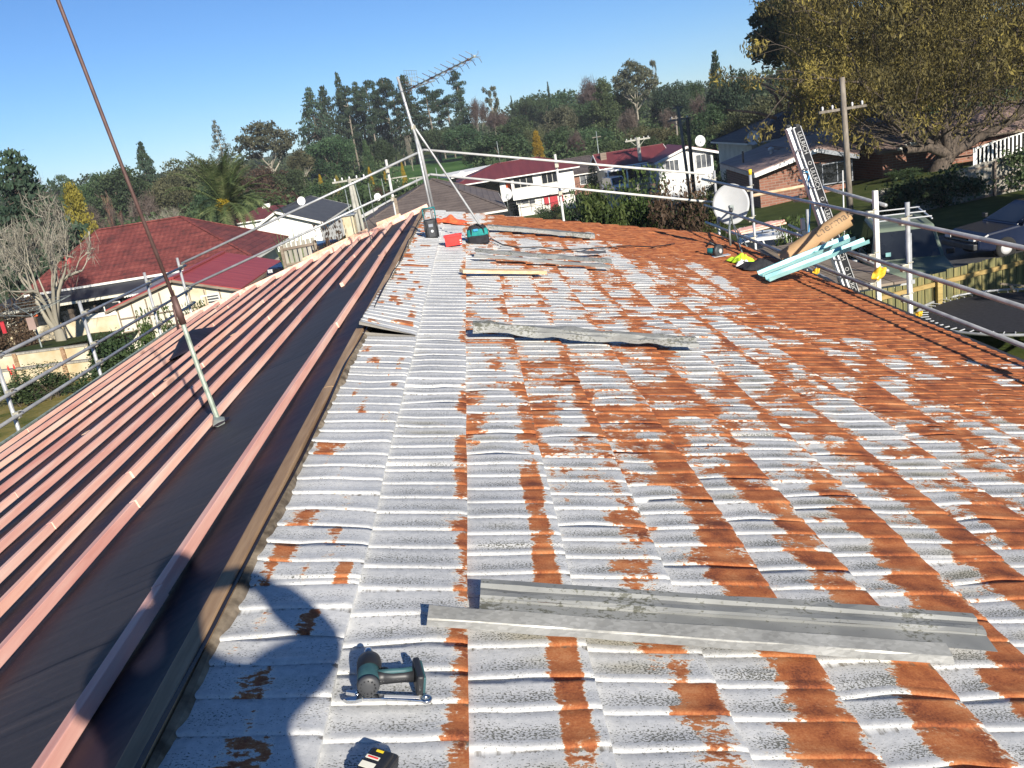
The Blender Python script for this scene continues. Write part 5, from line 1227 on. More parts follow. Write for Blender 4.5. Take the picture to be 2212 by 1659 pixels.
    mb = MB().prism([P(*cD(1290, 1085), Y=58.2), P(*cD(1450, 1000), Y=58.2), P(*cD(1450, 1065), Y=58.2), P(*cD(1300, 1100), Y=58.2)], (0, .1, 0)); mb.build('white_gable_panel', 'white_paint', r)
    window(r, (p0.x+8.5, 58.97, p0.z-1.1), 'f', 2.2, 1.2, 'window_glass_dark', 'white_paint', 2)
houses()

# ================================================================== fences, poles, vehicles, garden things
def paling_fence(name, label, pts, top, h, mat, rail='yellow_rail', pw=.145, gap=.018, group=None, follow=True, railside=-1):
    p0 = Vector(pts[0]+(0,)); r = thing(name, label, 'fence', (p0.x, p0.y, gz(p0.x, p0.y)), group); mb = MB(); rl = []
    for i in range(len(pts)-1):
        a, b = Vector((*pts[i], 0)), Vector((*pts[i+1], 0)); L = (b-a).length; d = (b-a)/L; n = int(L/(pw+gap)); nr = Vector((d.y, -d.x, 0))
        Rm = Matrix((d, Vector((-d.y, d.x, 0)), Vector((0, 0, 1)))).transposed()
        za, zb = top[i], top[i+1]
        for k in range(n):
            t = (k+.5)/n; c = a.lerp(b, t); zt = za+(zb-za)*t + random.uniform(-.02, .02); mb.box((c.x, c.y, zt-h/2), (pw-.01, .02, h), Rm)
        for dz in (.22, h*.5, h-.25):
            A = a + nr*.04*(-railside); B = b + nr*.04*(-railside); MB().bar((A.x, A.y, za-dz), (B.x, B.y, zb-dz), .05, .09).build('rail', rail, r)
        m = max(1, int(L/2.4))
        for k in range(m+1): c = a.lerp(b, k/m)+nr*.10*(-railside); zt = za+(zb-za)*k/m; MB().bar((c.x, c.y, zt-h-.1), (c.x, c.y, zt-.08), .10, .10, (0, 1, 0)).build('post', rail, r)
    mb.build('palings', mat, r); return r
def fences():
    paling_fence('paling_fence', 'greenish timber paling fence with yellow-brown rails behind the trampoline', [(6.6, 16.7), (11.4, 18.1), (19.5, 20.9)], [Z(-4.22), Z(-4.20), Z(-4.30)], 1.55, 'fence_palings', 'yellow_rail', .17, .012)
    a, b, c = P(*cD(1120, 1395), Y=42), P(*cD(1600, 1275), Y=42), P(*cD(2260, 1110), Y=43)
    paling_fence('paling_fence', 'weathered grey paling fence overgrown with ivy below the willow', [(a.x, 42), (b.x, 42), (c.x+6, 43)], [a.z, b.z, c.z+1.0], 1.9, 'grey_palings', 'grey_boards', .15, .01)
    a, b = P(*cD(1865, 1075), Y=55), P(*cD(2260, 960), Y=55.5)
    r = thing('board_fence', 'tall white close-boarded fence at the far right under the willow branches', 'fence', (a.x, 55, gz(a.x, 55))); mb = MB(); n = 34
    for i in range(n): t = i/n; c = a.lerp(b+Vector((5, 0, .9)), t); MB; mb.box((c.x, 55, c.z-1.05), (.40, .03, 2.1+.04*(i % 2)))
    mb.build('boards', 'bright_white_paint', r)
    for dz in (.02, 1.15): MB().bar(a+Vector((0, -.05, -dz)), b+Vector((5, -.05, .9-dz)), .05, .12).build('rail', 'white_paint', r)
    # boarded retaining walls in the left garden
    for lb, q0, q1, Y, h in (('upper boarded retaining wall with a pale capping in the left garden', cF(0, 640), cF(600, 585), 33.5, .62), ('lower boarded retaining wall stained with moss beside the dry lawn', cF(0, 740), cF(620, 690), 31.5, .75)):
        a, b = P(*q0, Y=Y), P(*q1, Y=Y); a.x -= 4; r = thing('retaining_wall', lb, 'retaining wall', (a.x, Y, a.z-h)); 
        MB().bar(a-Vector((0, 0, h/2)), b-Vector((0, 0, h/2)), .12, h).build('boards', 'dirty_cream', r); MB().bar(a, b, .2, .07).build('capping', 'grey_palings', r)
        n = 4
        for i in range(n): p = a.lerp(b, (i+.5)/n); MB().bar(p-Vector((0, .1, h+.4)), p+Vector((0, -.1, .03)), .14, .10, (0, 1, 0)).build('post', 'weathered_ridge_timber', r)
    # terrace banked up behind the boarded walls
    x0, x1 = -27, P(*cF(640, 600), Y=33.5).x; zt = P(*cF(300, 600), Y=33.6).z-.06; mb = MB(); nn_ = 16
    for j in range(nn_+1):
        for i in range(nn_+1): y_ = 33.6+16*j/nn_; mb.v.append(Vector((x0+(x1-x0)*i/nn_, y_, zt-2.25*j/nn_+.05*math.sin(i*1.7+j))))
    for j in range(nn_):
        for i in range(nn_): mb.f.append((j*(nn_+1)+i, j*(nn_+1)+i+1, (j+1)*(nn_+1)+i+1, (j+1)*(nn_+1)+i))
    tag(mb.build('terrace', 'garden_grass', smooth=True), kind='structure')
    # timber boarded fence beyond the left gable
    a, b = P(*cB(640, 1610), Y=33), P(*cB(905, 1560), Y=33)
    paling_fence('paling_fence', 'short pale timber fence behind the corner of the left scaffold', [(a.x, 33), (b.x, 33)], [a.z, b.z], 1.6, 'grey_palings', 'grey_boards')
    # clothes line on the left
    c = P(*cF(215, 370), Y=36); b = P(*cF(262, 580), Y=36); r = thing('clothes_line', 'rotary clothes line with thin wires in front of the bungalow', 'clothes line', b)
    MB().tube([Vector((c.x, c.y, gz(c.x, c.y))), c], .035, 6).build('post', 'old_galvanised', r)
    tips = []
    for k in range(4):
        a_ = PI/4+k*PI/2; t = c + Vector((1.7*math.cos(a_), 1.7*math.sin(a_), .35)); tips.append(t); MB().tube([c-Vector((0, 0, .1)), t], .016, 5).build('arm', 'old_galvanised', r)
    for f in (.5, .75, 1): MB().tube([c.lerp(t, f) for t in tips]+[c.lerp(tips[0], f)], .008, 4).build('wire', 'old_galvanised', r)
    MB().box(c+Vector((-1.15, -.2, -.35)), (.16, .03, .5)).build('red_towel', 'red_door_paint', r); MB().box(c+Vector((.3, -.8, -.3)), (.3, .03, .5)).build('pink_towel', 'pink_brown_roof', r)
    # trampoline
    c = Vector((9.75, 15.85, EYE-4.8)); R0 = 1.72; r = thing('trampoline', 'round black trampoline with a pale padded rim and springs', 'trampoline', (c.x, c.y, gz(c.x, c.y)))
    n = 48; MB().tube([c+Vector((R0*math.cos(2*PI*i/n), R0*math.sin(2*PI*i/n), 0)) for i in range(n+1)], .028, 8).build('rim', 'galvanised_tube', r, True)
    MB().lathe([(0, -.02), (R0-.20, -.01)], c, n=48).build('mat', 'black_cloth', r)
    for i in range(56): a_ = 2*PI*i/56; u = Vector((math.cos(a_), math.sin(a_), 0)); MB().tube([c+u*(R0-.21), c+u*(R0-.02)], .012, 4).build('spring', 'aluminium', r)
    for i in range(6): a_ = 2*PI*i/6+.3; u = Vector((math.cos(a_), math.sin(a_), 0)); MB().tube([c+u*R0, Vector((c.x+u.x*R0, c.y+u.y*R0, gz(c.x, c.y)))], .022, 6).build('leg', 'galvanised_tube', r, True)
    mb = MB()
    pts = [c+Vector((.3+.5*t, .1+.12*math.sin(t*9)-.1*t, .0)) for t in np.linspace(0, 1, 14)]; mb.tube(pts, .012, 4); mb.build('faded_logo', 'silver_text', r)
    # garden bench-like timber beside the trampoline
    p = P(*cE(2165, 860), Y=17.2); r = thing('garden_frame', 'small pale timber frame leaning on the fence behind the trampoline', 'frame', p)
    MB().bar(P(*cE(2175, 895), Y=17.2), P(*cE(2130, 810), Y=17.2), .05, .05).build('leg', 'pale_pine', r); MB().bar(P(*cE(2060, 795), Y=17.3), P(*cE(2260, 815), Y=17.3), .04, .04).build('bar', 'grey_boards', r)
    # black plastic bag on the fence
    c = P(*cE(2150, 700), Y=18.4); tag(rootset(MB().ball(c, (.22, .15, .30), 14, 9).ball(c+Vector((-.1, .05, -.25)), (.25, .15, .25), 12, 8).build('rubbish_bag', 'black_plastic', smooth=True), c), 'shiny black plastic bag hung over the greenish fence', 'bag')
    # white outdoor chairs / rack by the jeep
    for k, (x, y) in enumerate(((1490, 1590), (1240, 1560))):
        pass
fences()

def pole(label, q0, q1, Y, r0, mat, arms=(), group='power poles', lamp=None, thick=1):
    top = P(*q1, Y=Y); b = P(*q0, Y=Y); z0 = gz(b.x, Y); r = thing('power_pole', label, 'pole', (b.x, Y, z0), group)
    d = top-b; base = b + d*((z0-.2-b.z)/d.z) if abs(d.z) > .1 else b
    MB().tube([base, top], [r0, r0*.75], 12).build('pole_shaft', mat, r, True)
    for (f, w, ins, brace) in arms:
        c = top-Vector((0, 0, f)); a = c+Vector((-w/2, .12, 0)); e = c+Vector((w/2, .12, 0)); MB().bar(a, e, .10*thick, .12*thick).build('crossarm', 'pole_concrete' if mat == 'pole_concrete' else 'pole_wood', r)
        for i in range(ins): t = (i+.4)/(ins-.2); p = a.lerp(e, t); MB().lathe([(.02, .05), (.05, .10), (.055, .20), (.03, .25), (0, .26)], p, n=8).build('insulator', 'dish_white', r)
        if brace:
            for s in (-1, 1): MB().bar(c+Vector((s*w*.3, .1, -.03)), c+Vector((0, .1, -w*.3)), .05, .05).build('brace', 'pole_concrete', r)
    return r
def poles_wires():
    pole('thick concrete power pole with a leaning twin, standing beyond the left scaffold rails', cB(1250, 1480), cB(1178, 1095), 62, .16, 'pole_concrete', ((.12, 2.4, 5, False),))
    pole('second concrete leg standing against the thick power pole', cB(1285, 1470), cB(1205, 1145), 62.5, .13, 'pole_concrete')
    pole('low concrete pole with a wide insulated crossarm, beyond the guard rails', cC(1430, 1000), cC(1402, 770), 104, .26, 'pole_concrete', ((.25, 2.9, 6, True),), thick=1.5)
    pole('tall leaning timber pole with a street lamp bracket, left of the darker twin pole', cC(1795, 1060), cC(1722, 525), 86, .17, 'pole_wood', ((.1, .9, 0, False), (1.2, 2.2, 3, True)), thick=1.3)
    pole('dark bare timber pole right beside the lamp pole', cC(1852, 1235), cC(1797, 612), 78, .19, 'bark_dark')
    pole('large timber pole with a thin crossarm in front of the willow foliage', cD(942, 1440), cD(889, 562), 43, .16, 'bark_grey', ((1.45, 2.3, 5, False),))
    pole('small far T-shaped pole on the park edge, left one', cB(1585, 1230), cB(1553, 1083), 150, .16, 'pole_concrete', ((.1, 3.4, 0, True),), thick=1.5)
    pole('small far T-shaped pole on the park edge, behind the aerial mast', cB(1720, 1165), cB(1708, 1083), 160, .16, 'pole_concrete', ((.1, 2.6, 0, True),), thick=1.5)
    pole('slender far pole with two crossarms among the trees right of the red roof', cC(1722, 820), cC(1705, 600), 130, .15, 'pole_wood', ((.3, 2.0, 2, False),))
    pole('thin house mast rising over the brown cottage roof', cC(1097, 910), cC(1075, 720), 126, .07, 'old_galvanised', ((.8, 1.2, 0, False),), 'thin television masts on the far houses')
    for i, (q0, q1, Y) in enumerate(((cB(1222, 1545), cB(1145, 1180), 34), (cB(1380, 1405), cB(1328, 1130), 48), (cB(1475, 1310), cB(1433, 1095), 60), (cC(318, 975), cC(290, 800), 112), (cB(1880, 1115), cB(1862, 1010), 120))):
        lb = ['thin grey mast beside the thick concrete pole', 'thin grey mast over the white carport', 'thin grey mast at the left edge of the brown roof', 'thin dark mast above the left end of the two-storey roof', 'short mast behind the ridge of the brown roof'][i]
        a, b = P(*q0, Y=Y), P(*q1, Y=Y); o = MB().tube([a, b], .018*max(1, Y/40), 6).build('thin_mast', 'old_galvanised', smooth=True); tag(rootset(o, a), lb, 'mast', 'thin television masts on the far houses')
    pole('white galvanised post standing beside the ladder foot', cD(900, 1515), cD(893, 1240), 30, .03, 'white_steel')
    # wires
    def wire(lb, a, b, sag=.6, r=.012):
        pts = [a.lerp(b, t)-Vector((0, 0, sag*4*t*(1-t))) for t in np.linspace(0, 1, 14)]; o = MB().tube(pts, r, 4).build('overhead_wire', 'black_plastic', smooth=True); tag(rootset(o, pts[0]), lb, 'wire', 'overhead wires')
    wire('upper service wire sagging across the white two-storey house', P(*cC(380, 1300), Y=70), P(*cC(1410, 790), Y=103), 1.2, .02)
    wire('lower service wire sagging across the white two-storey house', P(*cC(400, 1330), Y=70), P(*cC(1430, 800), Y=103), 1.8, .02)
    wire('wire running from the lamp pole to the white gable', P(*cC(1722, 560), Y=86), P(*cC(2000, 850), Y=97), .6, .02)
    wire('wire running from the willow pole towards the dark roof', P(*cD(880, 735), Y=43), P(*cD(540, 780), Y=74), .5, .015)
poles_wires()

def vehicle(name, label, cat, loc, ang, L, W, prof, cabin, paint, glass='window_glass_dark', rack=False, wheel_r=.34, zs=1, extra=None, group=None):
    """prof: body side outline [(x, z)] front at +x; cabin: [(x, z, inset)] closed greenhouse outline"""
    r = thing(name, label, cat, loc, group); Rz = Matrix.Rotation(ang, 3, 'Z'); o = Vector(loc)
    T = lambda x, y, z: o + Rz @ Vector((x, y, z))
    def shell(outline, nm, mat, wlow, whigh, zl, zh, bev=.03, par=r):
        mb = MB(); n = len(outline)
        for s in (-1, 1):
            for x, z in outline:
                t = min(1, max(0, (z-zl)/(zh-zl))); mb.v.append(T(x, s*(wlow+(whigh-wlow)*t)/2, z))
        mb.f = [tuple(range(n)), tuple(range(n, 2*n))[::-1]] + [(i, n+i, n+(i+1) % n, (i+1) % n) for i in range(n)]
        ob = mb.build(nm, mat, par, bevel=bev); return ob
    shell(prof, 'body', paint, W, W*.96, .3, 1.1, .06)
    zb, zt = min(z for x, z in cabin), max(z for x, z in cabin)
    shell(cabin, 'cabin', paint, W*.94, W*.76, zb, zt, .05)
    # windows: side panes and screens, set just proud of the cabin
    def wy(z): return (W*.94+(W*.76-W*.94)*((z-zb)/(zt-zb)))/2+.006
    fr, rr = max(x for x, z in cabin), min(x for x, z in cabin); ft, rt = max(x for x, z in cabin if z > zt-.05), min(x for x, z in cabin if z > zt-.05)
    z0, z1 = zb+.06, zt-.09; k = lambda a, b, z: a+(b-a)*((z-zb)/(zt-zb))
    n = 2 if L > 3.2 else 1
    for s in (-1, 1):
        xa0, xa1, xb0, xb1 = k(rr, rt, z0)+.14, k(rr, rt, z1)+.12, k(fr, ft, z0)-.14, k(fr, ft, z1)-.12; m = n
        for i in range(m):
            f0, f1 = i/m, (i+1)/m-.04; q = []
            for f, zz in ((f0, z0), (f1, z0), (f1, z1), (f0, z1)):
                xx = (xa0+(xb0-xa0)*f) if zz == z0 else (xa1+(xb1-xa1)*f); q.append(T(xx, s*wy(zz), zz))
            mb = MB().prism(q, Rz @ Vector((0, s*.008, 0))); mb.build('side_window', glass, r)
    for (xb_, xt_, sg, nm) in ((fr, ft, 1, 'windscreen'), (rr, rt, -1, 'rear_window')):
        q = [T(k(xb_, xt_, z)+sg*.015, y*(wy(z)-.09), z) for z, y in ((z0, -1), (z0, 1), (z1, 1), (z1, -1))]; MB().prism(q, Rz @ Vector((sg*.010, 0, 0))).build(nm, glass, r)
    for x in (L*.31, -L*.30):
        for s in (-1, 1):
            c = T(x, s*(W/2-.08), wheel_r); ax = Rz @ Vector((0, s, 0)); wh = MB().lathe([(wheel_r*.55, -.10), (wheel_r*.95, -.10), (wheel_r, -.05), (wheel_r, .07), (wheel_r*.93, .11), (wheel_r*.6, .115), (wheel_r*.55, .10)], c, ax, 20).build('wheel', 'tyre_rubber', r, True)
            MB().lathe([(0, .085), (wheel_r*.3, .095), (wheel_r*.58, .09), (wheel_r*.6, .06)], c, ax, 16).build('rim', 'aluminium', wh, True)
    for s in (-1, 1):
        MB().box(T(L/2-.02, s*(W/2-.28), .72), (.10, .26, .16), Rz).build('headlight', 'dish_white', r, bevel=.02)
        MB().box(T(-L/2+.02, s*(W/2-.16), .80), (.08, .14, .24), Rz).build('tail_light', 'red_plastic', r, bevel=.02)
        MB().box(T(k(fr, ft, z0)-.12, s*(W/2+.09), z0+.06), (.10, .18, .14), Rz).build('wing_mirror', 'black_plastic', r, bevel=.02)
    MB().box(T(L/2+.02, 0, .48), (.14, W*.94, .18), Rz).build('front_bumper', 'dark_grey_plastic', r, bevel=.03); MB().box(T(L/2+.0, 0, .74), (.06, W*.45, .16), Rz).build('grille', 'black_plastic', r)
    if rack:
        for s in (-1, 1): MB().tube([T(rt, s*W*.36, zt+.12), T(ft, s*W*.36, zt+.12)], .02, 6).build('rack_rail', 'aluminium', r)
        for i in range(3): x = rt+(ft-rt)*(i+.3)/2.6; MB().tube([T(x, -W*.38, zt+.14), T(x, W*.38, zt+.14)], .018, 6).build('rack_bar', 'aluminium', r)
    if extra: extra(r, T, Rz)
    return r
def vehicles():
    # dark green four-wheel drive
    def xt(r, T, Rz):
        MB().box(T(.86, -.45, 1.22), (.012, .12, .10), Rz).build('licence_sticker', 'pale_blue_foil', r); 
        MB().lathe([(.10, 0), (.33, .0), (.36, .08), (.33, .2), (0, .2)], T(-2.15, 0, .95), Rz @ Vector((-1, 0, 0)), 18).build('spare_wheel', 'tyre_rubber', r, True)
    g = gz(10.2, 21.8)
    hd = math.atan2(-.93, -.30)
    vehicle('parked_car', 'boxy dark green four-wheel drive parked in shade behind the paling fence', 'car', (10.55, 22.0, g+.02), hd, 4.2, 1.78,
            [(-2.05, .38), (-2.08, 1.02), (.75, 1.06), (2.0, .98), (2.12, .80), (2.12, .42), (1.75, .34), (-1.7, .34)], [(-2.02, 1.02), (-1.95, 1.78), (.35, 1.80), (.85, 1.04)], 'dark_green_paint', rack=True, wheel_r=.38, extra=xt)
    # white ute with ladder rack
    g = gz(8.6, 25)
    vehicle('work_ute', 'white double-cab ute parked beyond the big satellite dish', 'ute', (8.1, 25.2, g+.02), math.atan2(-.30, .95), 4.9, 1.80,
            [(-2.4, .42), (-2.42, .98), (.2, .98), (1.2, 1.02), (2.2, .96), (2.42, .80), (2.42, .44), (2.0, .36), (-2.0, .36)], [(-.95, .98), (-.75, 1.70), (.55, 1.72), (1.30, 1.02)], 'white_car_paint', rack=True, wheel_r=.36)
    # pink battens stacked on the ute rack
    a, b = P(*cE(350, 462), Y=23.6), P(*cE(640, 392), Y=24.4); r = thing('timber_stack', 'bundle of pink treated battens carried on the roof rack of the white ute', 'timber', a); d = (b-a).normalized(); s = d.cross(Vector((0, 0, 1))).normalized()
    for i in range(4):
        for j in range(2): o_ = s*(.10*i-.15) + Vector((0, 0, -.06*j)) + d*random.uniform(-.15, .15); MB().bar(a+o_, b+o_, .09, .045).build('batten', 'pink_treated_pine', r)
    # dark blue saloon
    g = gz(17.5, 26)
    vehicle('parked_car', 'dark blue saloon car in deep shade at the right edge', 'car', (16.6, 26.2, g+.02), math.radians(183), 4.7, 1.78,
            [(-2.3, .40), (-2.34, .92), (-1.2, .98), (1.0, .95), (2.0, .84), (2.32, .68), (2.34, .40), (1.9, .30), (-1.9, .30)], [(-1.75, .94), (-1.05, 1.42), (.15, 1.44), (1.15, .94)], 'dark_blue_paint', wheel_r=.33)
    # far white vehicle
    p = P(*cC(1240, 1180), Y=100); g = gz(p.x, 100)
    vehicle('parked_van', 'small white van parked in front of the brown roofed brick house', 'van', (p.x, 101, max(g, p.z-.5)), -PI/2+.2, 4.4, 1.8,
            [(-2.1, .38), (-2.15, 1.0), (1.2, 1.02), (2.0, .95), (2.15, .75), (2.15, .42), (1.75, .34), (-1.7, .34)], [(-2.1, 1.0), (-2.0, 1.85), (.7, 1.88), (1.45, 1.02)], 'white_car_paint')
    # blue car roof seen past the left gable
    p = P(652, 541, Y=42); g = gz(p.x, 36)
    vehicle('parked_car', 'dark teal car parked between the red garage and the left gable', 'car', (p.x, 43, p.z-1.38), -PI/2-.5, 4.3, 1.7,
            [(-2.1, .38), (-2.12, .95), (1.0, .98), (2.0, .85), (2.15, .68), (2.15, .42), (1.75, .32), (-1.7, .32)], [(-2.0, .95), (-1.7, 1.45), (.2, 1.47), (1.0, .97)], 'dark_blue_paint')
vehicles()

# ================================================================== trees and plants
def quads(name, pts, size, mat, parent=None, rng=None, elong=1.0, down=0.0, root=None):
    """leaf-sized faces at pts (N,3); down>0 makes the long side hang"""
    pts = np.asarray(pts, float); N_ = len(pts); size = np.broadcast_to(np.asarray(size, float), (N_,))[:, None]
    a = rng.normal(size=(N_, 3)); a[:, 2] -= down*2.5; a /= np.linalg.norm(a, axis=1)[:, None]
    b = rng.normal(size=(N_, 3)); b -= (a*b).sum(1)[:, None]*a; b /= np.linalg.norm(b, axis=1)[:, None]
    a = a*size*elong/2; b = b*size/2/max(1, elong**.5)
    V = np.stack([pts-a-b*.6, pts-a*.2+b, pts+a+b*.4, pts+a*.3-b], 1).reshape(-1, 3)
    off = np.array(wloc(parent)) if parent is not None else np.zeros(3); V = V-off
    me = bpy.data.meshes.new(name); me.vertices.add(len(V)); me.vertices.foreach_set('co', V.ravel())
    me.loops.add(N_*4); me.loops.foreach_set('vertex_index', np.arange(N_*4, dtype=np.int32)); me.polygons.add(N_)
    me.polygons.foreach_set('loop_start', np.arange(N_, dtype=np.int32)*4); me.polygons.foreach_set('loop_total', np.full(N_, 4, np.int32)); me.update(calc_edges=True)
    me.materials.append(MATS[mat]); o = bpy.data.objects.new(name, me); C.objects.link(o); o.parent = parent; return o
def blob_pts(rng, blobs, n):
    """points scattered in clumps: blobs = [(x, y, z, rx, rz)]"""
    B = np.array(blobs); w_ = B[:, 3]**2; k = rng.choice(len(B), n, p=w_/w_.sum()); d = rng.normal(size=(n, 3)); d /= np.linalg.norm(d, axis=1)[:, None]
    r = rng.uniform(0, 1, n)**.28; lump = 1+.22*np.sin(d[:, 0]*7+k)*np.sin(d[:, 1]*6+k*2)
    return B[k, :3] + d*(r*lump)[:, None]*np.stack([B[k, 3], B[k, 3], B[k, 4]], 1)
def grow(mb, rng, p, d, L, r, depth, spread=.6, up=.15, tips=None, n=(2, 4), minr=.002, shrink=.68, sides=4):
    pts = [p]; rs = [r]; m = 3
    for i in range(m):
        d = (d + Vector(rng.normal(size=3))*.16 + Vector((0, 0, up*.3))).normalized(); p = p + d*L/m; pts.append(p); rs.append(max(minr, r*(1-.45*(i+1)/m)))
    mb.tube(pts, rs, sides, cap=False)
    if depth == 0:
        if tips is not None: tips.append(p)
        return
    for i in range(rng.randint(n[0], n[1]+1)):
        s = Vector(rng.normal(size=3)); s = (s - d*s.dot(d)).normalized(); dd = (d + s*spread*rng.uniform(.6, 1.3) + Vector((0, 0, up))).normalized()
        grow(mb, rng, pts[-1 - (i % 2)], dd, L*shrink*rng.uniform(.8, 1.15), rs[-1]*.8, depth-1, spread, up, tips, n, minr, shrink, sides)
PROTO = {}
def proto(kind, seed, leaf='leaf_dark', bark='bark_dark'):
    """unit tree: 1 m tall, about 1 m wide, standing at the origin"""
    key = (kind, seed, leaf, bark)
    if key in PROTO: return PROTO[key]
    rng = np.random.RandomState(seed*31+len(kind)); r = bpy.data.objects.new('tree', None); C.objects.link(r); V = Vector
    trunk = MB()
    if kind == 'round':
        bl = []
        for i in range(34):
            d = rng.normal(size=3); d /= np.linalg.norm(d); q = rng.uniform(.55, 1); rr = rng.uniform(.10, .19); z = .56+d[2]*q*.30
            bl.append((d[0]*q*.36, d[1]*q*.36, max(.2, z), rr, rr*.72))
        bl.append((0, 0, .5, .26, .28))
        trunk.tube([(0, 0, 0), (.01, 0, .3), (.0, .02, .6)], [.035, .028, .01], 7)
        for i in range(6): a = i*1.05; trunk.tube([(0, 0, .25+.03*i), (.14*math.cos(a), .14*math.sin(a), .45), (.27*math.cos(a), .27*math.sin(a), .62)], [.018, .012, .004], 5)
        pts = blob_pts(rng, bl, 9500); sz = rng.uniform(.013, .030, len(pts))
    elif kind == 'wide':                    # spreading gum: bare limbs, flat clumps of leaf on top
        tips = []; grow(trunk, rng, V((0, 0, 0)), V((0.05, 0, 1)), .38, .026, 0, tips=tips); k = trunk.v[-1]
        tips = []
        for i in range(7): a = i*.9+rng.uniform(-.2, .2); grow(trunk, rng, V((0, 0, .30+.02*i)), V((math.cos(a)*.8, math.sin(a)*.8, .7)), .22, .013, 2, .55, .18, tips, (2, 3), .0015, .62)
        bl = [(t.x, t.y, min(.97, t.z), rng.uniform(.05, .095), rng.uniform(.022, .042)) for t in tips]
        bl = [b_ for b_ in bl if math.hypot(b_[0], b_[1]) < .48]
        for i in range(34): a = rng.uniform(0, 6.28); q = math.sqrt(rng.rand())*.42; bl.append((q*math.cos(a), q*math.sin(a), .93-1.5*q*q-rng.rand()**2*.16, rng.uniform(.07, .11), rng.uniform(.035, .06)))
        pts = blob_pts(rng, bl, 5200); sz = rng.uniform(.013, .030, len(pts))
    elif kind == 'tallgum':
        tips = []; trunk.tube([(0, 0, 0), (.02, 0, .3), (-.02, .01, .55), (.01, 0, .85)], [.03, .024, .017, .006], 7)
        for i in range(12): a = i*2.4; z = .3+.05*i; grow(trunk, rng, V((0, 0, z)), V((math.cos(a), math.sin(a), .7)), .20*(1.15-z*.6), .009, 2, .6, .2, tips, (2, 3), .0015, .62)
        bl = [(t.x, t.y, min(.97, t.z), rng.uniform(.04, .08), rng.uniform(.025, .05)) for t in tips]
        pts = blob_pts(rng, bl, 3600); sz = rng.uniform(.012, .026, len(pts))
    elif kind in ('cone', 'redwood', 'norfolk'):
        bare = {'cone': .06, 'redwood': .25, 'norfolk': .14}[kind]; n = {'cone': 26, 'redwood': 22, 'norfolk': 17}[kind]; P_ = []; trunk.tube([(0, 0, 0), (.006, 0, .5), (0, 0, 1)], [.026, .016, .003], 7)
        for i in range(n):
            t = i/(n-1); z = bare+(1-bare)*t*.97; R_ = .50*((1-t)**.8)*rng.uniform(.72, 1.08)+.02
            if kind == 'redwood': R_ *= (.6+.5*math.sin(min(1, t*1.6)*PI*.75)) 
            for j in range(8 if kind != 'norfolk' else 7):
                a = rng.uniform(0, 6.28); e = V((math.cos(a)*R_, math.sin(a)*R_, z-(.05 if kind == 'norfolk' else .12)*R_*2+rng.uniform(-.01, .01))); s = V((0, 0, z)); trunk.tube([s, s.lerp(e, .5)+V((0, 0, .01)), e], [.005, .003, .001], 3, cap=False)
                m = int({'cone': 60, 'redwood': 30, 'norfolk': 42}[kind]*R_/.4)+6; f = rng.uniform(.22, 1, m)**.8; w_ = .055 if kind != 'norfolk' else .028
                q = np.array(s)[None]*(1-f[:, None])+np.array(e)[None]*f[:, None]; q = q+rng.normal(size=(m, 3))*np.array([w_, w_, w_*(.28 if kind != 'norfolk' else .9)])*(.4+R_); P_.append(q)
        pts = np.concatenate(P_); sz = rng.uniform(.016, .034, len(pts)) if kind != 'norfolk' else rng.uniform(.012, .024, len(pts))
    elif kind == 'pine':                    # tall bare trunk, ragged flat tiers near the top
        trunk.tube([(0, 0, 0), (.012, 0, .45), (-.008, .0, .8), (.0, 0, .97)], [.022, .017, .011, .004], 7); bl = []
        for i in range(15):
            z = .42+.55*(i/14)**.85; a = rng.uniform(0, 6.28); R_ = (.30 if i < 12 else .15)*rng.uniform(.45, 1.1)*(1.0 if z > .6 else .7); e = V((math.cos(a)*R_, math.sin(a)*R_, z+.03)); trunk.tube([(0, 0, z-.03), tuple(e)], [.006, .002], 3, cap=False)
            bl += [(e.x, e.y, e.z, .10+.05*rng.rand(), .020+.012*rng.rand()), (e.x*.5, e.y*.5, e.z, .09, .03)]
        bl += [(0, 0, .94, .11, .035), (.02, 0, .86, .15, .03), (-.03, .03, .76, .13, .028)]
        pts = blob_pts(rng, bl, 3800); sz = rng.uniform(.011, .024, len(pts))
    elif kind == 'column':                  # golden conical cypress in knobbly clumps
        bl = []
        for i in range(120): t = rng.rand()**.85; a = rng.uniform(0, 6.28); R_ = .40*(1-t)**.55*(.7+.3*rng.rand()); bl.append((R_*math.cos(a), R_*math.sin(a), .04+.92*t, .085, .042))
        for i in range(12): bl.append((0, 0, .05+.08*i, .26*(1-i/13)**.6+.03, .08))
        trunk.tube([(0, 0, 0), (0, 0, .9)], [.03, .005], 6); pts = blob_pts(rng, bl, 9000); sz = rng.uniform(.012, .028, len(pts))
    elif kind == 'bare':
        trunk.tube([(0, 0, 0), (.01, 0, .14)], [.050, .040], 8, cap=False); tips = []
        for i in range(7): a = i*.9; grow(trunk, rng, V((.01, 0, .08+.02*i)), V((math.cos(a)*.75, math.sin(a)*.75, 1)), .25, .025, 4, .6, .16, tips, (2, 3), .0022, .70)
        pts = np.array([tuple(t) for t in tips]); pts = np.repeat(pts, 6, 0)+rng.normal(size=(len(pts)*6, 3))*.022; sz = rng.uniform(.006, .013, len(pts))
    elif kind == 'twiggy':                  # distant leafless tree, a haze of fine twigs
        trunk.tube([(0, 0, 0), (.01, 0, .3)], [.022, .016], 6, cap=False); tips = []
        for i in range(6): a = i*1.05; grow(trunk, rng, V((0, 0, .12+.03*i)), V((math.cos(a)*.6, math.sin(a)*.6, 1)), .24, .010, 3, .45, .25, tips, (2, 4), .0022, .68, 3)
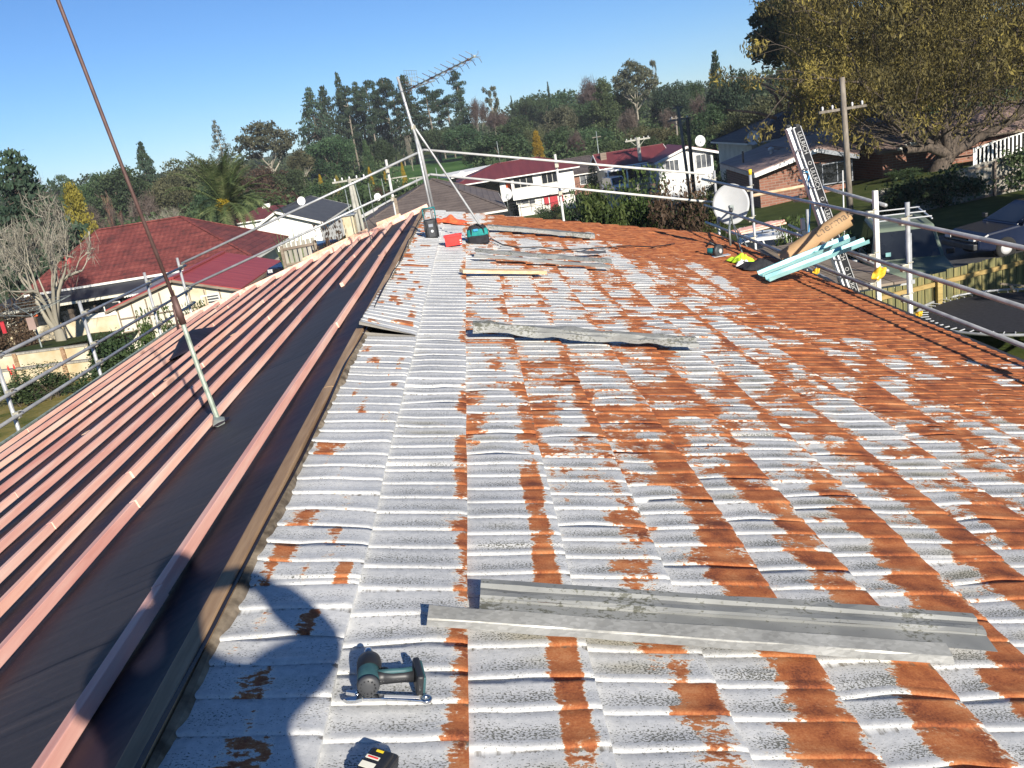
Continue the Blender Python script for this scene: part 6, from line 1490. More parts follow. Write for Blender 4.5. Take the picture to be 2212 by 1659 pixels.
        pts = np.array([tuple(t) for t in tips]); pts = np.repeat(pts, 20, 0)+rng.normal(size=(len(pts)*20, 3))*np.array([.045, .045, .05]); sz = rng.uniform(.010, .020, len(pts))
    elif kind == 'poplar':
        tips = []; trunk.tube([(0, 0, 0), (0, 0, .85)], [.022, .003], 6)
        for i in range(26): a = rng.uniform(0, 6.28); z = .08+.026*i; grow(trunk, rng, V((0, 0, z)), V((math.cos(a)*.32, math.sin(a)*.32, 1)), .20, .007, 2, .25, .4, tips, (2, 3), .0022, .7, 3)
        pts = np.array([tuple(t) for t in tips]); pts = np.repeat(pts, 10, 0)+rng.normal(size=(len(pts)*10, 3))*.025; sz = rng.uniform(.009, .018, len(pts))
    elif kind == 'bush':
        bl = [(rng.uniform(-.36, .36), rng.uniform(-.36, .36), rng.uniform(.15, .78), rng.uniform(.10, .2), rng.uniform(.10, .2)) for i in range(26)]
        for i in range(9): grow(trunk, rng, V((rng.uniform(-.2, .2), rng.uniform(-.2, .2), 0)), V((rng.uniform(-.3, .3), rng.uniform(-.3, .3), 1)), .3, .010, 2, .5, .3, None, (2, 3))
        pts = blob_pts(rng, bl, 5200); pts[:, 2] = pts[:, 2]*1.08; sh_ = [np.stack([np.full(9, a_)+rng.normal(size=9)*.012, np.full(9, b_)+rng.normal(size=9)*.012, np.linspace(.74, 1.02, 9)], 1) for a_, b_ in rng.uniform(-.34, .34, (34, 2))]; pts = np.concatenate([pts]+sh_); sz = rng.uniform(.016, .040, len(pts))
    pts = np.asarray(pts); pts[:, 2] = np.maximum(pts[:, 2], .01)
    pts[:, 2] *= 1/max(1, pts[:, 2].max())
    el = {'bare': 9., 'twiggy': 8., 'poplar': 9.}.get(kind, 1.6); dn = {'bare': -.35, 'twiggy': -.35, 'poplar': -.9, 'cone': .25, 'redwood': .3, 'wide': .15}.get(kind, 0)
    trunk.build('trunk', bark, r, True); quads('crown', pts, sz, leaf, r, rng, el, dn)
    PROTO[key] = r; r['used'] = False; return r
LB = []
def T(kind, seed, x, yt, wpx, Y, leaf, bark, name, label, group=None, zfix=None, hmin=2.0, ang=None):
    p = P(x, yt, Y=Y); g = gz(p.x, Y)-.2 if zfix is None else zfix; h = max(hmin, p.z-g); w_ = wpx/1900*math.hypot(Y, p.x)*1.0
    src = proto(kind, seed, leaf, bark)
    if not src['used']: r = src; r['used'] = True; r.location = (p.x, Y, g); r.rotation_euler = (0, 0, ang or random.uniform(0, 6))
    else: r = copy_tree(src, (p.x, Y, g), ang or random.uniform(0, 6))
    r.scale = (w_, w_, h); r.name = name; tag(r, label, 'tree', group); LB.append(label); return r
GW = 'trees of the wooded skyline'
def trees():
    D_, Mi, Ol, Gu, Co = 'leaf_dark', 'leaf_mid', 'leaf_olive', 'leaf_gum', 'leaf_conifer'
    # -- left part of the skyline
    T('cone', 1, 18, 318, 265, 58, Co, 'bark_dark', 'conifer_tree', 'huge dark shaggy conifer filling the left edge of the view')
    T('bare', 2, 10, 335, 225, 44, 'twig_pale', 'bark_pale', 'bare_tree', 'leafless pale grey tree with crooked branches in front of the dark conifer')
    T('twiggy', 3, 30, 325, 110, 90, 'twig_cloud', 'twig_brown', 'bare_tree', 'fine leafless treetop showing above the dark conifer at the left edge')
    T('column', 1, 146, 392, 118, 66, 'leaf_golden_green', 'bark_dark', 'cypress_tree', 'knobbly golden green conical cypress behind the brick chimney')
    T('wide', 4, 125, 373, 58, 240, D_, 'bark_dark', 'gum_tree', 'tiny far rounded tree on the horizon right of the dark conifer', GW)
    T('round', 1, 232, 338, 150, 150, D_, 'bark_dark', 'broadleaf_tree', 'big dark rounded tree behind the golden cypress, crossed by the long pole', GW)
    T('round', 2, 190, 360, 100, 158, Mi, 'bark_dark', 'broadleaf_tree', 'green shoulder of rounded tree just left of the big dark rounded one', GW)
    T('cone', 5, 300, 304, 88, 165, 'leaf_conifer', 'bark_dark', 'conifer_tree', 'single dark conical conifer standing alone left of the palm', GW)
    T('poplar', 1, 228, 432, 52, 112, 'twig_cloud', 'bark_red', 'poplar_tree', 'tall pinkish leafless poplar below the big dark rounded tree', 'leafless poplars')
    T('poplar', 2, 258, 462, 30, 108, 'twig_cloud', 'bark_red', 'poplar_tree', 'narrower shorter leafless poplar right of the tall one', 'leafless poplars')
    T('poplar', 1, 282, 455, 26, 116, 'twig_cloud', 'bark_pale', 'poplar_tree', 'pale thin leafless poplar stem beside the long pole', 'leafless poplars')
    T('bare', 5, 340, 418, 100, 98, 'twig_pale', 'bark_pale', 'bare_tree', 'pale bare tree with yellowish trunk left of the palm')
    T('twiggy', 6, 300, 398, 110, 118, 'twig_cloud', 'twig_brown', 'bare_tree', 'brownish leafless tree behind the pale bare one', 'leafless brown trees')
    T('twiggy', 7, 180, 430, 90, 112, 'twig_cloud', 'twig_brown', 'bare_tree', 'brownish leafless tree beside the golden cypress', 'leafless brown trees')
    T('twiggy', 6, 105, 405, 90, 130, 'twig_cloud', 'twig_brown', 'bare_tree', 'brownish leafless tree between the conifer and the golden cypress', 'leafless brown trees')
    T('round', 3, 405, 320, 140, 160, Ol, 'bark_dark', 'broadleaf_tree', 'broad dull olive tree behind and left of the palm', GW)
    T('round', 4, 350, 350, 100, 150, Ol, 'bark_dark', 'broadleaf_tree', 'lower olive tree left of the broad olive one', GW)
    T('norfolk', 1, 462, 258, 92, 190, 'leaf_blue_conifer', 'bark_pale', 'conifer_tree', 'pale grey see-through conifer left of the spreading gum', GW)
    T('wide', 1, 562, 250, 150, 190, Gu, 'bark_pale', 'gum_tree', 'large spreading gum with bare pale limbs and flat leaf clumps', GW)
    T('round', 5, 500, 340, 100, 172, Ol, 'bark_dark', 'broadleaf_tree', 'dull green tree under the left side of the spreading gum', GW)
    T('round', 6, 560, 350, 130, 150, 'leaf_reddish', 'bark_dark', 'broadleaf_tree', 'russet tinged tree under the spreading gum', GW)
    T('round', 2, 440, 380, 90, 130, D_, 'bark_dark', 'broadleaf_tree', 'dark tree showing between the palm fronds', GW)
    T('round', 1, 528, 398, 60, 120, D_, 'bark_dark', 'broadleaf_tree', 'blue-dark tree just right of the palm', GW)
    T('wide', 4, 642, 318, 70, 175, Ol, 'bark_pale', 'gum_tree', 'small pale gum left of the pine row', GW)
    T('round', 7, 620, 345, 90, 150, D_, 'bark_dark', 'broadleaf_tree', 'dark green tree left below the pine row', GW)
    T('round', 3, 600, 400, 110, 122, 'leaf_reddish', 'bark_dark', 'broadleaf_tree', 'reddish brown tree behind the white house with charcoal roof', GW)
    T('round', 8, 705, 283, 120, 190, D_, 'bark_dark', 'broadleaf_tree', 'massive dark tree at the foot of the left pines', GW)
    T('round', 5, 690, 378, 120, 125, Mi, 'bark_dark', 'broadleaf_tree', 'mid green tree below the massive dark one, behind the charcoal roof', GW)
    T('round', 4, 760, 392, 100, 118, D_, 'bark_dark', 'broadleaf_tree', 'dark low tree behind the thick concrete pole', GW)
    T('round', 1, 812, 290, 80, 200, D_, 'bark_dark', 'broadleaf_tree', 'dark blocky tree under the middle pines', GW)
    T('column', 3, 786, 300, 36, 185, Mi, 'bark_dark', 'cypress_tree', 'slim green upright tree under the middle pines', GW)
    # -- the pine row
    R = 'tall pines in the row on the hill'
    row = [('redwood', 1, 664, 188, 78, 232, 'leftmost pine of the row, dense almost to the ground'), ('redwood', 2, 694, 184, 66, 238, 'second pine of the row from the left, tightly layered'), ('redwood', 3, 725, 154, 40, 250, 'thinnest and tallest spire of the pine row with brown tip'),
           ('pine', 1, 742, 186, 70, 240, 'pine with a ragged dark top just right of the brown tipped spire'), ('redwood', 1, 766, 176, 62, 246, 'dense pine left of the tallest aerial mast, fourth dense one of the row'), ('pine', 2, 787, 173, 66, 236, 'pine with a slim bare trunk in the middle of the row'),
           ('redwood', 2, 806, 186, 56, 250, 'layered pine in the middle of the row, right of the slim bare trunk'), ('pine', 3, 824, 168, 62, 240, 'long bare trunked pine two to the left of the aerial mast'), ('pine', 1, 842, 172, 58, 236, 'long bare trunked pine next to the aerial mast on its left'),
           ('redwood', 3, 868, 160, 74, 234, 'dark pine directly behind the aerial mast'), ('pine', 2, 917, 186, 70, 232, 'pine with flat dark top right of the aerial mast'), ('pine', 3, 938, 194, 60, 240, 'pine with leaning pale trunk under the television aerial boom'),
           ('pine', 1, 982, 152, 54, 245, 'isolated umbrella topped pine under the tip of the aerial'), ('redwood', 2, 993, 202, 62, 238, 'dense dark pine at the right end of the row'), ('pine', 4, 962, 205, 64, 236, 'lower pine between the aerial boom and the umbrella pine')]
    for k, s, x, y, w_, Y, lb in row: T(k, s, x, y, w_*(1.5 if k == 'redwood' else 1.35), Y, Co, 'bark_grey' if k == 'pine' else 'bark_dark', 'pine_tree', lb, R)
    T('round', 2, 992, 262, 110, 215, D_, 'bark_dark', 'broadleaf_tree', 'dark broad tree below the right end of the pine row', GW)
    T('round', 7, 938, 262, 80, 225, D_, 'bark_dark', 'broadleaf_tree', 'dark tree below the television aerial boom', GW)
    T('twiggy', 3, 1022, 190, 60, 228, 'twig_cloud', 'bark_pale', 'bare_tree', 'reddish leafless tree just right of the pine row', 'leafless brown trees')
    T('tallgum', 1, 1056, 186, 62, 235, Gu, 'bark_pale', 'gum_tree', 'thin see-through gum right of the reddish leafless tree', GW)
    T('poplar', 2, 880, 298, 36, 205, 'twig_pale', 'bark_pale', 'bare_tree', 'small pale leafless tree on the park slope by the aerial mast', 'leafless brown trees')
    # small yellow trees
    for i, (q, w_, Y, lb) in enumerate(((cB(940, 1055), 22, 135, 'yellow tree above the charcoal roof'), (cB(1072, 1065), 26, 138, 'yellow-green small tree right of the first yellow one'), (cB(1330, 998), 20, 150, 'tall yellow tree left of the pale scaffold post'), (cB(1455, 1035), 18, 155, 'yellow tree behind the pale scaffold post'),
                                       (cB(1590, 958), 16, 170, 'yellow young tree on the park grass'), (cB(1760, 925), 12, 185, 'slim yellow young tree beside the aerial mast'))):
        T('column', 2, q[0], q[1], w_, Y, 'leaf_yellow' if i != 1 else 'leaf_golden_green', 'bark_dark', 'yellow_tree', 'small ' + lb, 'small yellow autumn trees')
    T('round', 4, 815, 385, 50, 122, 'leaf_reddish', 'bark_dark', 'broadleaf_tree', 'dark purplish rounded tree behind the concrete pole crossarm', GW)
    T('round', 6, 860, 392, 60, 128, Mi, 'bark_dark', 'broadleaf_tree', 'green tree on the near edge of the park', GW)
    # -- right of centre
    mid = [('cone', 1, 1103, 205, 14, 290, Co, 'tiny dark pointed conifer on the skyline gap'), ('round', 8, 1128, 200, 66, 285, D_, 'dark skyline tree right of the gap'), ('round', 3, 1163, 188, 70, 275, D_, 'dark skyline tree, second right of the gap'), ('cone', 5, 1182, 175, 22, 278, Co, 'small pointed conifer rising from the skyline trees'),
           ('round', 5, 1212, 180, 80, 262, D_, 'dark rounded skyline tree left of the leafless treetop'), ('twiggy', 7, 1270, 150, 90, 235, 'twig_cloud', 'pinkish leafless treetop against the sky'), ('round', 7, 1250, 205, 90, 225, D_, 'dark tree under the pinkish leafless treetop'),
           ('column', 1, 1300, 166, 100, 190, Mi, 'large bright green upright tree with a pointed top'), ('wide', 4, 1362, 121, 112, 205, Gu, 'high airy gum with flat leaf clouds against the sky'), ('round', 6, 1350, 176, 100, 210, D_, 'dark tree beneath the high airy gum'),
           ('tallgum', 2, 1409, 128, 30, 215, Gu, 'single thin stemmed gum with one tuft on top'), ('cone', 5, 1412, 185, 40, 200, Co, 'dark pointed conifer below the thin stemmed gum'), ('round', 4, 1448, 155, 98, 190, 'leaf_conifer', 'large blue-green rounded cypress'),
           ('round', 8, 1490, 163, 60, 200, D_, 'dark tree right of the blue-green cypress'), ('redwood', 2, 1543, 108, 80, 150, Co, 'dark tall pine left of the great gum'), ('round', 2, 1592, 128, 110, 140, Co, 'dark dense tree mass left of the great gum'),
           ('twiggy', 6, 1505, 190, 70, 160, 'twig_cloud', 'leafless reddish tree below the dark tall pine'),
           ('round', 1, 1199, 216, 94, 195, Gu, 'greyish olive rounded tree in the middle wood'), ('round', 3, 1111, 240, 96, 200, D_, 'dark rounded tree above the long park'), ('twiggy', 3, 1075, 222, 90, 220, 'twig_cloud', 'leafless brown tree above the park'), ('round', 6, 1076, 276, 180, 165, D_, 'very wide dark tree above the left end of the two-storey roof'),
           ('round', 8, 1030, 300, 90, 175, Mi, 'green tree at the right end of the park'), ('column', 3, 1156, 280, 44, 150, 'leaf_yellow', 'yellow tinged tree above the two-storey roof'), ('round', 5, 1150, 262, 60, 170, Ol, 'olive tree just behind the yellow tinged one'),
           ('round', 2, 1205, 265, 90, 160, D_, 'dark tree right of the yellow tinged one'), ('twiggy', 7, 1238, 272, 60, 150, 'twig_cloud', 'brown leafless tree in the dark middle wood'), ('round', 4, 1275, 262, 110, 165, D_, 'dark blue-green tree left under the bright upright tree'),
           ('round', 7, 1320, 288, 110, 142, Mi, 'mid green tree behind the brown cottage roof'), ('round', 1, 1270, 320, 90, 135, Mi, 'low green tree left behind the brown cottage'), ('round', 3, 1380, 262, 90, 150, Ol, 'olive tree right of the low concrete pole top'),
           ('twiggy', 6, 1442, 222, 90, 160, 'twig_cloud', 'pale leafless tree below the blue-green cypress'), ('twiggy', 7, 1352, 225, 70, 170, 'twig_cloud', 'leafless brown tree below the high airy gum'), ('round', 5, 1425, 262, 100, 145, Ol, 'light olive bushes-like tree by the lamp pole'),
           ('round', 6, 1400, 290, 80, 132, D_, 'dark low tree behind the low concrete pole'), ('round', 8, 1470, 280, 90, 128, Mi, 'green tree behind the second red roof'), ('round', 2, 1527, 212, 110, 140, D_, 'dark green tree right of the lamp poles'),
           ('round', 4, 1568, 240, 110, 125, Mi, 'sunlit green tree behind the white gable'), ('round', 7, 1610, 205, 110, 118, Ol, 'dull green tree left of the dark tiled roof'), ('round', 1, 1590, 290, 90, 112, D_, 'dark bush-like tree above the pinkish-brown roof end'),
           ('round', 3, 1540, 280, 90, 122, Mi, 'green tree just behind the white gable roof dish'), ('round', 5, 1660, 170, 120, 112, Ol, 'olive tree with reddish light behind the dark tiled roof')]
    for k, s, x, y, w_, Y, lf, lb in mid:
        nm = {'round': 'broadleaf_tree', 'cone': 'conifer_tree', 'redwood': 'pine_tree', 'twiggy': 'bare_tree', 'column': 'cypress_tree', 'wide': 'gum_tree', 'tallgum': 'gum_tree'}[k]
        T(k, s, x, y, w_, Y, lf, 'bark_pale' if k in ('wide', 'tallgum') else 'bark_dark', nm, lb, GW if k != 'twiggy' else 'leafless brown trees')
    # far wood behind all of them, one mass
    rng = np.random.RandomState(5); bl = []; prof_ = [(0, 395), (100, 398), (200, 372), (300, 372), (400, 350), (500, 330), (600, 345), (700, 300), (900, 290), (1040, 262), (1100, 222), (1170, 200), (1300, 190), (1400, 185), (1500, 178), (1620, 160), (1760, 100), (2000, 60), (2300, 20)]
    for x in range(-200, 2350, 11):
        yt = float(np.interp(x, [p[0] for p in prof_], [p[1] for p in prof_]))+rng.uniform(0, 14); Y = rng.uniform(300, 360); 
        if x > 1650: Y *= .6
        p = P(x, yt, Y=Y); g = gz(p.x, Y); h = max(4, p.z-g); bl.append((p.x, Y, g+h*.55, h*.42, h*.5)); bl.append((p.x+2, Y+3, g+h*.3, h*.4, h*.4)); bl.append((p.x-2, Y-4, g+h*.12, h*.4, h*.25))
    pts = blob_pts(rng, bl, 95000); tag(quads('far_wood', pts, rng.uniform(.5, 1.2, len(pts)), 'leaf_dark', None, rng, 1.3), kind='stuff')
    # undergrowth at the foot of the wood
    bl = []
    for x in range(-150, 2200, 16):
        for Y in (118, 150, 190):
            yy = Y+rng.uniform(-10, 10); p = P(x+rng.uniform(-8, 8), 300, Y=yy)
            if -20 < p.x < 30 and yy > 138 and 840 < x < 1020: continue
            if 930 < x < 1480 and yy < 124: continue
            g = gz(p.x, yy); h = rng.uniform(2.5, 5.5); bl.append((p.x, yy, g+h*.4, h*.75, h*.6))
    pts = blob_pts(rng, bl, 80000); tag(quads('undergrowth', pts, rng.uniform(.25, .6, len(pts)), 'leaf_mid', None, rng, 1.3), kind='stuff')
trees()

def big_plants():
    rng = np.random.RandomState(12)
    # date palm behind the red bungalow
    Y = 68; c = P(487, 440, Y=Y); g = gz(c.x, Y); r = thing('palm_tree', 'big bushy date palm with arching green fronds behind the bungalow roof', 'palm', (c.x, Y, g))
    MB().tube([(c.x, Y, g), (c.x, Y, c.z-.4)], [.45, .5], 12).build('trunk', 'bark_dark', r, True); mb = MB(); rib = MB()
    for i in range(58):
        a = rng.uniform(0, 6.28); e = rng.uniform(-.35, 1.45)**1.0; L = rng.uniform(4.0, 5.2); hd = Vector((math.cos(a), math.sin(a), 0)); pts = []; n = 14
        for k in range(n+1):
            t = k/n; an = e - 1.25*t*t*(1.1-.35*e); 
            pts.append((pts[-1] + (hd*math.cos(an)+Vector((0, 0, math.sin(an))))*L/n) if pts else c+hd*.2)
        rib.tube(pts[::2], [.07-.007*q for q in range(len(pts[::2]))], 3, cap=False)
        s = hd.cross(Vector((0, 0, 1)))
        for k in range(2, n+1):
            for m in range(3):
                p = pts[k-1].lerp(pts[k], m/3); d = (pts[k]-pts[k-1]).normalized(); nn_ = s.cross(d)
                for sg in (-1, 1):
                    l_ = .62*math.sin(PI*min(1, (k/n)*.85+.12))+.08; tip = p + (s*sg*.75+d*.6+nn_*.25*rng.uniform(-.6, 1)).normalized()*l_-Vector((0, 0, .10*l_)); w_ = d*.045
                    mb.add([p-w_, p+w_, tip+w_*.2, tip-w_*.2], [(0, 1, 2, 3)])
    mb.build('fronds', 'leaf_palm', r); rib.build('frond_ribs', 'leaf_palm', r)
    p2 = blob_pts(rng, [(c.x, Y-.6, c.z-.1, .55, .5)], 300); quads('fruit_stalks', p2, .12, 'leaf_yellow', r, rng, 3)
    # willow
    Y = 56.5; b = P(2028, 378, Y=Y); g = gz(b.x, Y); r = thing('willow_tree', 'huge drooping willow with brown and golden leaves filling the top right corner', 'tree', (b.x, Y, g)); tr = MB(); V = Vector
    B0 = V((b.x, Y, g)); fork = P(2050, 335, Y=Y)
    tr.tube([B0-V((0, 0, .3)), B0.lerp(fork, .5)+V((-.1, 0, 0)), fork], [.72, .56, .50], 14, cap=False)
    limbs = [[fork, P(2110, 300, Y=Y), P(2180, 262, Y=Y-1), P(2260, 200, Y=Y-2)], [fork, P(2075, 270, Y=Y), P(2130, 190, Y=Y), P(2190, 90, Y=Y), P(2230, -20, Y=Y)], [fork, P(2005, 318, Y=Y-1), P(1955, 325, Y=Y-2)],
             [fork, P(2000, 262, Y=Y+1), P(1940, 200, Y=Y+1), P(1900, 110, Y=Y+1), P(1885, -10, Y=Y+1)], [fork, P(2040, 250, Y=Y), P(2030, 150, Y=Y), P(2040, 20, Y=Y), P(2040, -120, Y=Y)], [fork, P(1985, 300, Y=Y), P(1900, 240, Y=Y-1), P(1860, 170, Y=Y-2)]]
    for L in limbs: tr.tube(L, [.36-.07*i for i in range(len(L))], 8, cap=False)
    tips = []
    for L in limbs:
        for i in range(1, len(L)):
            for k in range(4): grow(tr, rng, L[i-1].lerp(L[i], rng.rand()), V((rng.normal(), rng.normal()*.8, .6)).normalized(), 3.8, .09, 2, .6, .12, tips, (2, 3), .012, .72)
    tr.build('trunk', 'bark_dark', r, True)
    cx, cz = b.x+1.5, EYE+5.2; P_ = []; S_ = []
    hubs = []
    def ok(x, y, z):                        # crown envelope: leave the pale house and fences below it visible
        return True
    for i in range(4300):
        # strands hang from a lumpy dome
        a = rng.uniform(0, 6.28); q = math.sqrt(rng.rand()); x = b.x+2.3+11.6*q*math.cos(a); y = Y+1+6.6*q*math.sin(a); lump = float(vnoise(x*.42+20, y*.42+10, 200))
        top = EYE+12.4*math.sqrt(max(0, 1-q*q*.86))-1.3+3.3*(lump-.5); 
        if rng.rand() < .45: top -= rng.uniform(.5, 8.0)
        L = rng.uniform(2.0, 5.8)*(.6+.9*lump); lo = top-L; fl = EYE-3.4+1.1*math.sin(x*.9)+1.6*max(0, 1-abs(x-(b.x-5.7))/4.4)-1.5*(abs(x-b.x) < 1.8)
        lo = max(lo, fl-.6); 
        if lo > top-.5: continue
        m = int((top-lo)/.085)+2; t = np.linspace(0, 1, m); sw = rng.normal(size=2)*.35
        P_.append(np.stack([x+sw[0]*t+rng.normal(size=m)*.09, y+sw[1]*t+rng.normal(size=m)*.09, top-(top-lo)*t+rng.normal(size=m)*.05], 1))
    for i in range(2400):
        q = P(rng.uniform(1735, 2260), rng.uniform(120, 262), Y=Y+rng.uniform(-3.5, 2)); lob = np.interp(q.x, [20.3, 24, 27.3, 29.2, 30.9, 33, 38, 51], [-.6, -1.8, -2.9, -1.6, -3.4, -1.4, -.5, .5]) + EYE + rng.uniform(-.4, 1.0)
        if lob > q.z-.5: continue
        m = int((q.z-lob)/.085)+2; t = np.linspace(0, 1, m); P_.append(np.stack([q.x+rng.normal(size=m)*.09, q.y+rng.normal(size=m)*.09, q.z-(q.z-lob)*t], 1))
    pts = np.concatenate(P_); inner = blob_pts(rng, [(t.x, t.y, t.z, .9, .7) for t in tips[::3]] + [(b.x+3.5+rng.uniform(-9, 9), Y+3+rng.uniform(-1, 1), EYE+rng.uniform(-1.2, 9), 2.2, 1.7) for i in range(50)] + [(rng.uniform(23, 31), Y+1+rng.uniform(-1.5, 1), EYE+rng.uniform(-2.6, 3.5), 1.5, 1.2) for i in range(60)] + [(rng.uniform(31, 47), Y+2+rng.uniform(-1.5, 1.5), EYE+rng.uniform(-2.0, 4.0), 1.7, 1.3) for i in range(44)]  , 78000)
    quads('crown', np.concatenate([pts, inner]), np.concatenate([rng.uniform(.045, .10, len(pts)), rng.uniform(.08, .18, len(inner))]), 'leaf_willow', r, rng, 2.4, .6)
    # great gum behind the willow's left side
    Y = 72; p = P(1722, 236, Y=Y); g = gz(p.x, Y); r = thing('gum_tree', 'great dark gum with reddish limbs rising behind the left side of the willow', 'tree', (p.x+1, Y, g)); tr = MB(); base = V((p.x+1.5, Y, g))
    f = P(1725, 235, Y=Y); tr.tube([base, f], [.6, .5], 10, cap=False)
    LM = [[f, P(*cD(560, 560), Y=Y), P(*cD(520, 440), Y=Y), P(*cD(500, 400), Y=Y), P(*cD(575, 380), Y=Y)], [f, P(*cD(690, 520), Y=Y), P(*cD(700, 300), Y=Y), P(*cD(640, 150), Y=Y)], [f, P(1800, 150, Y=Y), P(1830, 20, Y=Y)], [f, P(1760, 100, Y=Y), P(1725, -60, Y=Y)], [P(*cD(520, 430), Y=Y), P(*cD(470, 200), Y=Y), P(*cD(430, 60), Y=Y)]]
    for L in LM: tr.tube(L, [.36-.07*i for i in range(len(L))], 7, cap=False)
    for q0, q1, q2 in ((cD(545, 740), cD(400, 660), cD(270, 590)), (cD(410, 860), cD(260, 820), cD(50, 800)), (cD(450, 790), cD(400, 690), cD(330, 640))): tr.tube([P(*q0, Y=Y-6), P(*q1, Y=Y-6), P(*q2, Y=Y-6)], [.14, .10, .04], 6)
    tr.build('trunk', 'bark_red', r, True)
    bl = []
    for (x, y, w_) in ((390, 60, 60), (330, 110, 50), (470, 30, 90), (560, 90, 100), (400, 190, 70), (330, 240, 60), (420, 290, 110), (340, 320, 70), (500, 240, 90), (620, 40, 120), (700, 160, 130), (380, 395, 80), (560, 320, 100), (760, 60, 120), (740, 260, 110), (640, 420, 90), (520, -60, 120), (700, -80, 150), (780, -60, 130), (305, 155, 28)):
        q = P(*cD(x, y), Y=Y+rng.uniform(-2, 3)); rr = w_/2.911*.864/1900*Y*1.5; bl += [(q.x+rng.uniform(-.5, .5), q.y+rng.uniform(-1.5, 1.5), q.z+rng.uniform(-.5, .5), rr*rng.uniform(.6, 1.), rr*rng.uniform(.4, .65)) for k in range(4)]
    pts = blob_pts(rng, bl, 30000); quads('crown', pts, rng.uniform(.14, .34, len(pts)), 'leaf_conifer', r, rng, 1.5, .2)
    # ivy on the grey paling fence
    P_ = []
    for i in range(420):
        x, y = rng.uniform(1150, 2350), 0; t = rng.rand(); yt = np.interp(x, [1150, 1600, 2350], [1385, 1275, 1070]); yy = yt+rng.uniform(-10, 250)*(rng.rand()**.6); k = float(vnoise(x*.012, yy*.014, 301))
        if k < .57: continue
        q = P(*cD(x, yy), Y=41.75); m = 26; P_.append(np.array(q)[None]+rng.normal(size=(m, 3))*np.array([.34, .10, .22]))
    r = quads('ivy', np.concatenate(P_), rng.uniform(.09, .20, sum(len(a) for a in P_)), 'leaf_ivy', None, rng); tag(r, 'thick green ivy scrambling over the grey paling fence', 'ivy')
    # bushes: (pixel x, top y, width px, distance, leaf, name, label)
    for i, (x, y, w_, Y, lf, lb) in enumerate(((1300, 398, 120, 27, 'leaf_bush', 'leafy green bush just past the far right gable corner'), (1385, 362, 110, 29, 'leaf_bush', 'tallest bush beyond the far gable, green with red shoots'), (1455, 392, 110, 27.5, 'leaf_reddish', 'russet leaved bush beside the tallest bush'),
                                       (1250, 412, 90, 29, 'leaf_mid', 'small dark bush at the left of the bush row'), (1520, 415, 80, 28, 'leaf_bush', 'low bush right of the russet one, near the dish'), (710, 482, 66, 24, 'leaf_reddish', 'round reddish brown bush beyond the left gable end'),
                                       (330, 668, 84, 20, 'leaf_bush', 'broad-leaved shrub touching the left eave by the scaffold'), (238, 722, 130, 22, 'leaf_mid', 'dark sprawling shrub over the boarded wall'), (415, 655, 60, 22, 'leaf_bush', 'light green shrub top showing behind the stub pipe'),
                                       (60, 795, 120, 27, 'leaf_mid', 'flowering garden clump at the foot of the lower retaining wall'), (15, 640, 90, 43, 'leaf_reddish', 'reddish bare shrub at the left edge below the pale tree'), (1712, 470, 60, 20, 'leaf_bush', 'spiky green plant between the dish and the ladder'), (1790, 505, 90, 24, 'leaf_mid', 'dark shrub behind the cardboard roll'),
                                       (1560, 372, 60, 70, 'leaf_mid', 'small green shrub at the road corner below the white gable'), (1300, 345, 60, 112, 'leaf_mid', 'hedge tree beside the brown cottage drive'), (1190, 440, 60, 100, 'leaf_mid', 'low shrub by the red door of the two-storey house'), (1950, 365, 60, 56, 'leaf_mid', 'shrub against the sunlit brick wall'))):
        t = T('bush', 1+i % 4, x, y, w_*1.25, Y, lf, 'bark_dark', 'bush', lb, 'garden bushes', hmin=.8); t['category'] = 'bush'
    # tall reeds / cane by the white house
    for k, (x, y, Y, n, lb) in enumerate(((620, 485, 40, 40, 'clump of upright cane leaves by the white gable wall'), (1745, 470, 19.5, 50, 'arching flax leaves behind the ladder'))):
        c = P(x, y+34, Y=Y); mb = MB(); g = gz(c.x, Y)
        for i in range(n): a = rng.uniform(0, 6.28); h = (P(x, y, Y=Y).z-g)*rng.uniform(.75, 1.05); o_ = V((rng.uniform(-.5, .5), rng.uniform(-.5, .5), 0)); e = V((math.cos(a), math.sin(a), 0)); b_ = V((c.x, Y, g))+o_; s = e.cross(V((0, 0, 1)))*.03; m_ = b_+V((0, 0, h*.7))+e*.15; t_ = b_+V((0, 0, h))+e*.55; mb.add([b_-s, b_+s, m_+s, m_-s, t_], [(0, 1, 2, 3), (3, 2, 4)])
        tag(rootset(mb.build('cane_clump', 'leaf_palm'), V((c.x, Y, g))), lb, 'plant')
    # red hot pokers by the wall
    mb = MB(); r = thing('torch_lilies', 'a few red torch lily spikes beside the lower retaining wall', 'flowers', P(*cF(60, 860), Y=27.5))
    for x, y in ((55, 745), (95, 735), (75, 775)): p = P(*cF(x, y), Y=27.5); MB().tube([V((p.x, p.y, gz(p.x, p.y))), p], .015, 5).build('stem', 'leaf_mid', r); MB().lathe([(0, -.12), (.03, -.06), (.025, .04), (0, .09)], p, n=8).build('flower', 'red_plastic', r, True)
    # trees beyond the right edge of the view whose shade falls on the parked cars
    for (x, y, h, w_, s, lb) in ((16.6, 10.0, 8.6, 7.5, 3, 'broad tree outside the right edge, nearest the trampoline'), (25.5, 14.5, 13, 13, 5, 'broad tree outside the right edge, farther from the trampoline'), (27, 24, 10, 13, 2, 'broad tree outside the right edge, beyond the blue saloon')):
        t = copy_tree(proto('round', s, 'leaf_dark', 'bark_dark') if ('round', s, 'leaf_dark', 'bark_dark') in PROTO else proto('round', 1, 'leaf_dark', 'bark_dark'), (x, y, gz(x, y)), s); t.scale = (w_, w_, h); t.name = 'shade_tree'; tag(t, lb, 'tree', 'shade trees')
big_plants()
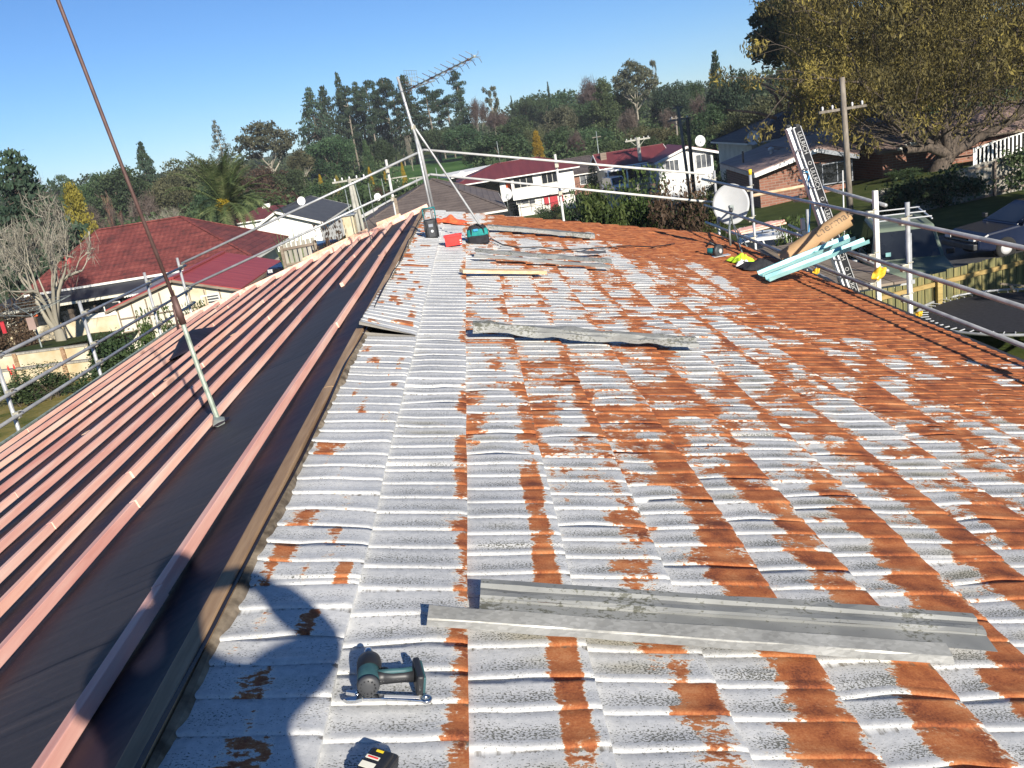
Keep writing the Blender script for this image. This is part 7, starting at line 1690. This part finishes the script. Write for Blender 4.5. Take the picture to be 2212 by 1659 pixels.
# prototypes that never got placed
for k, r in list(PROTO.items()):
    if not r['used']:
        for ch in list(r.children): bpy.data.objects.remove(ch)
        bpy.data.objects.remove(r)
for o in bpy.data.objects:
    if 'used' in o: del o['used']

# ================================================================== the photographer, behind the camera
def skin_mesh(name, pts, edges, mat, parent=None, sub=2, root=0):
    me = bpy.data.meshes.new(name); me.from_pydata([p[0] for p in pts], edges, []); o = bpy.data.objects.new(name, me); C.objects.link(o); o.parent = parent
    if parent is not None: me.transform(Matrix.Translation(-wloc(parent)))
    s = o.modifiers.new('skin', 'SKIN'); s.use_smooth_shade = True
    for i, p in enumerate(pts): me.skin_vertices[0].data[i].radius = p[1] if isinstance(p[1], tuple) else (p[1], p[1])
    for i in range(len(pts)): me.skin_vertices[0].data[i].use_root = (i == root)
    m = o.modifiers.new('sub', 'SUBSURF'); m.levels = m.render_levels = sub; me.materials.append(MATS[mat]); return o
def photographer():
    y = -.36; fz = lambda x: EYE-HR-(x-XR)*TR; xc = .0; hz_ = EYE+.13
    r = thing('person', 'photographer in dark shirt and grey trousers standing on the roof holding up a phone', 'person', (xc, y, fz(xc)))
    B = [((xc, y, EYE-.66), (.16, .11)), ((xc, y, EYE-.42), (.18, .12)), ((xc, y-.01, EYE-.24), (.19, .12)), ((xc, y-.01, EYE-.07), .058), ((xc, y+.0, EYE+.04), (.066, .075)), ((xc, y+.01, EYE+.14), (.080, .098)), ((xc, y, EYE+.22), (.070, .085)),
         ((xc-.19, y, EYE-.19), .075), ((xc-.36, y+.14, EYE-.18), .056), ((xc-.12, y+.28, EYE+.00), .034), ((xc-.075, y+.31, EYE+.0), .026),
         ((xc+.19, y, EYE-.19), .075), ((xc+.37, y+.14, EYE-.17), .056), ((xc+.155, y+.28, EYE+.01), .034), ((xc+.10, y+.31, EYE+.0), .026),
         ((xc-.11, y, EYE-.78), .095), ((xc-.14, y+.03, EYE-1.12), .065), ((xc-.16, y-.02, fz(xc-.16)+.09), .042), ((xc-.17, y+.13, fz(xc-.17)+.05), .038),
         ((xc+.11, y, EYE-.78), .095), ((xc+.14, y+.03, EYE-1.17), .065), ((xc+.16, y-.02, fz(xc+.16)+.09), .042), ((xc+.17, y+.13, fz(xc+.17)+.05), .038)]
    Ed = [(0, 1), (1, 2), (2, 3), (3, 4), (4, 5), (5, 6), (2, 7), (7, 8), (8, 9), (9, 10), (2, 11), (11, 12), (12, 13), (13, 14), (0, 15), (15, 16), (16, 17), (17, 18), (0, 19), (19, 20), (20, 21), (21, 22)]
    skin_mesh('body', B, Ed, 'skin', r)
    S = [(p, (rr if not isinstance(rr, tuple) else rr)) for p, rr in B]
    sh = lambda i, k=1.16: (B[i][0], tuple(v*k for v in (B[i][1] if isinstance(B[i][1], tuple) else (B[i][1],)*2)))
    skin_mesh('shirt', [sh(0), sh(1, 1.14), sh(2, 1.1), sh(7, 1.2), sh(8, 1.35), sh(11, 1.2), sh(12, 1.35), ((xc, y-.01, EYE-.12), .07), ((xc-.17, y+.25, EYE-.03), .056), ((xc+.20, y+.25, EYE-.02), .056)], [(0, 1), (1, 2), (2, 3), (3, 4), (2, 5), (5, 6), (2, 7), (4, 8), (6, 9)], 'dark_shirt', r)
    skin_mesh('trousers', [sh(0, 1.1), sh(15, 1.15), sh(16, 1.25), (tuple(Vector(B[17][0])+Vector((0, 0, .04))), .06), sh(19, 1.15), sh(20, 1.25), (tuple(Vector(B[21][0])+Vector((0, 0, .04))), .06)], [(0, 1), (1, 2), (2, 3), (0, 4), (4, 5), (5, 6)], 'grey_trousers', r)
    for s in (-1, 1): MB().ball((xc+s*.17, y+.06, fz(xc+s*.17)+.055), (.055, .15, .055)).build('boot', 'black_plastic', r, True)
    h = MB().ball((xc, y-.015, EYE+.20), (.088, .108, .095), 16, 10); h.build('hair', 'hair_brown', r, True)
    MB().ball((xc, y+.105, EYE+.125), (.014, .02, .022), 8, 6).build('nose', 'skin', r, True)
    for s in (-1, 1):
        MB().ball((xc+s*.031, y+.092, EYE+.155), .0125, 8, 6).build('eye', 'dish_white', r, True); MB().ball((xc+s*.083, y+.0, EYE+.135), (.012, .024, .034), 8, 6).build('ear', 'skin', r, True)
        hx = xc+(.10 if s > 0 else -.075)
        MB().ball((hx+s*.012, y+.325, EYE-.02), (.017, .020, .042), 10, 8).build('palm', 'skin', r, True)
        for k in range(4): zz = EYE+.018-.019*k; MB().tube([(hx+s*.016, y+.315, zz), (hx+s*.004, y+.345-.004, zz+.002), (hx-s*.020, y+.347, zz+.004), (hx-s*.034, y+.343, zz+.003)], [.0088, .0084, .0078, .0065], 8).build('finger', 'skin', r, True)
        MB().tube([(hx+s*.014, y+.31, EYE-.03), (hx-s*.005, y+.305, EYE-.012), (hx-s*.026, y+.315, EYE+.0)], [.0105, .0095, .008], 8).build('thumb', 'skin', r, True)
    MB().ball((xc, y+.100, EYE+.085), (.026, .008, .007), 8, 6).build('mouth', 'red_door_paint', r, True)
    f = MB().box((xc+.0125, y+.330, EYE), (.142, .008, .071)).build('phone', 'black_plastic', None, bevel=.003); tag(rootset(f, (xc+.0125, y+.33, EYE)), 'black phone held sideways in both hands of the photographer', 'phone')
photographer()

# ================================================================== the winter air between here and the hill
m = bpy.data.materials.new('haze'); m.use_nodes = True; nt = m.node_tree; nt.nodes.clear(); MATS['haze'] = m
o_ = nt.nodes.new('ShaderNodeOutputMaterial'); pv = nt.nodes.new('ShaderNodeVolumePrincipled'); nt.links.new(pv.outputs[0], o_.inputs['Volume'])
pv.inputs['Color'].default_value = (.86, .92, 1, 1); pv.inputs['Density'].default_value = .00025; pv.inputs['Anisotropy'].default_value = 0.0
tag(MB().box((0, 330, 15), (1300, 780, 60)).build('haze', 'haze'), kind='stuff')
